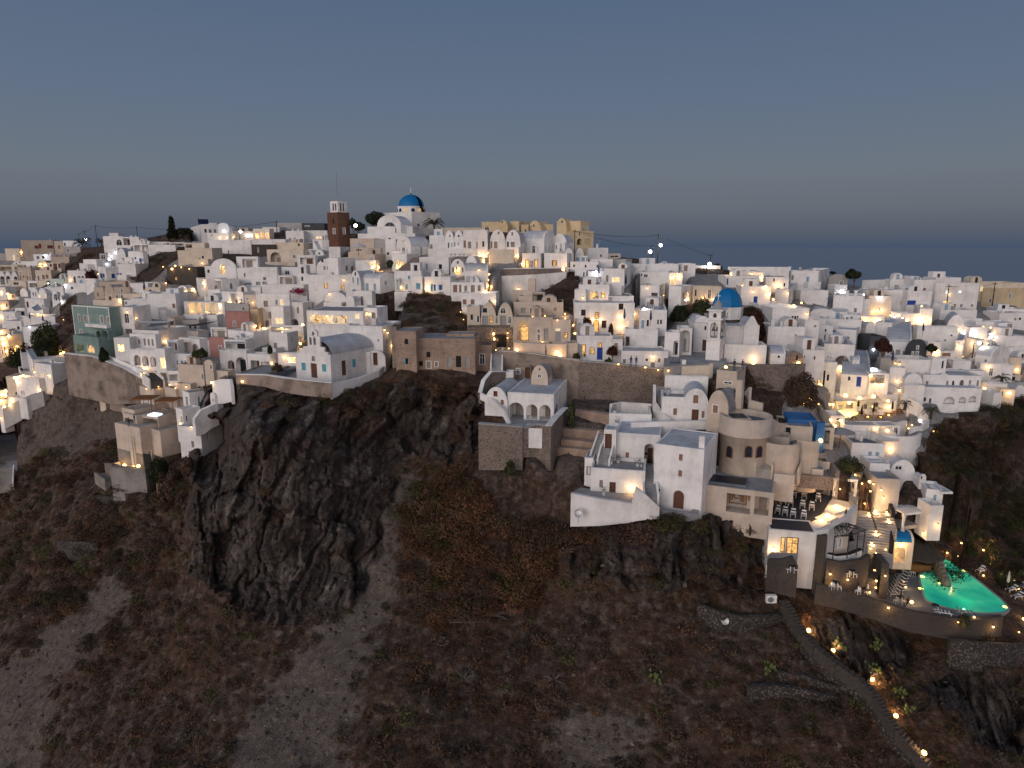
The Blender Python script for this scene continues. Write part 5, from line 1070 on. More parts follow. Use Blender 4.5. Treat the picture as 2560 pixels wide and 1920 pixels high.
h('f', 1130, 1222, 1240, 600, 880, 'white stair tower with a tall brown door left of the large white house', 'd 1170 685 50 112', yaw=14, t=97.5, dep=3, par=.1)
cl = h('f', 1030, 1445, 1470, 915, 1150, 'white ground floor house with patio roof, grey window and brown door', 'g 1115 1010 36 62 d 1202 1050 46 100', yaw=12, t=92.5, dep=5.5, par=.5, roof='paving', ext=1, pave=1)
h('f', 985, 1050, 1075, 815, 1000, 'narrow white house with a red brown door at the foot of the garden', 'r 1018 910 28 62', yaw=14, t=96, dep=4)
swall([(878, 1085, 1330, 90.5), (1100, 1130, 1325, 89.5), (1345, 1165, 1300, 89), (1372, 1040, 1290, 88.8), (1440, 1090, 1280, 88.6), (1560, 1195, 1270, 88.3)], 'white_plaster', 'tall white base wall with satellite dish under the ground floor house', ext=.2, th=.5)
slab([(890, 1080), (1345, 1160), (1430, 1150), (1440, 1085), (1100, 1060), (960, 1040)], pt(cx(1345), cy(1160), 89.3).z, .3, 'paving', 'grey patio behind the tall white base wall', ext=1)
stair(1500, 1130, 1470, 900, 1.5, 'outside stair with white parapets between the two white houses', t0=89.5, t1=95.5)
stair(1130, 862, 1160, 745, 1.4, 'short stair with white parapets up to the brown tower door', t0=95.5, t1=97)
stair(1060, 830, 1125, 640, .9, 'narrow back stair beside the white stair tower', t0=97, t1=100)
slab([(1480, 1110), (1600, 1200), (1800, 1225), (1870, 1150), (1860, 1240), (1700, 1250), (1540, 1210)], pt(cx(1700), cy(1225), 89.5).z, .3, 'paving', 'small paved landing at the arched brown door', ext=1)
# upper white house with vault
uw = h('f', 1575, 1800, 1820, 350, 540, 'white house with round gable and five brown shutters above the flat roof', 'k 1683 456 38 56 k 1770 466 38 56', yaw=10, t=103, dep=5, par=.5, roof='paving', chim=False)
h('v', 1735, 1932, 1960, 285, 560, 'gable wing', 'k 1842 360 50 68 d 1836 490 50 96 k 1898 478 30 56', into=uw, yaw=12, t=102.5, dep=8, rise=2.6)
h('f', 1600, 1930, 1950, 190, 345, 'white back wall', '', into=uw, yaw=8, t=109, dep=1)
swall([(1508, 250, 400, 108), (1512, 380, 480, 106), (1560, 450, 520, 104), (1640, 515, 560, 102.5)], 'white_plaster', 'curved white parapet wall of the descending lane stair', ext=2, th=.4)
stair(1620, 500, 1555, 270, 1.6, 'curved dark stair lane beside the round gable house', t0=104, t1=110, side=None)
yd = h('f', 1175, 1500, 1515, 480, 560, 'white walled yard with dark floor behind the flat roof', '', yaw=8, t=103.5, dep=6, par=1.4, roof='paving_blue', ext=2)
swall([(1200, 400, 500, 108), (1270, 385, 480, 109.5), (1500, 400, 480, 109)], 'white_plaster', 'flaking white wall at the rear of the walled yard', ext=1)
h('f', 1345, 0, 1960, 535, 590, 'long white parapet along the flat grey roof', '', dep=.6, t=101, yaw=-5, name='parapet_wall', cat='wall', par=.02)
fv = h('v', 1922, 2082, 2160, 305, 600, 'beige barrel vaulted house with chimney behind the round tower', 'k 1992 436 50 64', c='e', yaw=38, t=98.5, rise=3.2, roof='roof_grey')
fv.box('chimney', 'beige_plaster', fv.fr.W-.2, fv.fr.W+.7, 3, 3.9, fv.fr.H-3, fv.fr.H+1.2)
tile(1600, 860)
h('f', 950, 1200, 1310, 345, 560, 'beige square stair house behind the beige barrel vault', 'w 1100 480 110 30 O 1080 440 200 70', c='e', yaw=30, t=106)
swall([(1300, 600, 720, 104), (1345, 540, 720, 103), (1350, 700, 800, 102), (1530, 745, 830, 101)], 'beige_plaster', 'beige rounded garden wall behind the round tower', ext=2)
# round tower
pc = pt(cx(1288), cy(1440), 98.6)
zb_ = pt(cx(1288), cy(1580), 94.8).z
rt = empty('round_tower_house', (pc.x, pc.y, zb_), 0, 'round beige two tier tower house with arched brown windows and roof deck', 'house')
R1 = 3.55; zt1 = (ray(cx(1288), cy(960)).z/ray(cx(1288), cy(960)).y)*(pc.y-R1)-zb_; zm = (ray(cx(1288), cy(1180)).z/ray(cx(1288), cy(1180)).y)*(pc.y-R1)-zb_
MB().lathe([(3.3, -2), (3.3, zm-.15), (R1+.1, zm-.12), (R1+.1, zm+.1), (R1, zm+.12), (R1, zt1), (R1-.3, zt1), (R1-.3, zt1-.9), (0, zt1-.9)], 48).build('wall', 'beige_plaster', rt, True)
MB().lathe([(R1-.32, 0), (0, .001)], 40, (0, 0, zt1-.89)).build('deck', 'paving_blue', rt)
MB().box(-2.6, .2, -1.6, 1.6, zt1-.88, zt1-.2).build('hot_tub', 'beige_plaster', rt); MB().box(-2.3, -.1, -1.3, 1.3, zt1-.19, zt1-.17).build('water', 'glass', rt)
for wx, ww in ((1150, 105), (1348, 90), (1487, 40)):
    ang = math.asin(max(-.97, min(.97, (pt(cx(wx), cy(1350), 95.2).x-pc.x)/3.3)))
    zc_ = ray(cx(wx), cy(1420)); zz = zc_.z/zc_.y*(pc.y-3.3*cos(ang))-zb_
    rw = empty('window', (3.28*sin(ang), -3.28*cos(ang), zz), ang); rw.parent = rt
    o = MB().panel(archpoly(0, 0, 1.15, 1.75), [archpoly(0, .08, .9, 1.55)], -.1, .12).build('frame', 'brown_shutter', rw)
    MB().panel(archpoly(0, .05, .95, 1.6), [], -.03, .04).build('pane', 'glass', rw)
# turn the window empties into meshes' parents is fine; add the lower beige buildings
tile(1780, 1080, 2.836)
pb = h('f', -88, 425, 580, 435, 615, 'beige flat roofed house with a sunken roof pool and an art window', 'O 187 508 172 132 O 352 525 104 130', c='e', yaw=22, t=89.5, par=.25, roof='paving', rec=2.2, ext=3, chim=False, dep=9)
W_, D_, H_ = pb.fr.W, pb.fr.D, pb.fr.H
pb.box('pool', 'paving_blue', W_*.05, W_*.62, 1.2, 4.6, H_-.24, H_+.12); pb.box('water', 'glass', W_*.07, W_*.60, 1.5, 4.3, H_+.121, H_+.14)
u_, z_ = pb.fr.onL(cx(187), cy(508))
m_ = MB()
for (a_, b_, c_, d_) in ((-1.5, -1.35, -.9, .8), (-1.35, .9, -.9, -.75), (-.9, -.75, -.1, .9), (-.75, .2, -.1, .05), (.1, .7, -.5, .5), (-.2, .1, .3, .45), (.9, 1.05, -.9, .4), (.7, 1.4, .5, .65), (1.3, 1.45, -.2, .65), (-1.2, -1.0, -.4, .6)):
    m_.box(u_+a_*.85, u_+b_*.85, 2.0, 2.1, z_+c_*.9, z_+d_*.9)
m_.build('wall_art', 'timber', pb.root)
h('f', 430, 575, 590, 310, 450, 'beige parapet wall between pool house and stair court', '', c='e', yaw=20, t=93, dep=.6, name='parapet_wall', cat='wall', par=.02)
def curved(cxp, cyb, cyt, r, t, a0, a1, mat, label, th=.3, open_=True, h_=None, name='curved_wall'):
    b0 = pt(cx(cxp), cy(cyb), t); rr = ray(cx(cxp), cy(cyt)); zt = (b0.y*rr.z/rr.y)-b0.z; c = (b0.x, b0.y+r, b0.z)
    o = MB().lathe([(r, -2.5), (r, zt), (r-th, zt), (r-th, -2.5)], 20, (0, 0, 0), radians(a0), radians(a1)).build(name, mat, None, False)
    o.location = c; return setp(o, label, 'wall')
curved(520, 300, 95, 2.6, 95, 190, 330, 'beige_plaster', 'tall curved beige wall between the two outside stairs')
curved(700, 310, 70, 1.9, 96.5, 200, 300, 'beige_plaster', 'beige arc shaped wall at the right of the two outside stairs')
stair(365, 275, 395, 120, 1.9, 'beige outside stair right of the round tower', 'roof_tan', t0=95, t1=99.5, side='beige_plaster', sideh=.9)
stair(560, 300, 635, 140, 1.6, 'second beige outside stair behind the curved wall', 'roof_tan', t0=95.5, t1=100, side='beige_plaster', sideh=.9)
h('f', 560, 850, 870, 320, 405, 'stone terrace base under the beige spa court', '', c='s', yaw=16, t=95, dep=4, ext=.2, par=.2, roof='roof_tan')
h('f', 700, 830, 860, 215, 275, 'beige hot tub block in the spa court', '', c='e', yaw=16, t=98, dep=3, par=.35, roof='glass', chim=False)
h('f', 705, 785, 800, 268, 335, 'small beige shelter with a dark opening in the spa court', 'h 745 312 40 36', c='e', yaw=16, t=95.5, dep=2, par=.05, roof='roof_grey', chim=False)
h('f', 380, 545, 560, 40, 120, 'beige upper terrace wall block right of the round tower', '', c='e', yaw=20, t=99.5, dep=3, par=.8, roof='roof_tan')
tile(1600, 860)
h('f', 1700, 2150, 2180, 1040, 1190, 'beige roof house with one dark doorway right of the round tower', 'h 1845 1082 76 80', c='e', yaw=18, t=101.5, dep=6, par=.35, roof='roof_grey', chim=False)
swall([(1600, 890, 1100, 99.5), (1720, 985, 1160, 101), (1830, 1000, 1160, 103)], 'beige_plaster', 'sloping beige parapet rising from the round tower', ext=1)
h('f', 1830, 2200, 2220, 955, 1160, 'bright blue painted house wall behind the beige stairs', '', c='b', yaw=12, t=104.5, dep=5, par=.1, roof='blue_plaster', chim=False)
tile(1960, 940)
h('f', 380, 480, 500, 590, 960, 'tall blue painted end wall beside the orange street lamp', '', c='b', yaw=15, t=103.5, dep=.8, name='painted_wall', cat='wall', par=.02)
h('f', 480, 610, 630, 650, 900, 'shop front glowing orange beside the blue painted wall', 'O 530 760 80 170', c='c', yaw=15, t=105, dep=3, roof='roof_grey', rec=1.5)
# ================================================================ lit restaurant, lounger deck, stepped paths and pool
tile(1960, 940)
zd = pt(cx(1100), cy(605), 113).z
deckpts = [(440, 330), (560, 235), (720, 180), (1000, 170), (1300, 220), (1480, 330), (1540, 430), (1535, 545), (1400, 590), (1150, 612), (900, 612), (740, 600), (600, 500), (490, 420)]
slab(deckpts, zd, .3, 'paving', 'oval restaurant deck with tables above a curved white wall', name='restaurant_deck', cat='terrace', ext=.35)
swall([(720, 600, 760, 113), (850, 612, 775, 112.4), (1000, 618, 780, 112), (1150, 615, 790, 112), (1300, 600, 780, 112.4), (1440, 580, 760, 113), (1520, 560, 740, 114)], 'white_plaster', 'curved white retaining wall under the restaurant deck', ext=3, th=.5)
swall([(425, 300, 420, 119), (445, 400, 500, 117.5), (500, 470, 560, 116.5), (600, 500, 600, 115.5), (720, 520, 640, 114)], 'white_plaster', 'white curved rim wall at the left of the restaurant deck', ext=3, th=.5)
rb_ = h('f', 640, 1400, 1420, 235, 430, 'brightly lit restaurant building with glass doors and lamps', 'Q 710 350 110 130 Q 820 350 100 130 A 1030 350 70 150 Q 1140 340 90 110 Q 1260 350 160 100', yaw=6, t=121, dep=7, rec=3, par=.2, roof='roof_white', chim=False)
h('f', 720, 1180, 1200, 150, 240, 'low white roof parapets over the lit restaurant', '', yaw=6, t=124, dep=6, par=.4)
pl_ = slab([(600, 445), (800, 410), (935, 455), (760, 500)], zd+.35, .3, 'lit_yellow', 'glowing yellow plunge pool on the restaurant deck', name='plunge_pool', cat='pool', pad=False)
swall([(1080, 150, 330, 121), (1250, 60, 200, 124), (1350, 120, 240, 123), (1530, 250, 330, 120)], 'white_plaster', 'long white diagonal wall lit warm above the restaurant', ext=2, th=.5)
swall([(1530, 270, 420, 118.5), (1660, 330, 480, 117), (1780, 530, 600, 114.5), (1700, 620, 660, 113), (1560, 640, 690, 112.5)], 'white_plaster', 'white triangular wall of the lower lounge at the palm', ext=2, th=.4)
lw = h('f', 560, 740, 755, 500, 760, 'white lit passage house below the left rim of the deck', 'Q 680 600 60 150 y 580 550 40 80', yaw=8, t=111.5, dep=4, rec=1.5)
h('f', 740, 1180, 1200, 620, 780, 'white lower floor with a lit arched door under the deck', 'y 1095 685 60 70 A 1190 690 30 60 w 1035 662 14 14', yaw=3, t=110.5, dep=3, par=.1)
h('f', 1200, 1440, 1460, 620, 760, 'cream glowing recess with a white shade sail under the deck', 'Q 1290 690 150 110 w 1400 680 56 80', c='w', yaw=-3, t=110.5, dep=3, par=.1)
h('f', 830, 1240, 1280, 850, 1060, 'white house with roof pergola and two pale windows below the restaurant', 'p 1073 982 60 90 p 1165 985 60 84', yaw=8, t=106, dep=5, par=.5, roof='paving_blue')
h('f', 1060, 0, 1310, 1060, 1130, 'small white balcony below the pale windows', '', dep=2.5, t=104, par=.8, pave=1)
curved(1500, 990, 760, 4.2, 107, 185, 330, 'white_plaster', 'white rounded terrace wall hanging over the eastern ravine', th=.4)
h('f', 1280, 1450, 1470, 860, 960, 'dark little terrace with a bright spot lamp', '', c='q', yaw=5, t=108.5, dep=4, par=.6, roof='paving_blue')
h('v', 1310, 1640, 1660, 1055, 1260, 'white vaulted house with one wide window above the ravine', 'w 1433 1142 96 54', yaw=6, t=103, dep=8, rise=2.6, ext=4)
h('f', 1060, 1310, 1330, 1100, 1250, 'white annexe with dark door left of the wide window vault', 'w 1220 1210 50 44', yaw=8, t=102, dep=4)
h('f', 1150, 1440, 1460, 1290, 1470, 'plain grey walled block beside the lit steps', '', c='q', yaw=6, t=98, dep=5, roof='roof_grey', ext=3)
h('v', 1690, 0, 1770, 1225, 1340, 'tiny white arched chimney hut over the ravine', 'o 1715 1270 34 40', dep=1.5, t=101, rise=.6, ext=4, name='hut', cat='hut')
h('f', 1760, 1970, 2100, 1430, 1620, 'white cottage with porch at the edge of the ravine', 'p 1885 1525 54 90', yaw=18, t=98, dep=4, ext=5)
h('f', 1970, 0, 2110, 1460, 1475, 'thin porch roof of the ravine cottage', '', dep=3, t=97, ext=.0, par=.01, name='porch', cat='porch')
h('f', 1820, 0, 1985, 1620, 1720, 'white low wall box under the ravine cottage', '', dep=3, t=95.5, ext=4)
# canopies of the restaurant, umbrella
def sail(pts, mat, label, name='shade_sail', cat='shade sail'):
    P = [pt(cx(x), cy(y), t) for x, y, t in pts]; o0 = P[0]; n = 9; vs = []; fs = []
    for i in range(n+1):
        for j in range(n+1):
            u, v = i/n, j/n
            p = P[0]*(1-u)*(1-v)+P[1]*u*(1-v)+P[2]*u*v+P[3]*(1-u)*v; s_ = .6*(u*(1-u)+v*(1-v)); vs.append(p-o0-Vector((0, 0, s_)))
    for k_ in (0, .04): pass
    m = len(vs); vs += [v+Vector((0, 0, .04)) for v in vs]
    for i in range(n):
        for j in range(n):
            a = i*(n+1)+j; fs += [(a, a+1, a+n+2, a+n+1), (m+a, m+a+n+1, m+a+n+2, m+a+1)]
    o = mobj(name, vs, fs, mat, None, True); o.location = o0; return setp(o, label, cat)
sail([(620, 240, 117), (1180, 240, 118), (1060, 300, 115), (640, 310, 114)], 'canvas', 'beige shade sail over the left tables of the restaurant deck')
sail([(1100, 150, 119), (1420, 290, 117), (1260, 340, 115), (1180, 260, 117)], 'canvas', 'beige shade sail over the bar corner of the restaurant')
sail([(1190, 650, 109), (1360, 640, 109), (1440, 810, 106), (1170, 800, 106)], 'canvas', 'white shade sail under the curved retaining wall')
tile(420, 720)
sail([(160, 460, 143), (420, 440, 147), (640, 400, 148), (380, 470, 142)], 'black', 'black shade sail over the grey house terrace')
tile(0, 580)
sail([(395, 940, 150), (470, 895, 154), (535, 960, 152), (440, 985, 148)], 'canvas', 'pale glowing shade canopy above the arched terrace')
sail([(1690, 1110, 142), (2190, 1100, 142), (2030, 1140, 137), (1700, 1135, 137)], 'canvas', 'flat beige canopy over the planter roof terrace')
tile(1780, 1080, 2.836)
# lounger deck house
zl = pt(cx(720), cy(712), 88).z
jf = h('f', 385, 720, 800, 715, 960, 'white curved house carrying the lounger deck with two lit windows', 'l 502 795 30 100 l 568 805 84 116', yaw=12, t=88, dep=4, par=.05, ext=3, chim=False, roof='stripe_dark')
slab([(388, 648), (470, 540), (560, 440), (700, 415), (850, 455), (790, 560), (690, 690), (722, 712), (560, 690)], zl+.05, .35, 'stripe_dark', 'dark wooden sun deck on the curved white house', name='sun_deck', cat='deck', ext=.5)
swall([(720, 700, 960, 87.8), (800, 690, 940, 88.2), (900, 640, 760, 89.5), (980, 580, 700, 91.5), (1022, 520, 640, 94)], 'white_plaster', 'white sweeping parapet ribbon at the right of the sun deck', ext=.2, th=.6)
h('f', 722, 795, 840, 740, 1000, 'dark stone buttress at the corner of the curved house', '', c='S', yaw=15, t=87.4, dep=1.5, par=.02, ext=3, name='buttress', cat='wall', chim=False)
for k_, (a_, b_) in enumerate(((870, 540), (800, 600), (745, 645))):
    slab([(a_-70, b_+5), (a_+20, b_-35), (a_+90, b_+5), (a_, b_+40)], zl+.15-k_*.02-.0, .3, 'white_plaster', ('upper', 'middle', 'lower')[k_]+' lit white seating niche beside the sun deck', name='seating_niche', cat='seat', pad=False)
slab([(700, 690), (830, 470), (1000, 500), (1000, 560), (850, 690), (740, 715)], zl-.15, .5, 'white_plaster', 'white plaster roof curving beside the sun deck', name='plaster_roof', cat='roof', ext=1.2)
swall([(385, 900, 1010, 86), (470, 905, 1040, 84.7), (560, 885, 1060, 84.5), (600, 950, 1075, 84.5)], 'dark_stone', 'curved dark stone wall holding the table balcony', ext=2, th=.5)
zb1 = pt(cx(540), cy(880), 86.5).z
slab([(380, 890), (600, 905), (610, 860), (420, 850)], zb1, .3, 'paving', 'small stone balcony outside the lit windows', ext=1)
# arc terrace behind pergola
za = pt(cx(940), cy(900), 88.5).z
slab([(800, 890), (900, 910), (1040, 890), (1110, 820), (1070, 760), (900, 790), (800, 850)], za, .3, 'paving', 'semicircular paved bar terrace below the twig pergola', ext=2.5)
swall([(800, 860, 900, 88.3), (880, 880, 915, 88), (970, 870, 905, 88.2), (1060, 835, 880, 89)], 'white_plaster', 'curved white bar bench wall with dark top', ext=2.5, th=.35, cap='black')
swall([(800, 905, 1060, 87.2), (900, 925, 1075, 86.8), (1040, 905, 1080, 87.2), (1100, 870, 1060, 88)], 'dark_stone', 'dark dry stone wall under the semicircular bar terrace', ext=2, th=.5)
h('f', 800, 960, 975, 730, 860, 'cream arcade wall with white slats behind the pergola', 'g 822 800 24 70 g 852 795 24 70 g 882 788 24 70 g 912 780 20 66', c='c', yaw=-25, t=90.5, dep=2, roof='roof_white', par=.1)
# pool level
ZP = -47.6
slab([(730, 1075), (800, 1070), (850, 1040), (1030, 1030), (1085, 1110), (1180, 1100), (1200, 1010), (1330, 1010), (1450, 1020), (1530, 960), (1640, 880), (1740, 960), (1830, 1020), (1950, 1110), (2060, 1180), (2100, 1250), (2050, 1305), (1900, 1315), (1700, 1305), (1480, 1290), (1300, 1260), (1120, 1205), (860, 1150)], ZP, .3, 'paving_blue', 'grey pool terrace paving on the lowest level', name='pool_terrace', cat='terrace', ext=1.2)
poolpts = [(1470, 1010), (1500, 1000), (1560, 985), (1590, 950), (1600, 910), (1650, 900), (1710, 920), (1790, 985), (1880, 1055), (1960, 1120), (2040, 1185), (2090, 1235), (2098, 1262), (2060, 1280), (1960, 1283), (1850, 1278), (1750, 1262), (1640, 1240), (1560, 1210), (1515, 1190), (1500, 1140), (1485, 1080)]
def smooth(p, it=2):
    for _ in range(it):
        q = []
        for i in range(len(p)):
            a, b = p[i], p[(i+1) % len(p)]; q += [(a[0]*.75+b[0]*.25, a[1]*.75+b[1]*.25), (a[0]*.25+b[0]*.75, a[1]*.25+b[1]*.75)]
        p = q
    return p
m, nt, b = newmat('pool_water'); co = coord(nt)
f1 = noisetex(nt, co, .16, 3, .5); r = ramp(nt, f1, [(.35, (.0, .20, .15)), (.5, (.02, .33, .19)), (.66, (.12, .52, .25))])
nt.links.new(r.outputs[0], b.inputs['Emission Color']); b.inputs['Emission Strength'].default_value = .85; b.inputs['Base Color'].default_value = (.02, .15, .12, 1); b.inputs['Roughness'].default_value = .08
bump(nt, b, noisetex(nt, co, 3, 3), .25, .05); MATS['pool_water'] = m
PW = [zat(cx(x), cy(y), ZP+.02) for x, y in smooth(poolpts)]
pr = empty('swimming_pool', PW[0], 0, 'glowing green curved swimming pool on the lowest terrace', 'swimming pool')
mobj('water', [(p.x-PW[0].x, p.y-PW[0].y, .02) for p in PW], [tuple(range(len(PW)))], 'pool_water', pr)
cc = sum(PW, Vector())/len(PW); rim = []; n = len(PW)
for p in PW:
    d = (p-cc); d.z = 0; d.normalize(); rim += [(p.x-PW[0].x, p.y-PW[0].y, .021), (p.x-PW[0].x, p.y-PW[0].y, .08), (p.x+d.x*.3-PW[0].x, p.y+d.y*.3-PW[0].y, .08), (p.x+d.x*.3-PW[0].x, p.y+d.y*.3-PW[0].y, -.1)]
mobj('rim', rim, [(i*4+j, i*4+j+1, ((i+1) % n)*4+j+1, ((i+1) % n)*4+j) for i in range(n) for j in range(3)], 'paving', pr)
for x, y in ((1490, 1025), (1790, 985), (1620, 1075), (1480, 1110), (2080, 1240)):
    p = zat(cx(x), cy(y), ZP+.06)-PW[0]; MB().lathe([(.35, .0), (0, .05)], 10, (p.x, p.y, .05)).build('underwater_lamp', 'lit_yellow', pr)
LIGHTS.append((zat(cx(1800), cy(1150), ZP+1.2), 120, (.25, 1, .5), pr))
# rock pier in the pool with small arch bridge
pp = zat(cx(1630), cy(1080), ZP)
rk = MB()
for i in range(7):
    a = i/6; q = zat(cx(1585+a*70), cy(960+a*125), ZP); w_ = .55+.25*rnd.random(); q -= pp
    rk.lathe([(w_*1.1, -.3), (w_, 1.6-a*.9), (w_*.6, 2.4-a*1.3), (0, 2.6-a*1.4)], 7, tuple(q), rnd.random())
o = rk.build('rock_pier', 'stone_wall'); o.location = pp; setp(o, 'rough rock pier reaching into the green pool', 'rock')
br = empty('footbridge', zat(cx(1580), cy(935), ZP), 0, 'dark timber pergola bridge above the green pool', 'bridge'); m_ = MB()
for s_ in (0, 1.1):
    pts_ = [Vector((-1.6+i*.7, s_+.0-i*.15, 3.1+.9*sin(i/6*pi)-i*.15)) for i in range(7)]; m_.tube(pts_, .09, 5)
    m_.tube([p-Vector((0, 0, .7)) for p in pts_], .07, 5)
for i in range(7): m_.tube([(-1.6+i*.7, -i*.15, 3.1+.9*sin(i/6*pi)-i*.15), (-1.6+i*.7, 1.1-i*.15, 3.1+.9*sin(i/6*pi)-i*.15)], .06, 4).tube([(-1.6+i*.7, -i*.15, 3.1+.9*sin(i/6*pi)-i*.15), (-1.6+i*.7, -i*.15, 2.3+.9*sin(i/6*pi)-i*.15)], .05, 4)
m_.tube([(-1.6, 0, 0), (-1.6, 0, 3)], .1, 5).tube([(2.5, -.8, 0), (2.5, -.8, 2.4)], .1, 5).build('timber_frame', 'dark_metal', br)
# bar hut with straw roof
bh_ = zat(cx(1400), cy(985), ZP)
bar = empty('pool_bar', bh_, radians(-8), 'open pool bar with black layered straw roof and stools', 'bar')
MB().lathe([(4.0, 2.6), (3.9, 2.75), (2.6, 3.5), (2.55, 3.4), (2.9, 3.45), (1.2, 4.4), (0, 4.7)], 9, (.9, 1.2, 0)).build('straw_roof', 'straw', bar)
MB().box(-1.3, 2.8, -.3, .2, 0, 1.1).box(-1.5, 3, -.5, .3, 1.101, 1.18).build('counter', 'timber', bar)
for x, y in ((-1.6, -.8), (3.2, -.8), (-1.6, 3.2), (3.2, 3.2)): MB().tube([(x, y, 0), (x, y, 2.9)], .1, 6).build('post', 'timber', bar)
MB().box(-1.2, 2.8, 2.6, 2.8, 0, 2.3).build('back_wall', 'dark_stone', bar)
LIGHTS.append((bh_+Vector((.8, 1.2, 2.2)), 22, (1, .62, .25), bar))
for i, x in enumerate((1352, 1393, 1425)):
    p = zat(cx(x), cy(1018-i*-6), ZP); st = empty('bar_stool', p, .2, ('left', 'middle', 'right')[i]+' white bar stool in front of the pool bar', 'stool', 'bar stools at the pool bar')
    MB().box(-.2, .2, -.2, .2, .75, .8).build('seat', 'white_paint', st); m_ = MB()
    for a in (-.18, .18):
        for b2 in (-.18, .18): m_.tube([(a, b2, 0), (a, b2, .75)], .025, 4)
    m_.build('legs', 'white_paint', st)
# blue awning wall & corridor
h('V', 1270, 1415, 1430, 785, 930, 'orange lit pool house passage under a bright blue barrel canopy', 'A 1330 870 90 110', c='c', yaw=6, t=96.5, dep=3, rise=1.2, roof='dome_blue', name='passage')
swall([(1235, 700, 960, 93), (1262, 780, 960, 92.5)], 'black', 'tall dark timber screen at the end of the stepped path', ext=1, th=.25)
# stepped paths
stair(1075, 1040, 1120, 880, 3.0, 'dark cobbled stair between the bar terrace and the pool level', 'dark_stone', t0=88, t1=93, side=None, step=.5)
stair(1110, 830, 1030, 560, 3.2, 'wide pale stair left of the planted strip', 'paving', t0=93.5, t1=99.5, side=None, step=.55)
stair(1240, 700, 1150, 400, 2.6, 'lamp lit stair right of the planted strip', 'roof_tan', t0=96, t1=103, side=None, step=.55)
stair(1225, 900, 1240, 690, 2.0, 'lower flight of pale steps beside the timber screen', 'paving', t0=92, t1=96, side=None, step=.6)
swall([(1130, 860, 1000, 90.5), (1185, 930, 1080, 88.3), (1190, 1080, 1100, 87)], 'dark_stone', 'dark stone wall dividing the two stepped paths', ext=1.5, th=.9)
slab([(1020, 520), (1080, 330), (1060, 230), (1000, 240), (980, 380), (970, 480)], pt(cx(1020), cy(420), 101.5).z, .3, 'paving', 'paved landing at the top of the wide pale stair', ext=1.5)
swall([(1100, 230, 300, 104), (1160, 330, 420, 102), (1215, 440, 540, 100), (1260, 560, 680, 98)], 'black', 'dark hedge topped wall along the lamp lit stair', ext=1.5, th=.5)
# dry stone path and walls at the lower right
tile(1660, 1400, 2.4578)
PATH = [(740, 250, 85), (800, 350, 83.5), (860, 450, 82), (930, 530, 80.8), (1060, 640, 79.3), (1200, 730, 78), (1290, 820, 76.8), (1360, 930, 75.5), (1430, 1040, 74.3), (1540, 1160, 73), (1640, 1270, 72)]
for i in range(len(PATH)-1):
    a, b2 = PATH[i], PATH[i+1]
    nm = ('first', 'second', 'third', 'fourth', 'fifth', 'sixth', 'seventh', 'eighth', 'ninth', 'tenth')[i]
    stair(a[0], a[1], b2[0], b2[1], .8, nm+' flight, counted from the top, of the rough stone path on the slope', 'dark_stone', t0=a[2]-1.1, t1=b2[2]-1.1, side=None, step=.5, lift=.1)
swall([(a-34, b2-2, b2+30, c_-.3) for a, b2, c_ in PATH], 'dry_stone', 'dry stone wall following the left side of the lamp lit path', name='dry_stone_wall', th=.3, ext=1.5)
swall([(200, 270, 330), (330, 320, 395), (480, 350, 420), (640, 345, 400), (730, 330, 370)], 'dry_stone', 'dry stone terrace wall beside the satellite dish', name='dry_stone_wall', ext=1.2)
swall([(520, 780, 850), (640, 770, 830), (800, 790, 850), (950, 820, 870), (1060, 840, 870)], 'dry_stone', 'curved dry stone wall left of the path fork', name='dry_stone_wall', ext=1.2)
swall([(700, 690, 740), (850, 710, 770), (1000, 760, 800), (1150, 800, 820)], 'dry_stone', 'upper dry stone wall left of the path fork', name='dry_stone_wall', ext=1.2)
swall([(1740, 490, 600), (1900, 510, 625), (2100, 520, 640), (2210, 520, 650)], 'dry_stone', 'long dry stone wall on the slope below the pool', name='dry_stone_wall', ext=1.2)
swall([(930, 150, 200, 84.7), (1100, 190, 240, 84), (1300, 250, 300, 84.2), (1500, 315, 370, 84.3), (1700, 350, 410, 84.4), (1900, 370, 430, 84.6), (2080, 350, 400, 85.5)], 'dark_stone', 'rubble wall edging the pool terrace', name='dry_stone_wall', ext=1.5, th=.7)
# left side: beige cliff house on its concrete base, white house beside the crag
tile(240, 930)
lc = h('f', 290, 600, 640, 700, 1210, 'tall beige cliff house with two floodlit strips above a concrete base', 'A 485 640 10 10', c='e', yaw=30, t=122, dep=7, par=.05, ext=4, chim=False, roof='roof_tan')
h('f', 600, 825, 1000, 740, 1000, 'right bay', '', into=lc, yaw=35, c='e', t=121.5, par=.05, ext=1, dep=9, roof='roof_tan')
h('f', 350, 520, 800, 545, 700, 'mid storey', 'O 420 640 110 110', into=lc, yaw=32, c='e', t=123.5, dep=6, rec=2, par=.1, roof='roof_tan')
h('f', 325, 485, 760, 480, 545, 'pool deck slab', '', into=lc, yaw=32, c='e', t=124.5, dep=7, par=.1, ext=.2, roof='roof_tan')
h('f', 520, 790, 1000, 560, 740, 'right storey', 'O 690 650 200 130', into=lc, yaw=20, c='e', t=123.2, dep=7, rec=2, par=.1, roof='roof_tan')
h('f', 570, 735, 1010, 345, 490, 'white glazed room', 'w 600 390 26 80 w 660 390 22 80 w 700 390 24 80', into=lc, yaw=35, c='c', t=129, par=.1, dep=7)
h('f', 555, 735, 880, 215, 330, 'upper left cube', '', into=lc, yaw=35, c='e', t=130, par=.05, ext=.3, roof='timber')
h('f', 875, 1015, 1100, 215, 400, 'upper right cube', '', into=lc, yaw=35, c='e', t=128, par=.05, ext=2, roof='timber')
fw, fd = lc.fr.W, lc.fr.D
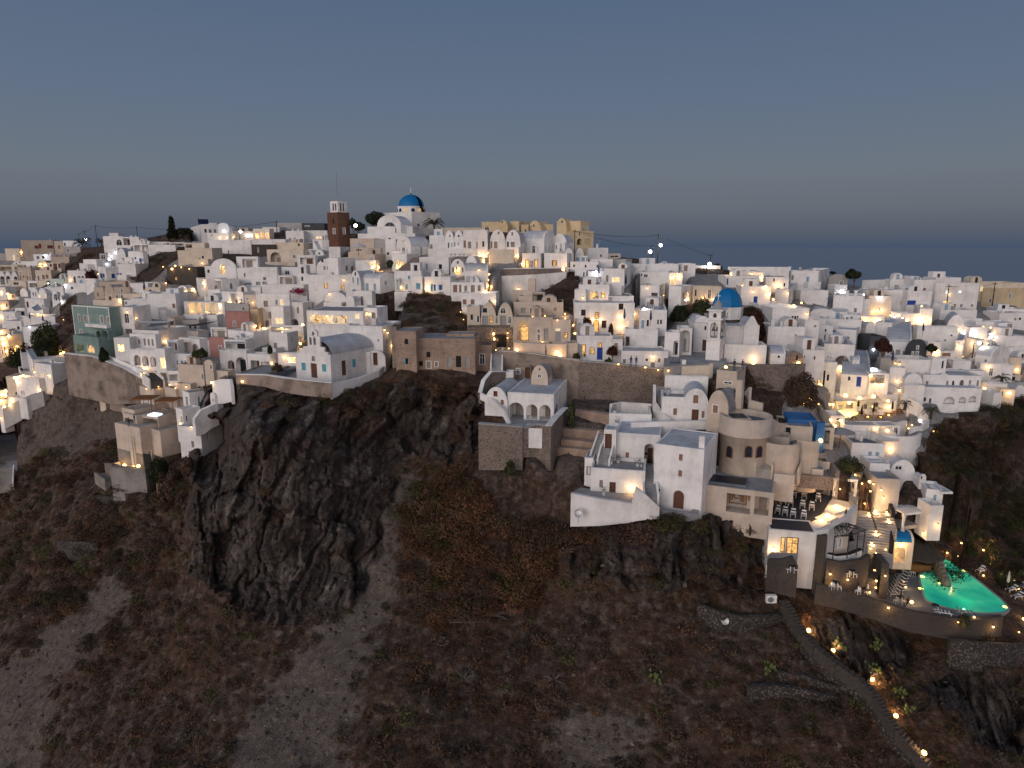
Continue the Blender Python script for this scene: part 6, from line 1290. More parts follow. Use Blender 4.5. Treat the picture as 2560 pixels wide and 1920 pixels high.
for k_, x in enumerate((475, 520)):
    u, z = lc.fr.onL(cx(x), cy(1190)); z2 = lc.fr.onL(cx(x), cy(810))[1]
    lc.box('pilaster', 'cream_plaster', u-.12, u+.12 if k_ else u+.6, -.25, -.003, z, z2)
lc.box('render_base', 'concrete', -.03, fw+.03, -.06, -.002, -3, lc.fr.onL(cx(400), cy(985))[1])
slab([(640, 530), (760, 545), (830, 515), (720, 500)], pt(cx(720), cy(530), 124).z+.15, .3, 'lit_cool', 'small lit plunge pool on the beige cliff house terrace', name='plunge_pool', cat='pool', pad=False)
for k_, (a1, b1, a2, b2) in enumerate(((480, 325, 730, 330), (770, 350, 1000, 350))):
    p0 = pt(cx(a1), cy(b1), 126); p1 = pt(cx(a2), cy(b2), 126)
    e_ = empty('pergola', p0, 0, ('left', 'right')[k_]+' orange timber pergola on the beige cliff house', 'pergola'); m_ = MB(); L = (p1-p0).length
    for i in range(14): m_.box(i*L/13-.06, i*L/13+.06, -1.2, 2.2, 0, .12)
    m_.box(-.1, L+.1, -1.2, -1.05, -.16, -.002).build('slats', 'timber', e_); MB().box(.1, .2, -1.15, -1.05, -2.6, -.161).build('post', 'timber', e_); MB().box(L-.2, L-.1, -1.15, -1.05, -2.6, -.161).build('post', 'timber', e_)
swall([(205, 1190, 1470, 121.5), (400, 1205, 1480, 120.5), (640, 1215, 1480, 120)], 'concrete', 'big raw concrete retaining wall below the beige cliff house', ext=2, th=1.2)
swall([(640, 1030, 1480, 120.5), (735, 1040, 1470, 121.2)], 'dark_stone', 'narrow dark stone wall right of the concrete base', ext=2, th=.8)
swall([(120, 1140, 1290, 124), (220, 1150, 1300, 122.5)], 'stone_wall', 'pale rubble wall left of the concrete base', ext=2)
swall([(0, 1545, 1610), (330, 1575, 1630)], 'dry_stone', 'low dry stone wall below the beige cliff house', name='dry_stone_wall', ext=1)
h('f', 760, 860, 870, 1365, 1490, 'ruined stone doorway at the foot of the concrete base', 'h 795 1430 50 90', c='O', t=119.5, dep=1.5, yaw=5, name='ruined_house', par=.05)
stair(60, 1280, 190, 1370, 1.6, 'small concrete stair left of the concrete base', 'concrete', t0=124, t1=121.5, side='concrete')
wh = h('f', 1065, 1330, 1345, 740, 1000, 'tall white house wall beside the black crag', '', yaw=12, t=118, dep=6, par=.05, ext=5, chim=False)
h('f', 1020, 1290, 1345, 690, 735, 'balcony floor', '', into=wh, yaw=12, t=117.5, dep=6, par=.7, ext=.2, roof='paving')
h('f', 1015, 1100, 1320, 470, 690, 'front room', 'o 1075 590 22 70 w 1135 580 16 70', into=wh, yaw=38, t=119.5, par=.7, roof='paving_blue')
h('f', 1100, 1185, 1460, 265, 500, 'upper room', 'w 1137 360 30 110 p 1290 370 44 140', into=wh, yaw=45, t=124, par=.1, dep=8, roof='roof_tan')
h('v', 1435, 1490, 1590, 265, 420, 'small white vaulted stair room at the top of the crag', 'w 1465 350 20 40', yaw=40, t=121, rise=.8)
swall([(1460, 120, 250, 122), (1560, 90, 260, 120), (1680, 90, 230, 118), (1690, 180, 260, 117)], 'white_plaster', 'white wall top touching the black crag', ext=2)
swall([(1240, 590, 660, 116), (1330, 480, 640, 117), (1440, 430, 560, 118), (1530, 390, 520, 119)], 'white_plaster', 'bluish white curved wall against the crag', ext=2, th=.8)
# left terrace retaining walls
tile(0, 800)
swall([(845, 420, 760, 141), (1200, 460, 830, 138), (1370, 520, 870, 136.5), (1585, 610, 860, 135), (1860, 780, 850, 132)], 'old_plaster', 'tall stained concrete retaining wall under the green house street', ext=3, th=.8, cap='white_plaster')
swall([(1590, 650, 860, 134.8), (1720, 690, 850, 133.5), (1880, 800, 850, 132)], 'stone_wall', 'rubble stone end of the tall retaining wall', ext=2, th=.8)
swall([(1340, 440, 560, 137.5), (1450, 480, 600, 136.5), (1640, 560, 640, 135), (1860, 640, 790, 132.5)], 'white_plaster', 'white street parapet in front of the arcade house', ext=1, th=.3)
stair(1960, 770, 1840, 670, 2.2, 'dark street stair descending past the arcade house', 'asphalt', t0=130.5, t1=134, side='white_plaster')
swall([(55, 1110, 1250, 153), (240, 1010, 1150, 151), (400, 930, 1020, 150), (545, 890, 960, 149)], 'grey_plaster', 'pale garden wall climbing along the scree slope', ext=2)
swall([(1255, 990, 1110), (1325, 995, 1110)], 'cream_plaster', 'lone beige gatepost wall on the scree', ext=1)
swall([(1370, 1030, 1080), (1560, 1040, 1090)], 'old_plaster', 'low ruined wall on the scree behind the shrubs', ext=1)
tile(0, 900, 3.456)
stair(60, 1130, 150, 1000, 4, 'bluish stair at the left frame edge', 'paving', t0=148, t1=152, side=None, step=.7)
stair(120, 960, 20, 650, 5, 'wide grey blue stair descending at the left frame edge', 'paving', t0=150, t1=170, side=None, step=1.2)
stair(30, 1100, 40, 940, 3, 'warm lit stair flight at the left frame edge', 'roof_tan', t0=143, t1=147, side='white_plaster', step=.7)
tile(0, 1320, 2.458)
swall([(355, 80, 160), (470, 85, 190), (600, 95, 170)], 'dry_stone', 'isolated dry stone wall among the scrub on the left slope', name='dry_stone_wall', ext=1)
tile(600, 440, 3.456)
swall([(1370, 800, 815), (1500, 705, 830), (1545, 700, 830)], 'stone_wall', 'triangular rubble stone wall beside the warm lit round arch', ext=1, t=151.5)
tile(1200, 520)
swall([(290, 765, 845, 149), (560, 760, 835, 147.5), (1020, 755, 790, 148)], 'stone_wall', 'dark rubble terrace wall under the warm lit doors', ext=.2, th=.8, cap='white_plaster')
swall([(270, 850, 1180, 148.6), (690, 830, 1100, 147.2), (1080, 800, 860, 147.6)], 'white_plaster', 'large white retaining wall under the rubble terrace wall', ext=2, th=.6)
swall([(110, 518, 690, 154), (425, 518, 690, 153)], 'cream_plaster', 'pale yellow lit wall with dark spots on the ridge', ext=1, th=.5)
tile(2118, 800); swall([(1160, 1062, 1140), (1440, 1045, 1110), (1700, 1030, 1095)], 'old_plaster', 'pale stone footing wall under the double arcade house', ext=2)
# ---------------------------------------------------------------- fit the hillside under everything built above
def refit():
    pts = []; 
    for (x, y, t) in FITS: pts.append((x, y, t))
    A = np.array([(p[0]/500, p[1]/500) for p in pts]); d = np.array([math.log(p[2]/Dm(p[0], p[1])) for p in pts])
    # cell averages
    cells = {}
    for a, v in zip(A, d): cells.setdefault((int(a[0]*500//40), int(a[1]*500//22)), []).append((a[0], a[1], v))
    C = np.array([np.mean(v, 0) for v in cells.values()]); n = len(C)
    K = _K(C[:, :2], C[:, :2])+np.eye(n)*.02
    M = np.zeros((n+3, n+3)); M[:n, :n] = K; M[:n, n] = 1; M[:n, n+1:] = C[:, :2]; M[n, :n] = 1; M[n+1:, :n] = C[:, :2].T
    W = np.linalg.solve(M, np.concatenate([C[:, 2], [0, 0, 0]]))
    for i in range(NY):
        q = np.column_stack([GX[i]/500, GY[i]/500]); v = _K(q, C[:, :2])@W[:n]+W[n]+q@W[n+1:]
        dmin = np.sqrt(((q[:, None, :]-C[None, :, :2])**2).sum(2)).min(1)
        T_[i] *= np.exp(np.clip(v, -.25, .25)*np.clip(1.6-dmin/.16, 0, 1))
refit()
def scrpoly(P): # world points -> photo pixels
    o = []
    for p in P:
        dd = optd(p); o.append((1280+FP*p[0]/dd, 960-FP*((p[1]*sP+p[2]*cP)/dd)))
    return o
def clampfaces():
    TM = np.zeros(T_.shape)
    for P, t in FACES:
        Q = scrpoly(P); xs = [q[0] for q in Q]; ys = [q[1] for q in Q]
        j0, j1 = np.searchsorted(gx, [min(xs)-4, max(xs)+4])
        if j1 <= j0: continue
        sub = (slice(None), slice(j0, j1)); Y = GY[sub]; m = (Y > min(ys)-3) & (Y < max(ys)-1)
        if not m.any(): continue
        m &= inpoly(GX[sub], Y, Q); S_ = TM[sub]; S_[m] = np.maximum(S_[m], t+1.2)
    d = np.maximum(TM-T_, 0)
    for _ in range(22):
        e = d.copy(); e[1:-1] = (d[:-2]+2*d[1:-1]+d[2:])/4; e[:, 1:-1] = (e[:, :-2]+2*e[:, 1:-1]+e[:, 2:])/4; d = np.maximum(d, e)
    return d
T_ = T_+clampfaces()
PTS = DIR*(T_-disp)[..., None]
def clampprints():
    X = PTS[..., 0].ravel(); Y = PTS[..., 1].ravel(); Z = PTS[..., 2].ravel().copy(); order = np.argsort(X); Xs = X[order]
    for P, zr in PRINTS:
        xs = [p[0] for p in P]; ys = [p[1] for p in P]; a, b2 = np.searchsorted(Xs, [min(xs), max(xs)]); ix = order[a:b2]
        ix = ix[(Y[ix] > min(ys)) & (Y[ix] < max(ys)) & (Z[ix] > zr-.25)]
        if len(ix):
            m = inpoly(X[ix], Y[ix], P); Z[ix[m]] = zr-.3
    for P, A, d, L in RAMPS:
        xs = [p[0] for p in P]; a, b2 = np.searchsorted(Xs, [min(xs), max(xs)]); ix = order[a:b2]
        if len(ix):
            s_ = ((X[ix]-A.x)*d.x+(Y[ix]-A.y)*d.y)/L**2; lim = A.z+d.z*np.clip(s_, 0, 1)-.25
            m = inpoly(X[ix], Y[ix], P) & (Z[ix] > lim); Z[ix[m]] = lim[m]
    PTS[..., 2] = Z.reshape(NY, NX)
clampprints()
def flatten_pads():
    for poly, z in PADS:
        xs = [p[0] for p in poly]; ys = [p[1] for p in poly]
        X = PTS[..., 0]; Y = PTS[..., 1]
        # grow the pad slightly
        cxm = sum(xs)/len(xs); cym = sum(ys)/len(ys)
        gp = [(cxm+(x-cxm)*1.03, cym+(y-cym)*1.03) for x, y in poly]
        m = inpoly(X, Y, gp) & (PTS[..., 2] > z-.5)
        PTS[..., 2][m] = z-.5
flatten_pads()
def build_terrain():
    rows = [PTS]; T0 = PTS[0]
    back = []
    for d, dz in ((14, -2.5), (40, -9), (110, -32), (320, -110), (900, -338)):
        q = T0.copy(); u = q[:, :2]/np.linalg.norm(q[:, :2], axis=1)[:, None]; q[:, :2] += u*d; q[:, 2] = np.minimum(T0[:, 2]+dz, -.22*np.linalg.norm(q[:, :2], axis=1)*0+T0[:, 2]+dz); back.append(q[None])
    B0 = PTS[-1]; front = []
    for d, dz in ((-4, -10), (-12, -40), (-30, -110), (-60, -338)):
        q = B0.copy(); q[:, 1] += d; q[:, 2] = np.maximum(B0[:, 2]+dz, -338); front.append(q[None])
    A = np.concatenate(back[::-1]+[PTS]+front); nb = len(back); nf = len(front)
    ny, nx = A.shape[:2]
    V = A.reshape(-1, 3)
    idx = np.arange(ny*nx).reshape(ny, nx)
    F = np.stack([idx[:-1, :-1], idx[1:, :-1], idx[1:, 1:], idx[:-1, 1:]], -1).reshape(-1, 4)
    me = bpy.data.meshes.new('hillside'); me.vertices.add(len(V)); me.vertices.foreach_set('co', V.ravel())
    me.loops.add(F.size); me.loops.foreach_set('vertex_index', F.ravel()); me.polygons.add(len(F))
    me.polygons.foreach_set('loop_start', np.arange(0, F.size, 4)); me.update(calc_edges=True)
    at = me.color_attributes.new('zone', 'FLOAT_COLOR', 'POINT')
    def ext_(z): return np.concatenate([np.repeat(z[:1], nb, 0), z, np.repeat(z[-1:], nf, 0)])
    Z = np.stack([ext_(zr_), ext_(zs_), ext_(zv_), np.ones((ny, nx))], -1).astype(np.float32)
    at.data.foreach_set('color', Z.ravel())
    m, nt, b = newmat('hillside'); co = coord(nt)
    a = nt.nodes.new('ShaderNodeAttribute'); a.attribute_name = 'zone'
    sp = nt.nodes.new('ShaderNodeSeparateColor'); nt.links.new(a.outputs['Color'], sp.inputs[0])
    n1 = noisetex(nt, co, .12, 6, .65); n2 = noisetex(nt, co, 1.1, 6, .7); n3 = noisetex(nt, co, 6, 3, .6); n4 = noisetex(nt, co, .35, 5, .7, (1, 1, .35))
    soil = ramp(nt, n2, [(.3, (.037, .026, .021)), (.5, (.074, .052, .041)), (.72, (.135, .102, .081))])
    sk = noisetex(nt, co, .9, 5, .65, (1.3, .5, .35)); skr = ramp(nt, sk, [(.35, (.6, .58, .56)), (.5, (1, 1, 1)), (.68, (1.6, 1.55, 1.5))])
    soilk = mix(nt, soil.outputs[0], skr.outputs[0], 1, 'MULTIPLY')
    soil2 = mix(nt, soilk, (.075, .038, .02), ramp(nt, n1, [(.42, (0, 0, 0)), (.62, (.7, .7, .7))]).outputs[0])
    rock = ramp(nt, n4, [(.3, (.022, .019, .018)), (.42, (.055, .045, .041)), (.56, (.105, .086, .076)), (.68, (.25, .215, .195))])
    vc = nd(nt, 'ShaderNodeTexVoronoi', Scale=.55, feature='DISTANCE_TO_EDGE'); mp = nt.nodes.new('ShaderNodeMapping'); mp.inputs['Scale'].default_value = (1, 1, .5); mp.inputs['Rotation'].default_value = (0, .5, 0)
    wa = nt.nodes.new('ShaderNodeVectorMath'); wa.operation = 'MULTIPLY_ADD'; nx_ = nd(nt, 'ShaderNodeTexNoise', Scale=.8, Detail=4); nt.links.new(co, nx_.inputs['Vector']); nt.links.new(nx_.outputs['Color'], wa.inputs[0]); wa.inputs[1].default_value = (2.2, 2.2, 2.2); nt.links.new(co, wa.inputs[2]); nt.links.new(wa.outputs[0], mp.inputs[0]); nt.links.new(mp.outputs[0], vc.inputs['Vector'])
    crk = ramp(nt, vc.outputs['Distance'], [(.0, (.25, .25, .25)), (.06, (1, 1, 1))])
    class _R: pass
    rk2 = _R(); rk2.outputs = [mix(nt, rock.outputs[0], crk.outputs[0], .85, 'MULTIPLY')]; rock = rk2
    rs = mix(nt, rock.outputs[0], (.065, .035, .024), ramp(nt, n1, [(.5, (0, 0, 0)), (.68, (.65, .65, .65))]).outputs[0])
    v = nd(nt, 'ShaderNodeTexVoronoi', Scale=2.4); nt.links.new(co, v.inputs['Vector'])
    speck = ramp(nt, v.outputs['Distance'], [(.1, (1, 1, 1)), (.2, (0, 0, 0))])
    sg = mix(nt, (.085, .066, .054), (.19, .158, .135), ramp(nt, n2, [(.35, (0, 0, 0)), (.7, (1, 1, 1))]).outputs[0])
    scree = mix(nt, sg, (.26, .235, .22), speck.outputs[0])
    pav = ramp(nt, n2, [(.3, (.20, .185, .17)), (.7, (.40, .385, .37))])
    def edge(o, amt=.5, sw=.12):
        ma = nt.nodes.new('ShaderNodeMath'); ma.operation = 'MULTIPLY_ADD'; nt.links.new(n2, ma.inputs[0]); ma.inputs[1].default_value = amt
        nt.links.new(o, ma.inputs[2]); return ramp(nt, ma.outputs[0], [(.5+amt*.5-sw, (0, 0, 0)), (.5+amt*.5+sw, (1, 1, 1))]).outputs[0]
    ef = ramp(nt, edge(sp.outputs[1], 1.3, .5), [(0, (0, 0, 0)), (1, (.95, .95, .95))]).outputs[0]; x = mix(nt, soil2, scree, ef); x = mix(nt, x, rs, edge(sp.outputs[0], .6)); x = mix(nt, x, pav.outputs[0], edge(sp.outputs[2], .1))
    gr = mix(nt, x, (.22, .2, .18), ramp(nt, noisetex(nt, co, 9, 2), [(.66, (0, 0, 0)), (.74, (.45, .45, .45))]).outputs[0])
    nt.links.new(gr, b.inputs['Base Color']); b.inputs['Roughness'].default_value = .95; b.inputs['Specular IOR Level'].default_value = .15
    ad = nt.nodes.new('ShaderNodeMath'); nt.links.new(n2, ad.inputs[0]); nt.links.new(n3, ad.inputs[1]); bump(nt, b, ad.outputs[0], .9, .35)
    me.materials.append(m)
    o = bpy.data.objects.new('hillside', me); COL.objects.link(o); setp(o, kind='structure'); return o
HILL = build_terrain()
# sea
sm, nt, b = newmat('sea'); co = coord(nt)
b.inputs['Base Color'].default_value = (.035, .075, .17, 1); b.inputs['Roughness'].default_value = .22; b.inputs['IOR'].default_value = 1.33
bump(nt, b, noisetex(nt, co, .02, 6, .6), .3, 4)
k = 96; R_ = 60000
sea = mobj('sea', [(0, 0, -331)]+[(R_*cos(2*pi*i/k), R_*sin(2*pi*i/k), -331) for i in range(k)], [(0, i+1, (i+1) % k+1) for i in range(k)], sm); setp(sea, kind='structure')
# world: dusk sky (anti-twilight band in the east ahead, afterglow in the west behind)
w = bpy.data.worlds.new('World'); S.world = w; w.use_nodes = True; nt = w.node_tree; bg = nt.nodes['Background']
tc = nt.nodes.new('ShaderNodeTexCoord'); sx = nt.nodes.new('ShaderNodeSeparateXYZ'); nt.links.new(tc.outputs['Generated'], sx.inputs[0])
def mr(o, a0, a1, b0=0, b1=1):
    n = nt.nodes.new('ShaderNodeMapRange'); nt.links.new(o, n.inputs[0])
    for i, q in enumerate((a0, a1, b0, b1)): n.inputs[i+1].default_value = q
    n.interpolation_type = 'SMOOTHSTEP' if (b0, b1) == (0, 1) and a0 != -.1 else 'LINEAR'; return n.outputs[0]
el = mr(sx.outputs['Z'], -.1, .9)
def E(deg): return sin(radians(deg))+.1
east = ramp(nt, el, [(E(-5), (.035, .06, .11)), (E(-.3), (.055, .080, .13)), (E(.8), (.088, .105, .14)), (E(2.6), (.125, .142, .170)), (E(5.5), (.140, .168, .205)), (E(10), (.115, .155, .22)), (E(18), (.085, .130, .208)), (E(40), (.055, .095, .17)), (1, (.05, .08, .15))])
west = ramp(nt, el, [(0, (.10, .09, .09)), (E(0), (1.25, .80, .58)), (E(6), (1.25, .92, .76)), (E(16), (.88, .82, .84)), (E(35), (.42, .47, .59)), (1, (.16, .21, .31))])
az = nt.nodes.new('ShaderNodeMath'); az.operation = 'MULTIPLY_ADD'; nt.links.new(sx.outputs['X'], az.inputs[0]); az.inputs[1].default_value = .35; 
nt.links.new(sx.outputs['Y'], az.inputs[2])
fac = mr(az.outputs[0], .45, -.85)
nt.links.new(mix(nt, east.outputs[0], west.outputs[0], fac), bg.inputs['Color']); bg.inputs['Strength'].default_value = 1.0
sun = bpy.data.lights.new('sun', 'SUN'); sun.energy = .88; sun.angle = radians(35); sun.color = (1, .89, .81)
so = bpy.data.objects.new('sun', sun); COL.objects.link(so)
so.rotation_euler = Vector((.68, 1, -.30)).to_track_quat('-Z', 'Y').to_euler()
cam = bpy.data.cameras.new('camera'); cam.sensor_width = 36; cam.lens = 36*FP/2560; cam.clip_end = 200000; cam.clip_start = .5
co_ = bpy.data.objects.new('camera', cam); COL.objects.link(co_); co_.rotation_euler = (pi/2-PT, 0, 0); S.camera = co_
S.view_settings.view_transform = 'Standard'; S.view_settings.look = 'None'; S.view_settings.exposure = .12; S.view_settings.gamma = 1
S.render.engine = 'CYCLES'
# ---------------------------------------------------------------- everything that is set down on what has been built
bpy.context.view_layer.update(); DG = bpy.context.evaluated_depsgraph_get()
def hit(px, py, raw=0):
    if not raw: px, py = cx(px), cy(py)
    d = ray(px, py).normalized(); ok, loc, nor, idx, ob, mt = S.ray_cast(DG, Vector((0, 0, 0)), d)
    if not ok: t = Dm(px, py); return pt(px, py, t), Vector((0, -1, 0)), t
    if nor.dot(d) > 0: nor = -nor
    return loc, nor, optd(loc)
bulb_me = {}
def bulb(parent, p, r, mat):
    if (mat, round(r, 2)) not in bulb_me:
        o = MB().lathe([(0, -1), (.7, -.7), (1, 0), (.7, .7), (0, 1)], 8).build('bulb', mat); bulb_me[(mat, round(r, 2))] = o.data; bpy.data.objects.remove(o)
    o = bpy.data.objects.new('bulb', bulb_me[(mat, round(r, 2))]); COL.objects.link(o); o.parent = parent; o.location = p; o.scale = (r, r, r)
LD = {}
def light(p, w_, col, parent=None):
    k = (round(w_), tuple(col))
    if k not in LD:
        l = bpy.data.lights.new('lamp_light', 'POINT'); l.energy = w_; l.color = col; l.shadow_soft_size = .12; LD[k] = l
    o = bpy.data.objects.new('lamp_light', LD[k]); COL.objects.link(o)
    if parent: o.parent = parent; o.matrix_parent_inverse = (Matrix.Translation(parent.location)@parent.rotation_euler.to_matrix().to_4x4()).inverted()
    o.location = p
WARM = (1, .56, .22); COOLC = (.80, .84, 1.0); NEUT = (1, .86, .66)
LMS = []
def lamps(s_, where, kind='wall_lamp', dw=26):
    for tok in s_.split():
        mode = ''.join(c for c in tok if c.isalpha()); x, y, *r = [float(q) for q in tok.strip('CWBt').split(',')]
        LMS.append((cx(x), cy(y), r[0] if r else dw, mode, where, kind))
def place_lamps():
    todo = [(hit(x, y, 1), w_, mode, where, kind) for x, y, w_, mode, where, kind in LMS]
    for (p, n, t), w_, mode, where, kind in todo:
        col = COOLC if 'C' in mode else (NEUT if 'W' in mode else WARM); cm = 'bulb_cool' if 'C' in mode or 'W' in mode else 'bulb'
        r = (.07 if w_ < 20 else .12)+.0035*min(w_, 60); r *= t/150 if t > 150 else 1
        if kind != 'wall_lamp': w_ *= 6; r *= 1.1
        up = n.z > .6; q = p+n*(.12)
        e_ = empty(kind, q, 0, ('cool white' if 'C' in mode else 'warm')+' lamp '+where, 'lamp', 'lamps '+where)
        bulb(e_, (0, 0, .0), r, cm); MB().box(-.06, .06, -.06, .06, -.3 if up else .05, -.06 if up else .3).build('bracket', 'dark_metal', e_)
        sc = (1.5 if t > 140 else 1. if t > 122 else .7)*((t/150)**1.3 if t > 150 else 1)
        light(q+n*(.55)+Vector((0, 0, .25 if up else -.15)), w_*sc, col, e_)
tile(0, 580); lamps('270,252 500,400 565,412 100,775,35 40,930,30 45,1330,70 215,1440,60 95,1490,60 180,1480,50 800,1100,8 1500,858,30 1700,1072,15 1505,1445,20 2060,1365,35 730,1500,40 800,1512,40 20,1060 470,1030 1590,1000,8 10,760,50 120,820 880,600,15 1230,528,12 2070,640,8', 'among the houses at the far left')
lamps('60,1400,80 240,1490,70 20,1250,60 760,1530,50 105,1300,50 50,940,40', 'added for the glow of the restaurant at the left edge')  # extra lamps put in to strengthen the amber glow at this edge
lamps('570,297,14C 812,665,14C 1445,255,8C 1360,340,8C 1335,400,8C 1390,300,6C 370,1183,6C 775,870,8C 600,645,10C', 'on the violet lit stairs and terraces at the left')
lamps('2155,462,35 2190,430,25 2040,440,12', 'on the rooftop bar in the dark stone restaurant')
tile(0, 800); lamps('1810,605,45 190,720,50 300,692,30 75,885,50 50,1080,40 500,872,50 2062,590,25 20,1225,15 430,650,15 600,690,12 1800,665,15 30,930,50 150,1000,30', 'on the lower left terraces')
lamps('25,1010,70 60,935,60 220,745,60 130,1060,50 330,710,40', 'added to warm the lowest dining terraces at the left')  # more strong lamps, added only for the warm glow on these terraces
tile(420, 540); lamps('985,245,14C 1040,240,14C 700,186,10C', 'along the ridge terrace')
lamps('455,838,60 310,920,60 785,1080,35 650,265,8 740,265,8 810,265,8 1115,250,10 1205,1405,50 1685,1368,50 1430,1450,15 1090,1375,30 1650,1588,25 480,1195,14 300,1190,14 640,1210,14 2018,968,8 170,640,14 270,660,14 430,590,10 225,940,12 1060,1080,10', 'on the houses left of the ridge church')
tile(420, 720); lamps('1515,900,60 555,1180,30 935,1165,25 1460,860,25 1290,940,30 1640,690,15 1820,340,8 1990,350,8', 'beside the clifftop chapel')
tile(800, 460); lamps('655,1045,55 720,1040,55 1345,1285,60 1995,900,35 2050,895,35 2035,960,35 1725,1080,30 2110,1138,30 2110,1200,15 2085,1275,35 2070,1340,30 1010,1290,25 990,1030,15 2100,860,10 300,1200,6 1990,1075,10', 'on the white terraces below the ridge church')
tile(820, 640); lamps('1660,705,8 1692,800,10 2070,975,25 2070,1040,25 795,1120,30 700,925,14 740,960,10 480,720,20', 'around the scrub crag')
tile(1200, 520); lamps('1040,780,60 465,592,35 520,705,40 40,660,35 115,835,30 90,970,30 70,1045,25 185,1165,25 660,1355,6 810,1357,12 968,1398,6 1065,1330,14 1065,1390,14 1170,1470,25 1180,1575,25 1415,1392,35 1505,1392,35 1755,1352,45 1755,1480,45 1930,1325,20 170,1560,12 345,1560,12 170,1620,10 345,1620,10 480,1010,14 1290,1120,10 1540,1100,10 2090,1000,5', 'on the houses of the central slope')
lamps('1450,800,25C 2055,1265,40C', 'on the white terraces of the central slope')
tile(1200, 760); lamps('462,572,80 960,600,90 1000,640,60 2065,790,16 2160,662,25 1730,750,16 360,565,12 190,575,8 780,470,10', 'along the street above the stone wall')
tile(1600, 620); lamps('397,365,30 492,350,30 600,640,45 795,620,20 910,640,20 290,590,6 1285,470,12 1415,545,14 1700,465,25 1745,460,25 1520,400,35 1570,480,35 1620,570,35 1665,650,30 1920,720,40 2015,692,30 2088,820,15 65,1490,16 225,1522,16 350,1530,16 1060,1495,60 1415,1450,60 1978,1440,70 1140,320,20 1400,330,14 1500,360,20 1850,560,16 55,765,25', 'around the blue domed church')
tile(2000, 660); lamps('510,355,25C 557,350,12C 797,388,14C 1003,420,25C 1190,662,12C 1283,682,12C 2052,865,30C 2152,850,35C 885,1315,20C 915,1070,30C', 'in the eastern lanes')
lamps('957,585,30 1025,570,20 905,590,20 808,712,60 955,705,40 1000,697,25 1335,700,50 1470,700,50 1500,680,45 1520,535,20 1865,375,12 1980,815,20 2162,985,35 1730,1095,60 1685,1110,50 2000,1030,40 500,1295,60 880,1395,45 1140,640,20 1240,640,20 2190,915,25 245,1510,20 940,1500,30 1030,1505,30 1190,1240,12 270,1525,10 1560,720,20 1620,690,20 1240,1250,10', 'among the eastern houses')
tile(2118, 800); lamps('1725,855,40 2020,910,60 1760,585,30 2115,620,40 1845,160,20 1750,290,14 1795,95,20 330,965,50 545,1600,40 350,1355,25 1070,1390,12 1660,205,20 1450,460,14 1840,250,12 620,760,20 1700,90,14', 'at the right edge of the village')
lamps('1775,232,16C 1860,215,10C 915,1265,30C', 'on the right edge road')
tile(1960, 940); lamps('330,290,45 250,365,40 765,250,60 815,330,70 945,285,70 1120,265,60 1105,385,25 1310,380,50 820,505,30 1045,515,20 1210,515,25 1310,495,25 705,555,35 640,620,25 1140,655,30 565,355,25 620,355,25 1300,320,30 1290,690,35 580,545,30 1335,900,40 1600,620,14 1560,660,14 440,350,12 1450,180,20', 'around the lit restaurant terrace', dw=30)
lamps('455,805,70', 'on the blue painted wall beside the restaurant stairs')
lamps('1080,1320,20 970,1340,12 890,1245,12 890,1430,10 1090,1440,12 700,1410,10 1210,1420,10 1240,1520,14 995,1588,8 1130,1350,8 655,1640,30', 'along the lamp lit steps', 'path_lamp')
tile(1880, 1240); lamps('1065,150,40 945,255,40 860,318,35 1540,185,25 1548,440,16 1400,90,8 1455,210,8 1640,20,14 1680,195,10 1700,290,16 1490,580,14 1480,650,10 1550,705,12 1670,680,10 1545,930,14 1555,1055,14 1550,1140,12 975,970,14 1000,1090,14 1190,1040,12 1470,1215,12 1700,1390,14 1995,1335,25 1920,1150,10 270,660,20 1665,1000,8 1855,600,30', 'on the stepped terraces above the pool', 'path_lamp')
tile(2118, 1300); lamps('1620,195,14 1790,310,16 1440,290,12 1700,385,14 1260,410,14 1380,448,6 1760,445,10 1790,552,14 1700,702,10 1910,750,8 2005,805,12 2150,940,12 1585,1225,12 1815,1330,14 2200,1245,20 2135,1405,5 1380,1270,4 1130,60,8 965,160,10', 'in the garden around the green pool', 'garden_lamp')
tile(1660, 1400, 2.4578); lamps('885,435,36 1035,560,30 1272,733,36 1425,962,36 1597,1192,40', 'beside the rough stone path on the dark slope', 'path_lamp')
tile(240, 930); lamps('365,1165,70 530,1185,70 635,207,6 778,182,8 922,155,8 992,210,8 1130,185,8 1060,640,18 1195,685,10 480,1180,20', 'on the beige cliff house')
tile(1140, 880, 3.0722); lamps('1348,1033,60', 'on the ground floor wall of the large white house')
place_lamps()
for p, w_, c_, par_ in LIGHTS: light(p, w_*1., c_, par_)
# ---- street lamps and power poles
def at(px, py, t): return pt(px, py, t)
poles = {}
def pole(key, x, ytop, ybase, t, label, lampy=None, cool=False, arms=1, mat='dark_metal'):
    b = at(x, ybase, t); r = ray(x, ytop); H = b.y*r.z/r.y-b.z
    e = empty('power_pole' if arms else 'street_lamp', b, 0, label, 'pole' if arms else 'street lamp', None)
    m_ = MB().tube([(0, 0, -2), (0, 0, H)], .15, 6, .1)
    m_.build('pole', mat, e)
    if arms: MB().box(-.7, .7, -.06, .06, H-.5, H-.38).build('crossarm', mat, e)
    if lampy:
        rr = ray(x, lampy); z = b.y*rr.z/rr.y-b.z; MB().tube([(0, 0, z), (.6, -.5, z+.1)], .05, 4).build('bracket', mat, e)
        bulb(e, (.6, -.55, z), .42 if t > 150 else .3, 'bulb_cool'); light(b+Vector((.6, -1.3, z)), 260, NEUT if not cool else COOLC, e)
    poles[key] = b+Vector((0, 0, H-.4)); return e
pole('a', 245, 562, 625, 262, 'tall dark pole right of the palm on the left skyline')
pole('b', 347, 566, 622, 255, 'dark pole behind the skyline arch window house')
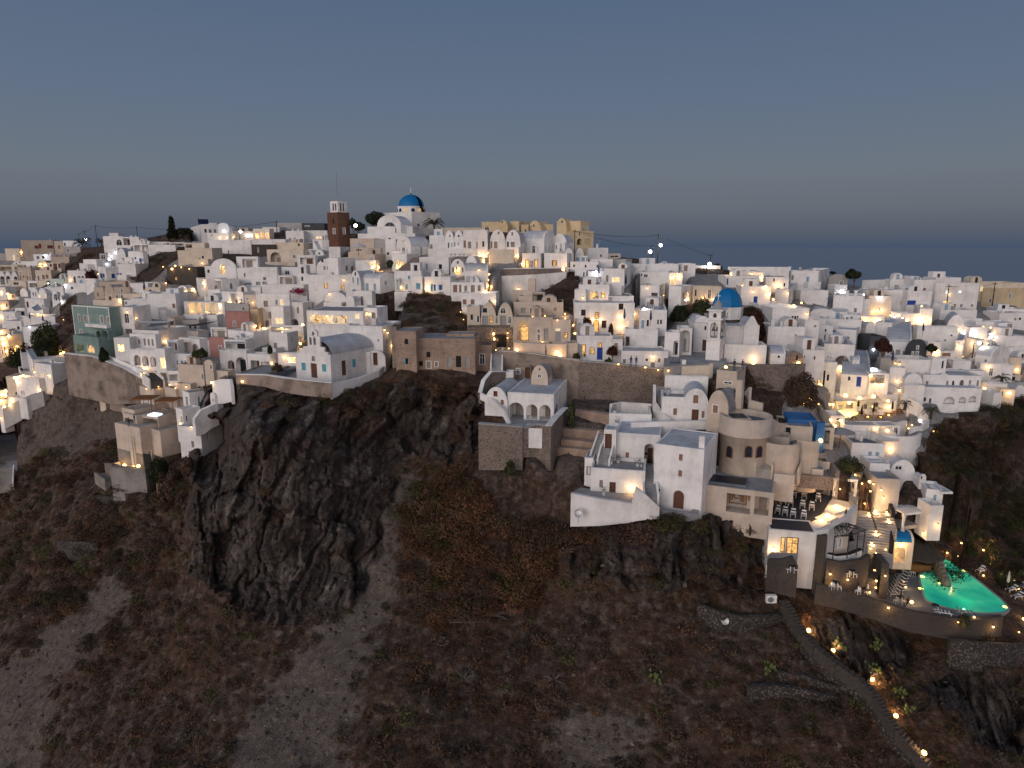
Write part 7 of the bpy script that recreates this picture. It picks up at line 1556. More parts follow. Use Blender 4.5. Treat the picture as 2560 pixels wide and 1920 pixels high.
pole('c', 203, 583, 640, 262, 'leaning dark pole beside the palm on the left skyline')
pole('d', 217, 576, 630, 262, 'lamp pole with violet white light at the left skyline', 598, True)
pole('e', 692, 551, 572, 225, 'pole on the skyline left of the black roofed hall')
pole('f', 1436, 573, 640, 157, 'leaning brown pole beside the yellow houses', mat='wood')
pole('g', 1643, 584, 662, 182, 'tall pole with bright white lamp on the right ridge', 613)
pole('h', 1629, 612, 660, 184, 'bare pole left of the tall lamp pole')
pole('i', 1618, 626, 660, 186, 'short lamp post left of the bare pole', 629)
pole('j', 1775, 635, 668, 178, 'dark pole behind the bright ball lamp on the right ridge')
pole('k', 1766, 655, 668, 172, 'lamp post with very bright ball on the right ridge wall', 660, arms=0)
pole('l', 2365, 711, 775, 168, 'dark pole in front of the large white house on the right skyline')
pole('m', 2482, 705, 752, 182, 'dark pole left of the yellow lit building')
pole('n', 886, 561, 600, 186, 'floodlight mast with dazzling white light right of the brown tower', 564, True, arms=0)
pole('o', 600, 578, 605, 210, 'lamp post with dazzling white light on the ridge terrace', 579, True, arms=0)
pole('p', 2432, 857, 885, 138, 'street lamp with orange light beside the glazed balcony house', 857, arms=0)
for a, b2 in (('a', 'b'), ('c', 'a'), ('b', 'e'), ('f', 'g'), ('g', 'j'), ('h', 'f'), ('l', 'm'), ('i', 'h')):
    P, Q = poles[a], poles[b2]; m_ = MB()
    for off in (-.5, .5):
        pts_ = [P.lerp(Q, i/14)+Vector((off, 0, -4*(P-Q).length*.022*(i/14)*(1-i/14)))-P for i in range(15)]; m_.tube(pts_, .03, 3)
    o = m_.build('power_line', 'dark_metal'); o.location = P; setp(o, 'sagging power line, the one starting at pole %s of the skyline' % {'a': 'right of the palm', 'c': 'leaning by the palm', 'b': 'behind the arch window house', 'f': 'beside the yellow houses', 'g': 'with the tall lamp', 'h': 'left of the tall lamp', 'l': 'before the large white house', 'i': 'with the short lamp'}[a], 'power line')
# ---------------------------------------------------------------- furniture, people, vehicles
flat('leaf_pot', (.03, .04, .02))
def copytree(o, parent=None):
    c = o.copy(); COL.objects.link(c)
    if parent: c.parent = parent
    for ch_ in list(o.children): copytree(ch_, c)
    return c
PROTO = {}
def put(key, make, px, py, rz, label, cat, group=None, sc=1., t=None, raw=0):
    """one more thing of a kind, standing on whatever surface the pixel shows"""
    if not raw: px, py = cx(px), cy(py)
    p, n, tt = hit(px, py, 1)
    if t: p = pt(px, py, t)
    if key not in PROTO: e = make(); PROTO[key] = e
    else: e = copytree(PROTO[key])
    e.location = p; e.rotation_euler = (0, 0, rz); e.scale = (sc, sc, sc); setp(e, label, cat, group); return e
def base(nm): return empty(nm, (0, 0, 0))
def mk_lounger():
    e = base('sun_lounger'); m_ = MB()
    for x in (-.32, .32): m_.box(x-.03, x+.03, 0, 1.95, .28, .34)
    for x in (-.3, .3):
        for y in (.1, 1.3): m_.box(x-.03, x+.03, y, y+.06, 0, .279)
    m_.build('frame', 'white_paint', e); a = MB(); b = MB()
    for i in range(9):
        z0 = .345+max(0, i-5)*.13; (a if i % 2 else b).add([(-.29, i*.21, z0), (.29, i*.21, z0), (.29, i*.21+.205, z0+(.13 if i > 4 else 0)), (-.29, i*.21+.205, z0+(.13 if i > 4 else 0)), (-.29, i*.21, z0+.05), (.29, i*.21, z0+.05), (.29, i*.21+.205, z0+.05+(.13 if i > 4 else 0)), (-.29, i*.21+.205, z0+.05+(.13 if i > 4 else 0))], [(0, 1, 2, 3), (4, 5, 6, 7), (0, 1, 5, 4), (2, 3, 7, 6), (1, 2, 6, 5), (0, 3, 7, 4)])
    a.build('light_stripes', 'cloth_white', e); b.build('dark_stripes', 'stripe_dark', e); return e
def mk_table(mat='black', w_=.45):
    e = base('table'); MB().lathe([(0, .72), (w_, .72), (w_, .76), (0, .76)], 14).build('table_top', mat, e); MB().tube([(0, 0, 0), (0, 0, .72)], .05, 6).build('leg', 'metal', e); return e
def mk_chair(mat='white_paint'):
    e = base('chair'); MB().box(-.22, .22, -.22, .22, .43, .48).build('seat', mat, e); MB().box(-.22, .22, .19, .23, .481, .9).build('backrest', mat, e); m_ = MB()
    for x in (-.2, .2):
        for y in (-.2, .2): m_.box(x-.02, x+.02, y-.02, y+.02, 0, .429)
    m_.build('legs', mat, e); return e
def mk_parasol(mat, open_=False):
    e = base('parasol'); MB().tube([(0, 0, 0), (0, 0, 2.6)], .035, 5).build('pole', 'wood', e)
    if open_: MB().lathe([(1.7, 2.1), (.9, 2.42), (0, 2.7), (0, 2.66), (.9, 2.38), (1.68, 2.08)], 8).build('canopy', mat, e)
    else: MB().lathe([(.03, .9), (.2, 1.1), (.16, 1.9), (.05, 2.6), (0, 2.7)], 7).build('canopy', mat, e)
    return e
def mk_person(top='cloth_dark', low='cloth_dark', sit=False, arm=0):
    me = bpy.data.meshes.new('person'); h_ = .42 if sit else .92
    if sit: J = [(0, 0, .5), (0, .02, .75), (0, 0, 1.0), (0, -.02, 1.1), (0, -.03, 1.22), (.1, 0, .5), (.12, -.42, .5), (.12, -.42, .08), (-.1, 0, .5), (-.12, -.42, .5), (-.12, -.42, .08), (.2, 0, .98), (.25, -.1, .72), (.18, -.32, .68), (-.2, 0, .98), (-.25, -.1, .72), (-.18, -.32, .68), (.12, -.55, .04), (-.12, -.55, .04)]
    else: J = [(0, 0, .95), (0, .02, 1.2), (0, 0, 1.42), (0, 0, 1.52), (0, -.02, 1.66), (.09, 0, .9), (.12, -.06, .5), (.1, .1, .08), (-.09, 0, .9), (-.12, .04, .5), (-.13, -.12, .08), (.2, 0, 1.4), (.26, .04, 1.12), (.25, -.1, .9), (-.2, 0, 1.4), (-.26, .02, 1.12), (-.25, -.08 if not arm else -.3, .9 if not arm else 1.2), (.1, -.05, .04), (-.13, -.27, .04)]
    R_ = [.14, .13, .15, .055, .1, .085, .06, .045, .085, .06, .045, .055, .042, .035, .055, .042, .035, .04, .04]
    Eg = [(0, 1), (1, 2), (2, 3), (3, 4), (0, 5), (5, 6), (6, 7), (7, 17), (0, 8), (8, 9), (9, 10), (10, 18), (2, 11), (11, 12), (12, 13), (2, 14), (14, 15), (15, 16)]
    me.from_pydata(J, Eg, []); o = bpy.data.objects.new('person', me); COL.objects.link(o); sk = o.modifiers.new('s', 'SKIN'); o.modifiers.new('u', 'SUBSURF').levels = 1
    for i, v in enumerate(me.skin_vertices[0].data): v.radius = (R_[i], R_[i]*.8)
    me.skin_vertices[0].data[0].use_root = True
    dg = bpy.context.evaluated_depsgraph_get(); m2 = bpy.data.meshes.new_from_object(o.evaluated_get(dg)); bpy.data.objects.remove(o)
    for mt_ in (top, low, 'skin'): m2.materials.append(MATS[mt_])
    hz = 1.15 if sit else 1.55
    for p in m2.polygons: z = p.center.z; p.material_index = 2 if z > hz-.03 or (abs(p.center.x) > .22 and z < (.78 if sit else 1.0)) else (0 if z > (.55 if sit else .95) else 1); p.use_smooth = True
    b = bpy.data.objects.new('person', m2); COL.objects.link(b)
    hz2 = J[4][2]; MB().lathe([(.105, -.02), (.112, .05), (.07, .11), (0, .13)], 10, (0, .01, hz2)).build('hair', 'wood', b); return b
def mk_car():
    e = base('parked_car'); pr = [(-2.1, .35), (2.1, .35), (2.15, .7), (1.9, .9), (1.1, .98), (.5, 1.4), (-1.1, 1.45), (-1.8, 1.0), (-2.15, .9)]
    m_ = MB(); n = len(pr); m_.add([(x, -.85, z) for x, z in pr]+[(x, .85, z) for x, z in pr], [tuple(range(n)), tuple(range(n, 2*n))]+[(i, (i+1) % n, n+(i+1) % n, n+i) for i in range(n)]); m_.build('body', 'navy', e)
    MB().box(-1.0, .45, -.87, .87, 1.05, 1.33).build('windows', 'glass', e)
    for x in (-1.3, 1.3):
        for y in (-.8, .8):
            w_ = MB().lathe([(0, -.1), (.32, -.1), (.32, .1), (0, .1)], 14).build('wheel', 'black', e); w_.location = (x, y, .32); w_.rotation_euler = (pi/2, 0, 0)
    for y in (-.6, .6): MB().box(2.1, 2.18, y-.15, y+.15, .6, .75).build('headlight', 'glass', e)
    return e
def mk_ac():
    e = base('air_conditioner'); MB().box(-.45, .45, -.2, .15, .05, .75).build('case', 'white_paint', e); o = MB().lathe([(0, 0), (.26, 0), (.26, .03), (0, .03)], 14).build('fan', 'metal', e); o.location = (-.1, -.24, .4); o.rotation_euler = (-pi/2, 0, 0)
    MB().box(-.4, .4, -.1, .1, -.05, .049).build('feet', 'metal', e); return e
def mk_dish():
    e = base('satellite_dish'); o = MB().lathe([(0, 0), (.3, .03), (.55, .12), (.56, .14), (.3, .06), (0, .03)], 18).build('reflector', 'metal', e); o.location = (0, 0, 1.1); o.rotation_euler = (radians(70), 0, radians(-15)); MB().tube([(0, .12, -.3), (0, .12, 1.1)], .04, 5).tube([(0, 0, 1.1), (0, -.6, 1.0)], .02, 4).build('mast', 'metal', e); return e
def mk_cabana(L=5.5, W_=3.2, H_=2.6):
    e = base('cabana'); m_ = MB()
    for x in (0, W_):
        for y in (0, L): m_.box(x-.08, x+.08, y-.08, y+.08, 0, H_)
    m_.box(-.1, W_+.1, -.1, -.02, H_-.25, H_-.01).build('posts', 'white_paint', e)
    r_ = MB(); k = max(2, int(L/1.1))
    for i in range(k): r_.box(-.15, W_+.15, -.12+i*(L+.24)/k, -.12+(i+1)*(L+.24)/k-.06, H_+.002, H_+.14)
    r_.build('roof', 'cloth_white', e); c_ = MB()
    for x, y in ((.12, 0), (W_-.12, 0), (0, L*.3), (0, L*.65), (0, L)): c_.lathe([(.28, .05), (.12, 1.1), (.3, H_-.1)], 7, (x, y, 0))
    c_.build('curtains', 'canvas', e); MB().box(.3, W_-.3, .3, L-.3, .05, .55).build('daybed', 'cushion', e); return e
tile(1780, 1080, 2.836)
for i, (x, y) in enumerate(((578, 470), (652, 478), (752, 495), (505, 520), (556, 528), (640, 548), (706, 560), (462, 585), (515, 597), (572, 610), (648, 622))):
    rw = 'back row' if i < 3 else 'middle row' if i < 7 else 'front row'; j = (i, i-3, i-7)[0 if i < 3 else 1 if i < 7 else 2]
    put('lounger', mk_lounger, x, y, radians(-24), 'striped sun lounger on the dark deck, %s in the %s' % (('leftmost', 'second from the left', 'third from the left', 'fourth from the left')[j], rw), 'sun lounger', 'sun loungers on the dark deck', 1.0)
for i in range(7):
    put('lounger', mk_lounger, 1250+i*9, 1160-i*22, radians(-82), 'striped sun lounger left of the green pool, number %d counted from the stair end' % (7-i), 'sun lounger', 'row of sun loungers left of the green pool')
for i, (x, y, r) in enumerate(((1840, 1290, 80), (1700, 1300, 70), (2090, 1130, -75), (2130, 1180, -75), (2070, 1090, -75), (1880, 1000, -60), (2170, 1120, -60))):
    put('lounger', mk_lounger, x, y, radians(r), ('striped lounger overlapping the near edge of the green pool', 'striped lounger at the near left edge of the pool', 'upper lounger of the pair at the right frame edge', 'lower lounger at the right frame edge', 'lounger below the folded white parasol', 'lounger behind the far side of the green pool', 'lounger cut by the right frame edge')[i], 'sun lounger')
T1 = (('left of the lit terrace', 565, 985), ('on the upper cream terrace', 985, 1015), ('with navy top on the middle terrace', 875, 1105), ('where two people sit by the terrace edge', 1060, 1140), ('beside two guests at the pool corner', 1330, 1205), ('round and dark at the near pool edge', 1580, 1262))
for i, (nm, x, y) in enumerate(T1):
    put('btable', mk_table, x, y, 0, 'small round table '+nm, 'table')
    for j, (dx, dy) in enumerate(((-28, 10), (26, 14))):
        if i < 5: put('wchair', mk_chair, x+dx, y+dy, radians(-70+150*j), ('left' if j == 0 else 'right')+' white chair of the small table '+nm, 'chair')
P_ = lambda a, b, s=False, r=0: (lambda: mk_person(a, b, s, r))
put('ps1', P_('cloth_dark', 'cloth_dark', True), 1035, 1120, 1.2, 'person in black sitting at the terrace edge table', 'person'); put('ps2', P_('cloth_white', 'cloth_dark', True), 1100, 1135, -1.5, 'person in white sitting at the terrace edge table', 'person')
put('ps1', None, 1335, 1190, 1.0, 'person in black seated at the pool corner table', 'person'); put('ps3', P_('awning_red', 'cloth_dark', True), 1385, 1235, -1.2, 'person in red seated at the pool corner table', 'person')
tile(1600, 620); put('pd', P_('cloth_dark', 'cloth_dark'), 1175, 1528, .3, 'person in black standing by the floor lamp under the church', 'person'); put('pd', None, 1278, 1532, -.4, 'person in dark clothes standing right of the other under the church', 'person')
tile(1200, 760); put('pw', P_('cloth_dark', 'cloth_white'), 1300, 735, 2.5, 'person with white trousers leaning at the stone wall top', 'person'); put('pn', P_('navy', 'navy', False, 1), 1885, 780, .5, 'person in navy walking on the street, left one of two', 'person'); put('pn', None, 1950, 785, .2, 'person in navy walking on the street, right one of two', 'person'); put('pk', P_('skin', 'cloth_dark', False, 1), 822, 640, 1.2, 'person with bare arms walking up the glowing garden wall', 'person')
tile(240, 930); put('pd', None, 415, 690, .4, 'person in black on the lower balcony of the beige cliff house', 'person'); put('pd', None, 490, 640, 1.4, 'person in dark clothes leaning on the balcony of the beige cliff house', 'person')
tile(2000, 660); put('pd', None, 880, 1280, .4, 'person in dark clothes at the foot of the stepped lane', 'person')
tile(1960, 940)
for i, (x, y) in enumerate(((870, 570), (960, 500), (1045, 545), (1200, 550), (1300, 520), (1390, 500), (1120, 475), (1440, 470))):
    nm = ('first from the left', 'behind the first', 'in the middle of the front row', 'right of the middle one', 'under the right lamp', 'second from the palm', 'behind the middle one', 'nearest to the palm')[i]
    put('wtable', lambda: mk_table('timber', .5), x, y, 0, 'brown dining table on the oval restaurant deck, '+nm, 'table', 'dining tables on the oval deck')
    for j, dx in enumerate((-38, 38)): put('bchair', lambda: mk_chair('timber'), x+dx, y+4, radians(-80+160*j), ('left' if j == 0 else 'right')+' chair at the dining table that is '+nm, 'chair', 'chairs on the oval deck')
for i, (x, y) in enumerate(((920, 450), (960, 555), (1110, 520), (1345, 480))): put('kpar', lambda: mk_parasol('black'), x, y, 0, 'folded black parasol on the oval deck, %s from the left' % ('first', 'second', 'third', 'fourth')[i], 'parasol', 'folded black parasols')
put('opar', lambda: mk_parasol('canopy_grey', True), 690, 905, 0, 'open grey parasol beside the restaurant stairs', 'parasol', None, 1.25)
put('cab1', lambda: mk_cabana(2.6, 3.0, 2.6), 610, 1500, radians(-12), 'small white curtained cabana beside the olive tree', 'cabana')
tile(1880, 1240); put('cab2', lambda: mk_cabana(6.5, 3.3, 2.6), 1870, 440, radians(14), 'long white cabana with slatted roof and curtains', 'cabana')
e = empty('twig_pergola', hit(1010, 800)[0], 0, 'black twig pergola over the semicircular bar terrace', 'pergola'); m_ = MB(); g = random.Random(4)
tops = []
for i, x in enumerate((1008, 1185, 1300, 1385)):
    p = zat(cx(x), cy((790, 780, 740, 700)[i]), hit(1100, 740)[0].z)-e.location; MB().tube([p, p+Vector((0, 0, 3.1))], .07, 5).build('post', 'dark_metal', e); tops.append(p+Vector((0, 0, 3.1)))
m_ = MB(); c_ = sum(tops, Vector())/4+Vector((-.5, 2.2, 0))
m_.tube(tops, .07, 5)
for i in range(34): a = g.random(); k = min(2, int(a*3)); q = tops[k].lerp(tops[k+1], a*3-k); m_.tube([c_+Vector((g.uniform(-1.2, 1.2), g.uniform(-.5, .5), .35)), q+(q-c_)*.18+Vector((0, 0, g.uniform(0, .1)))], .045, 4, .02)
m_.build('twigs', 'dark_metal', e)
tile(2118, 1300); put('wpar', lambda: mk_parasol('canvas'), 1998, 855, 0, 'folded white parasol in the pool garden', 'parasol')
for k_, (tx, ty, L_) in enumerate(((0, 580, ((380, 1130, 'left of the dark parasols on the left slope'), (545, 1160, 'on the parasol terrace of the left slope'), (1812, 760, 'beside the yellow roof terrace'))), (1200, 520, ((1480, 880, 'on the upper terrace of the lounge house'), (1448, 1120, 'in front of the lit arches'), (1820, 1010, 'on the navy lounger terrace'), (1800, 1450, 'in front of the lit wall'), (2130, 1470, 'beside the pale blue door'))), (2000, 660, ((1148, 1280, 'at the foot of the eastern lane'), (1530, 900, 'on the eastern roof terrace'))))):
    tile(tx, ty)
    for x, y, nm in L_: put('npar', lambda: mk_parasol('navy'), x, y, 0, 'folded navy parasol '+nm, 'parasol', None, 1.1)
tile(1240, 980); put('car', mk_car, 2526, 778, radians(8), 'dark parked car nearest the right frame edge', 'car', 'cars parked behind the right houses', t=178, raw=1); put('car', mk_car, 2505, 774, radians(5), 'dark parked car farther left of the pair', 'car', 'cars parked behind the right houses', t=180, raw=1)
put('car', mk_car, 192, 640, radians(80), 'dark car under the bright lamps on the left road', 'car', t=262, raw=1)
tile(1140, 880, 3.0722); put('dish', mk_dish, 940, 1300, 0, 'grey satellite dish at the foot of the tall white base wall', 'satellite dish', t=88.8)
tile(1660, 1400, 2.4578); put('dish', mk_dish, 372, 415, 0, 'pale satellite dish above the dry stone walls', 'satellite dish', None, .8); put('ac', mk_ac, 655, 262, 0, 'white air conditioner standing on the dark slope', 'air conditioner', None, 1.4)
tile(420, 540); put('ac', mk_ac, 885, 1540, .2, 'left fan unit on the white flat roofed block', 'air conditioner', None, 1.2, t=136.5); put('ac', mk_ac, 1015, 1550, .2, 'right fan unit on the white flat roofed block', 'air conditioner', None, 1.2, t=135.8)
sp = put('solar', lambda: MB().add([(-1.2, 0, 0), (1.2, 0, 0), (1.2, .8, 1.2), (-1.2, .8, 1.2), (-1.2, .06, -.02), (1.2, .06, -.02), (1.2, .86, 1.18), (-1.2, .86, 1.18)], [(0, 1, 2, 3), (4, 5, 6, 7), (0, 1, 5, 4), (2, 3, 7, 6), (0, 3, 7, 4), (1, 2, 6, 5)]).build('solar_panel', 'solar'), 445, 100, .5, 'tilted solar panel on the skyline house roof', 'solar panel', None, 1.3, t=224)
tile(800, 460)
for i, x in enumerate((1648, 1698, 1760, 1808)): put('ac', mk_ac, x, 905, 0, '%s fan unit in the row on the white terrace wall' % ('first', 'second', 'third', 'fourth')[i], 'air conditioner', 'row of fan units', 1.1, t=159)
put('straw', lambda: (lambda e: (MB().lathe([(1.9, 2.0), (1, 2.5), (0, 2.9), (0, 2.8), (1, 2.4), (1.8, 1.95)], 12).build('canopy', 'canvas', e), MB().tube([(0, 0, 0), (0, 0, 2.8)], .06, 5).build('pole', 'wood', e), e)[2])(base('straw_parasol')), 483, 905, 0, 'straw parasol before the grey beige house', 'parasol', None, 1.1)
# pots and plants on the terraces of the large white house
tile(1140, 880, 3.0722); g = random.Random(2)
for i, (x, y, nm) in enumerate(((1190, 862, 'largest one beside the short stair'), (1245, 850, 'beside the grey shutter'), (1395, 880, 'in the long white planter'), (1475, 880, 'under the arch'), (1135, 1100, 'beside the lower brown door'), (1625, 330, 'on the upper left terrace'), (1218, 470, 'in the walled yard'), (1240, 560, 'by the little tower roof'))):
    p, n, tt = hit(x, y); e = empty('potted_plant', p, 0, 'potted plant '+nm, 'plant'); MB().lathe([(0, 0), (.2, 0), (.28, .4), (0, .4)], 10).build('pot', 'cloth_white', e); m_ = MB()
    for k in range(60): a = g.uniform(0, 6.3); r = g.uniform(.1, .5); z = g.uniform(.4, 1.2); c = Vector((cos(a)*r, sin(a)*r, z)); m_.add([c, c+Vector((g.uniform(-.16, .16), g.uniform(-.16, .16), .12)), c+Vector((g.uniform(-.16, .16), .1, -.08))], [(0, 1, 2)])
    m_.build('leaves', 'leaf_pot', e)
# ---------------------------------------------------------------- vegetation
NR = np.random.default_rng(5)
def leafmat(name, c, var=.5):
    m, nt, b = newmat(name); a = nt.nodes.new('ShaderNodeAttribute'); a.attribute_name = 'tint'
    co = coord(nt); f = noisetex(nt, co, 1.2, 3)
    r = ramp(nt, f, [(.3, tuple(x*(1-var) for x in c)), (.7, tuple(x*(1+var) for x in c))])
    nt.links.new(mix(nt, r.outputs[0], a.outputs['Color'], 1, 'MULTIPLY'), b.inputs['Base Color']); b.inputs['Roughness'].default_value = .9; b.inputs['Specular IOR Level'].default_value = .1
    MATS[name] = m
leafmat('scrub', (.076, .050, .035)); leafmat('leaf_dark', (.022, .028, .014)); leafmat('leaf_olive', (.05, .055, .026)); leafmat('leaf_red', (.055, .024, .018)); leafmat('leaf_magenta', (.25, .02, .06)); leafmat('twig', (.12, .095, .08)); leafmat('leaf_green', (.05, .09, .02))
def cloud(n, size, seed, squash=.75, lump=.35, low=0.0):
    """n small leaf faces spread through a lumpy dome of radius 1; returns (n,3,3)"""
    g = np.random.default_rng(seed); d = g.normal(size=(n, 3)); d[:, 2] = np.abs(d[:, 2])-low; d /= np.linalg.norm(d, axis=1)[:, None]
    k = g.normal(size=(9, 3)); k[:, 2] = np.abs(k[:, 2]); k /= np.linalg.norm(k, axis=1)[:, None]
    l = np.max(d@k.T, 1); r = (1-lump+lump*np.clip((l-.6)/.4, 0, 1))*(g.random(n)**.22)
    c = d*r[:, None]; c[:, 2] *= squash
    a = g.normal(size=(n, 3)); a /= np.linalg.norm(a, axis=1)[:, None]; b = np.cross(a, d); b /= np.linalg.norm(b, axis=1)[:, None]+1e-9
    s_ = size*(.6+.8*g.random(n))[:, None]
    return np.stack([c+a*s_, c-a*s_*.6+b*s_*.6, c-a*s_*.6-b*s_*.6], 1)
def trimesh(name, tris, tint, mat, parent=None, loc=None):
    n = len(tris); me = bpy.data.meshes.new(name); me.vertices.add(n*3); me.vertices.foreach_set('co', tris.reshape(-1).astype(np.float32))
    me.loops.add(n*3); me.loops.foreach_set('vertex_index', np.arange(n*3)); me.polygons.add(n); me.polygons.foreach_set('loop_start', np.arange(0, n*3, 3)); me.update(calc_edges=True)
    ca = me.color_attributes.new('tint', 'FLOAT_COLOR', 'POINT'); t4 = np.ones((n*3, 4), np.float32); t4[:, :3] = np.repeat(tint, 3, 0); ca.data.foreach_set('color', t4.ravel())
    me.materials.append(MATS[mat]); o = bpy.data.objects.new(name, me); COL.objects.link(o)
    if parent: o.parent = parent
    if loc is not None: o.location = loc
    return o
TPL = [cloud(640, .058, 10+i, .8, .45) for i in range(5)]; TPS_ = [cloud(170, .11, 20+i, .7, .5) for i in range(5)]
def scatter(polys, n, r0, r1, tpl, excl=(), tintf=None, sq=1., seed=1, minrock=None, sink=.15):
    g = np.random.default_rng(seed); xs = GX[:, :]; m = np.zeros(GX.shape, bool)
    for p in polys: m |= inpoly(GX+10*np.sin(GY*.07), GY+8*np.sin(GX*.05), p)
    m &= (zv_ < .35)
    for p in excl: m &= ~inpoly(GX, GY, p)
    if minrock is not None: m &= (zr_ <= minrock) & (zs_ < .4)
    # weight by true area so that density is even on the ground
    idx = np.argwhere(m[:-1, :-1]); out = []; tin = []
    if not len(idx): return out, tin
    cl = np.array([noise.noise(Vector((PTS[i, j, 0]*.09, PTS[i, j, 1]*.09, seed))) for i, j in idx[::1]]) if len(idx) < 60000 else np.zeros(len(idx))
    w = (T_[idx[:, 0], idx[:, 1]]**1.5)*np.clip(.5+2.2*cl, .08, 2); w /= w.sum(); pick = g.choice(len(idx), n, p=w)
    for q in pick:
        i, j = idx[q]; p = PTS[i, j]; r = r0+(r1-r0)*g.random()**1.6; a = g.random()*6.28; t = tpl[g.integers(len(tpl))]
        R_ = np.array([[cos(a), -sin(a), 0], [sin(a), cos(a), 0], [0, 0, 1]]); s3 = np.array([r*(.85+.5*g.random()), r*(.85+.5*g.random()), r*sq*(.7+.5*g.random())])
        out.append(((t@R_.T)*s3+p-np.array([0, 0, r*sink]))); c = tintf(g) if tintf else np.array([1, 1, 1.])
        tin.append(np.repeat(c[None], len(t), 0))
    return out, tin
def brown(g):
    v = .55+.9*g.random(); k = g.random()
    return np.array([1, 1, 1])*v*(np.array([1.1, .95, .84]) if k < .4 else np.array([.85, .95, 1.0]) if k < .85 else np.array([.7, 1.05, .6]))
def stuff(name, label, parts, mat='scrub'):
    o = sum((p[0] for p in parts), []); t = sum((p[1] for p in parts), [])
    ob = trimesh(name, np.concatenate(o), np.concatenate(t), mat); setp(ob, kind='stuff'); return ob
BOT = [(-190, 1000), (60, 1160), (480, 1040), (480, 1420), (700, 1560), (900, 1480), (1020, 1130), (1240, 1220), (1440, 1335), (1720, 1325), (1920, 1420), (2060, 1560), (2750, 1600), (2750, 2040), (-190, 2040)]
VAL = [(1030, 1160), (1190, 1180), (1250, 1290), (1420, 1335), (1560, 1318), (1700, 1318), (1560, 1340), (1380, 1370), (1340, 1480), (1200, 1560), (1060, 1560), (1000, 1420)]
TOPC = [(880, 950), (960, 945), (1190, 950), (1200, 1000), (1120, 1010), (900, 1005), (690, 1000), (600, 960), (560, 945), (720, 985)]
EASTS = [(2310, 1080), (2460, 1010), (2750, 960), (2750, 1560), (2520, 1480), (2440, 1330), (2340, 1200)]
LEFTS = [(-190, 1130), (120, 1060), (300, 1060), (480, 1050), (470, 1430), (300, 1600), (-190, 1800)]
HW = [(1150, 1000), (1240, 1000), (1240, 1200), (1150, 1200)]
stuff('scrub_valley', '', [scatter([VAL], 420, 1.2, 3.0, TPL, tintf=lambda g: brown(g)*np.array([1.15, 1., .9]), seed=3), scatter([TOPC], 130, .9, 2.0, TPL, tintf=brown, seed=4)])
stuff('scrub_slopes', '', [scatter([BOT], 2700, .4, 1.5, TPS_, tintf=brown, seed=5, minrock=.4), scatter([LEFTS], 520, .9, 2.6, TPL, tintf=brown, seed=6, minrock=.5), scatter([[(2290, 1150), (2420, 1120), (2450, 1400), (2300, 1380)]], 130, .9, 2., TPL, tintf=lambda g: brown(g)*np.array([.62, .72, .62]), seed=17), scatter([EASTS], 900, .9, 2.4, TPL, tintf=lambda g: brown(g)*np.array([.62, .72, .62]), seed=7)])
stuff('dry_grass', '', [scatter([BOT, LEFTS, VAL], 6000, .15, .5, TPS_[:3], tintf=lambda g: np.array([1.3, 1.2, 1.15])*(.5+1.1*g.random()), seed=8, minrock=.9)], 'scrub')
HOLES = VHOLE
stuff('scrub_village', '', [scatter([VHOLE[4+3]], 170, .7, 1.7, TPL, tintf=brown, seed=19), scatter(VHOLE, 360, .6, 1.7, TPL, tintf=brown, seed=9), scatter([ROCK[1]], 120, .7, 1.8, TPL, tintf=brown, seed=31), scatter([ROCK[0], ROCK[1]], 90, .5, 1.6, TPL, tintf=brown, seed=11)])
# stones on the scree
g = np.random.default_rng(3); m = (zs_ > .5) | ((zv_ < .1) & (GY > 1400)); idx = np.argwhere(m); w = (zs_[idx[:, 0], idx[:, 1]]+.08); w /= w.sum(); tr = []
V8 = np.array([[-1, -1, -.6], [1, -1, -.5], [1, 1, -.6], [-1, 1, -.5], [-.7, -.8, .6], [.8, -.6, .5], [.6, .8, .7], [-.8, .6, .5]]); F12 = [(0, 1, 5), (0, 5, 4), (1, 2, 6), (1, 6, 5), (2, 3, 7), (2, 7, 6), (3, 0, 4), (3, 4, 7), (4, 5, 6), (4, 6, 7)]
tn = []
for q in g.choice(len(idx), 4200, p=w):
    i, j = idx[q]; s_ = .05+.32*g.random()**8; vv = (V8+g.normal(size=V8.shape)*.25)*s_*np.array([1, .8, .7]); a = g.random()*6; R_ = np.array([[cos(a), -sin(a), 0], [sin(a), cos(a), 0], [0, 0, 1]])
    vv = vv@R_.T+PTS[i, j]; tr.append(np.array([[vv[a_], vv[b_], vv[c_]] for a_, b_, c_ in F12])); tn.append(np.repeat((np.array([1.5, 1.9, 2.2])*(.4+g.random()))[None], 10, 0))
o = trimesh('scree_stones', np.concatenate(tr), np.concatenate(tn), 'scrub'); setp(o, kind='stuff')
flat('cactus_green', (.10, .13, .04)); flat('twig_bark', (.15, .12, .10)); flat('leaf_palm', (.055, .055, .03), .8, .4)
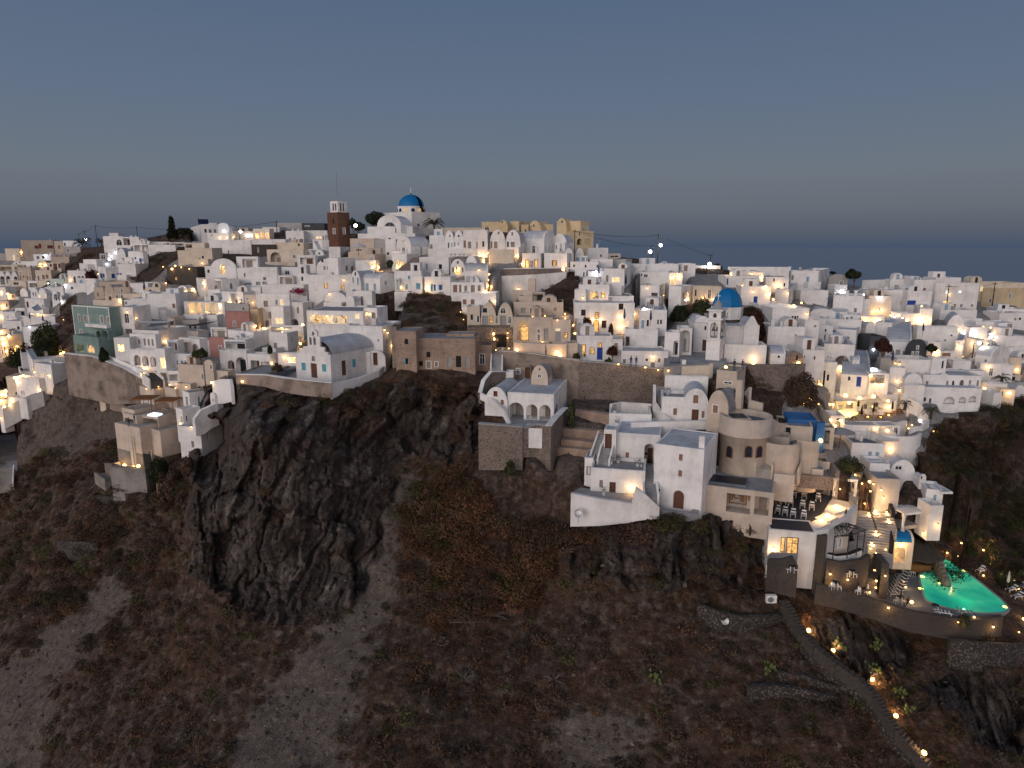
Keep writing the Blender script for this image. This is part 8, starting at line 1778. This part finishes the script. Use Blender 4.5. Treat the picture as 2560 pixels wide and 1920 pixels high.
# ---- single trees
def tree(x, yb, hp, wp, label, mat='leaf_dark', trunk='wood', kind='round', name='tree', cat='tree', n=1500, seed=1, t=None, low=.35):
    p, nn, tt = hit(x, yb, 1)
    if t: p = pt(x, yb, t); tt = t
    H = hp*tt/FP; R_ = wp*tt/FP/2; e = empty(name, p, 0, label, cat); g = np.random.default_rng(seed)
    leaf = max(.12, tt*.0016)
    if kind == 'cone':
        tr = []
        for k in range(n):
            z = g.random()**1.4; lay = (z*11) % 1; rr = R_*(1-z)*(.45+.55*(1-lay))*g.random()**.35; a = g.random()*6.28
            c = np.array([rr*cos(a), rr*sin(a), H*.12+z*H*.88]); tr.append(c+g.normal(size=(3, 3))*leaf)
        T3 = np.array(tr)
    else:
        b0 = H*.08 if kind == 'round' else 0
        T3 = cloud(int(n*1.3), leaf*.85/max(R_, .3), seed, 1, .72, low)*np.array([R_, R_, (H-b0)/2 if kind == 'round' else H])+np.array([0, 0, b0+((H-b0)/2 if kind == 'round' else 0)])
    ti = np.repeat((.6+.8*g.random(len(T3)))[:, None], 3, 1); trimesh('crown', T3, ti, mat, e)
    if kind != 'bush' or 1:
        m_ = MB().tube([(0, 0, -.5), (.1*R_, 0, H*.3), (0, .05*R_, H*.7)], max(.08, R_*.07), 6, .04)
        for i in range(4): a = i*1.6+seed; m_.tube([(.06*R_, 0, H*.25), (cos(a)*R_*.6, sin(a)*R_*.6, H*.6)], max(.05, R_*.035), 4, .02)
        m_.build('trunk', trunk, e)
    return e
def palm(x, yb, hp, rp, label, seed=1, t=None, n=26):
    p, nn, tt = hit(x, yb, 1)
    if t: p = pt(x, yb, t); tt = t
    H = hp*tt/FP; R_ = rp*tt/FP; e = empty('palm_tree', p, 0, label, 'palm'); g = random.Random(seed)
    MB().tube([(0, 0, -.5), (.1, 0, H*.5), (0, 0, H)], .28, 8, .2).build('trunk', 'straw', e); m_ = MB()
    for i in range(n):
        a = i*2.4; up = g.uniform(0, 1.5); L = R_*g.uniform(.85, 1.1); q = []
        for k in range(6):
            s_ = k/5; q.append(Vector((cos(a)*L*s_*(1-.15*up), sin(a)*L*s_*(1-.15*up), H+L*(up*s_-.9*s_*s_*(.6+.4*up)))))
        for k in range(5):
            d = (q[k+1]-q[k]); sd = Vector((-sin(a), cos(a), 0))*(.10+.16*sin(pi*(k+.5)/5))*R_*.55; dn = Vector((0, 0, -.14*R_))
            for s2 in (-1, 1):
                for w_ in (0, .5): c = q[k]+d*w_; m_.add([c, c+d*.38, c+d*.75+sd*s2+dn], [(0, 1, 2)])
    m_.build('crown', 'leaf_palm', e); return e
flat('leaf_palm', (.055, .055, .03), .8, .4)
palm(1085, 588, 28, 30, 'date palm standing beside the ridge church', 3, t=174)
palm(207, 626, 20, 24, 'tall palm beside the leaning pole on the left skyline', 4, t=258); palm(254, 618, 14, 16, 'small dark palm left of the skyline arch window house', 5, t=255)
palm(2262, 1018, 10, 17, 'palm at the right end of the restaurant deck', 6, t=115, n=22); palm(2326, 1040, 16, 22, 'palm at the ravine edge below the double arcade house', 7, t=113); palm(2503, 955, 12, 22, 'squat palm in front of the vaulted guesthouse', 8, t=127)
tree(432, 598, 53, 26, 'dark conical pine on the left skyline', kind='cone', seed=2, t=222, n=2200); tree(463, 600, 32, 46, 'low dark tree right of the conical pine', seed=3, t=224)
tree(938, 590, 64, 62, 'big dark tree left of the ridge church', seed=4, t=192, n=2600); tree(896, 596, 42, 46, 'dark tree behind the floodlight mast', seed=5, t=190); tree(882, 580, 36, 18, 'thin sapling right of the brown tower', seed=6, t=192, n=300)
tree(2133, 716, 46, 44, 'big dark tree on the right skyline', 'leaf_dark', seed=7, t=176, n=2200); tree(2080, 690, 12, 18, 'small dark tree left of the grey rounded house', seed=8, t=185, n=500)
tree(1792, 672, 14, 34, 'low dark shrub behind the ridge wall', kind='bush', seed=9, t=178, n=700)
tree(1878, 905, 135, 62, 'tall brown green tree behind the blue domed church', 'leaf_red', seed=10, t=127, n=2600); tree(1755, 800, 58, 74, 'round green shrub left of the blue dome', 'leaf_olive', kind='bush', seed=11, t=134, n=2600, low=.1); tree(1700, 800, 42, 56, 'dark shrub left of the round green shrub', 'leaf_dark', kind='bush', seed=12, t=133, n=1600, low=.1)
tree(2203, 905, 62, 46, 'dark red bougainvillea tree beside the stepped lane', 'leaf_red', seed=13, t=128, n=2200); tree(2327, 892, 34, 28, 'black tree beside the charcoal gable', seed=14, t=134, n=1200); tree(2306, 842, 22, 9, 'slim dark cypress on the white terrace', kind='cone', seed=15, t=143, n=500)
tree(1990, 1008, 92, 108, 'huge round brown bush against the stone arch wall', 'scrub', kind='bush', seed=16, t=112.5, n=6500, low=.2); tree(1865, 985, 70, 44, 'brown ivy bush on the stone arch wall', 'scrub', kind='bush', seed=17, t=112.5, n=2500)
tree(502, 912, 44, 38, 'flowering tree on the roof behind the beige house', 'leaf_olive', seed=18, t=127.5, n=1500); tree(260, 896, 30, 27, 'dense round green shrub beside the green house', 'leaf_dark', kind='bush', seed=19, t=136, n=1500)
tree(228, 702, 32, 28, 'dark red creeper bush between white houses at the left', 'leaf_red', kind='bush', seed=20, t=195, n=900); tree(118, 884, 40, 70, 'dark hedge above the slit window house', 'leaf_dark', kind='bush', seed=21, t=160, n=2600); tree(60, 905, 50, 80, 'dark green bank of shrubs on the far left slope', 'leaf_dark', kind='bush', seed=22, t=168, n=2600)
tree(115, 860, 60, 66, 'brown green tangle of trees above the lane', 'leaf_olive', kind='bush', seed=52, t=165, n=2600)
tree(2118, 1208, 72, 74, 'olive tree at the top of the stepped path', 'leaf_olive', seed=23, t=101, n=2400); tree(745, 730, 13, 44, 'magenta bougainvillea on the white parapet', 'leaf_magenta', kind='bush', seed=24, t=153, n=500)
tree(1530, 905, 42, 30, 'red leaved shrub right of the blue double door', 'leaf_red', seed=25, t=119.8, n=900); tree(1520, 908, 16, 20, 'bright green shrub at the foot of the red leaved shrub', 'leaf_green', kind='bush', seed=26, t=119.2, n=500); tree(1441, 900, 20, 21, 'round potted shrub left of the white doorway', 'leaf_olive', kind='bush', seed=27, t=119.5, n=700)
tree(1466, 812, 22, 26, 'red bougainvillea on the lit balcony', 'leaf_red', kind='bush', seed=28, t=127, n=500); tree(1462, 830, 14, 14, 'small green bush on the lit balcony', 'leaf_green', kind='bush', seed=29, t=127, n=300); tree(1528, 832, 22, 14, 'brown potted shrub right of the balcony door', 'scrub', kind='bush', seed=30, t=126.5, n=400)
tree(1275, 1180, 32, 30, 'dark green bush below the stone basement wall', 'leaf_olive', kind='bush', seed=31, t=98, n=1200); tree(1430, 1050, 50, 26, 'dark climbing plant at the corner of the three arch house', 'leaf_olive', kind='bush', seed=32, t=104, n=1200)
tree(975, 655+10, 16, 24, 'green potted shrub by the twin lamps', 'leaf_olive', kind='bush', seed=33, t=154, n=500); tree(675, 880, 18, 12, 'small cypress shrub on the hotel balcony', 'leaf_dark', kind='bush', seed=34, t=131, n=300); tree(692, 925, 18, 30, 'dry bush left of the clifftop chapel', 'scrub', kind='bush', seed=35, t=122, n=700)
for i, (x, y, w_) in enumerate(((2440, 1345, 24), (2475, 1375, 30), (2428, 1385, 30), (2480, 1410, 60), (2510, 1460, 50), (2400, 1330, 30), (2550, 1450, 40), (2410, 1560, 34), (2385, 1330, 30))):
    tree(x, y, w_*.8, w_, ('lit spiky shrub highest in the pool garden', 'lamp lit round shrub right of the spiky one', 'green shrub left of the garden path', 'wide low shrub in the middle of the pool garden', 'dark shrub beside the folded white parasol', 'dark shrub behind the pergola poles', 'dark shrub at the right frame edge by the pool', 'shrub with yellow light below the pool terrace', 'dim shrub at the upper left of the pool garden')[i], 'leaf_olive', kind='bush', seed=60+i, n=900, name='shrub', cat='shrub')
for i, (x, y, w_) in enumerate(((430, 1235, 90), (400, 1190, 60), (470, 1180, 50), (455, 1290, 70))):
    tree(x, y, w_*.9, w_*.8, ('big brown shrub between the cliff house and the crag', 'dark green shrub right of the concrete base', 'brown shrub touching the crag edge', 'lower brown shrub left of the crag', 'brown shrub beside the white house wall')[i], 'scrub' if i not in (1,) else 'leaf_dark', kind='bush', seed=80+i, n=2600, t=(116, 119, 113, 112, 124)[i], name='shrub', cat='shrub')
# pale dead branches and prickly pears on the slope
def branches(x, y, w_, label, seed):
    p, nn, tt = hit(x, y, 1); R_ = w_*tt/FP/2; e = empty('dead_shrub', p, 0, label, 'dead shrub'); g = random.Random(seed); m_ = MB()
    for i in range(26):
        a = g.uniform(0, 6.28); q = Vector((0, 0, 0)); pts_ = [q]; el_ = g.uniform(.3, 1.2); 
        for k in range(5): a += g.uniform(-.5, .5); q = q+Vector((cos(a)*cos(el_), sin(a)*cos(el_), sin(el_)*.7))*R_/4.5; el_ -= .15; pts_.append(q)
        m_.tube(pts_, .05, 3, .015)
    m_.build('branches', 'twig_bark', e)
flat('twig_bark', (.15, .12, .10))
for i, (x, y, w_) in enumerate(((1300, 1490, 130), (1170, 1560, 90), (1235, 1540, 80), (1385, 1700, 70), (1160, 1700, 70))): branches(x, y, w_, ('large pale dead shrub in the middle of the slope', 'pale twiggy shrub left of the large dead shrub', 'pale dead shrub just below the large one', 'grey dead shrub low on the right of the slope', 'grey dead shrub low in the centre of the slope')[i], i)
for i, (x, y) in enumerate(((2100, 1620), (2190, 1620), (2180, 1680), (2250, 1740), (2265, 1780), (1920, 1680), (1640, 1700))):
    p, nn, tt = hit(x, y, 1); e = empty('prickly_pear', p, 0, 'prickly pear '+('right of the second path lamp', 'alone below the pool wall', 'above the third path lamp', 'right of the stone path', 'lowest of those right of the path', 'above the curved dry stone wall', 'in the scrub left of the dry stone walls')[i], 'cactus'); m_ = MB(); g = random.Random(i)
    for k in range(16):
        a = g.uniform(0, 6.3); r = g.uniform(0, .9); z = g.uniform(.1, .9); m_.lathe([(0, -.26), (.14, -.1), (.16, .08), (0, .24)], 6, (cos(a)*r, sin(a)*r, z))
    m_.build('pads', 'cactus_green', e)
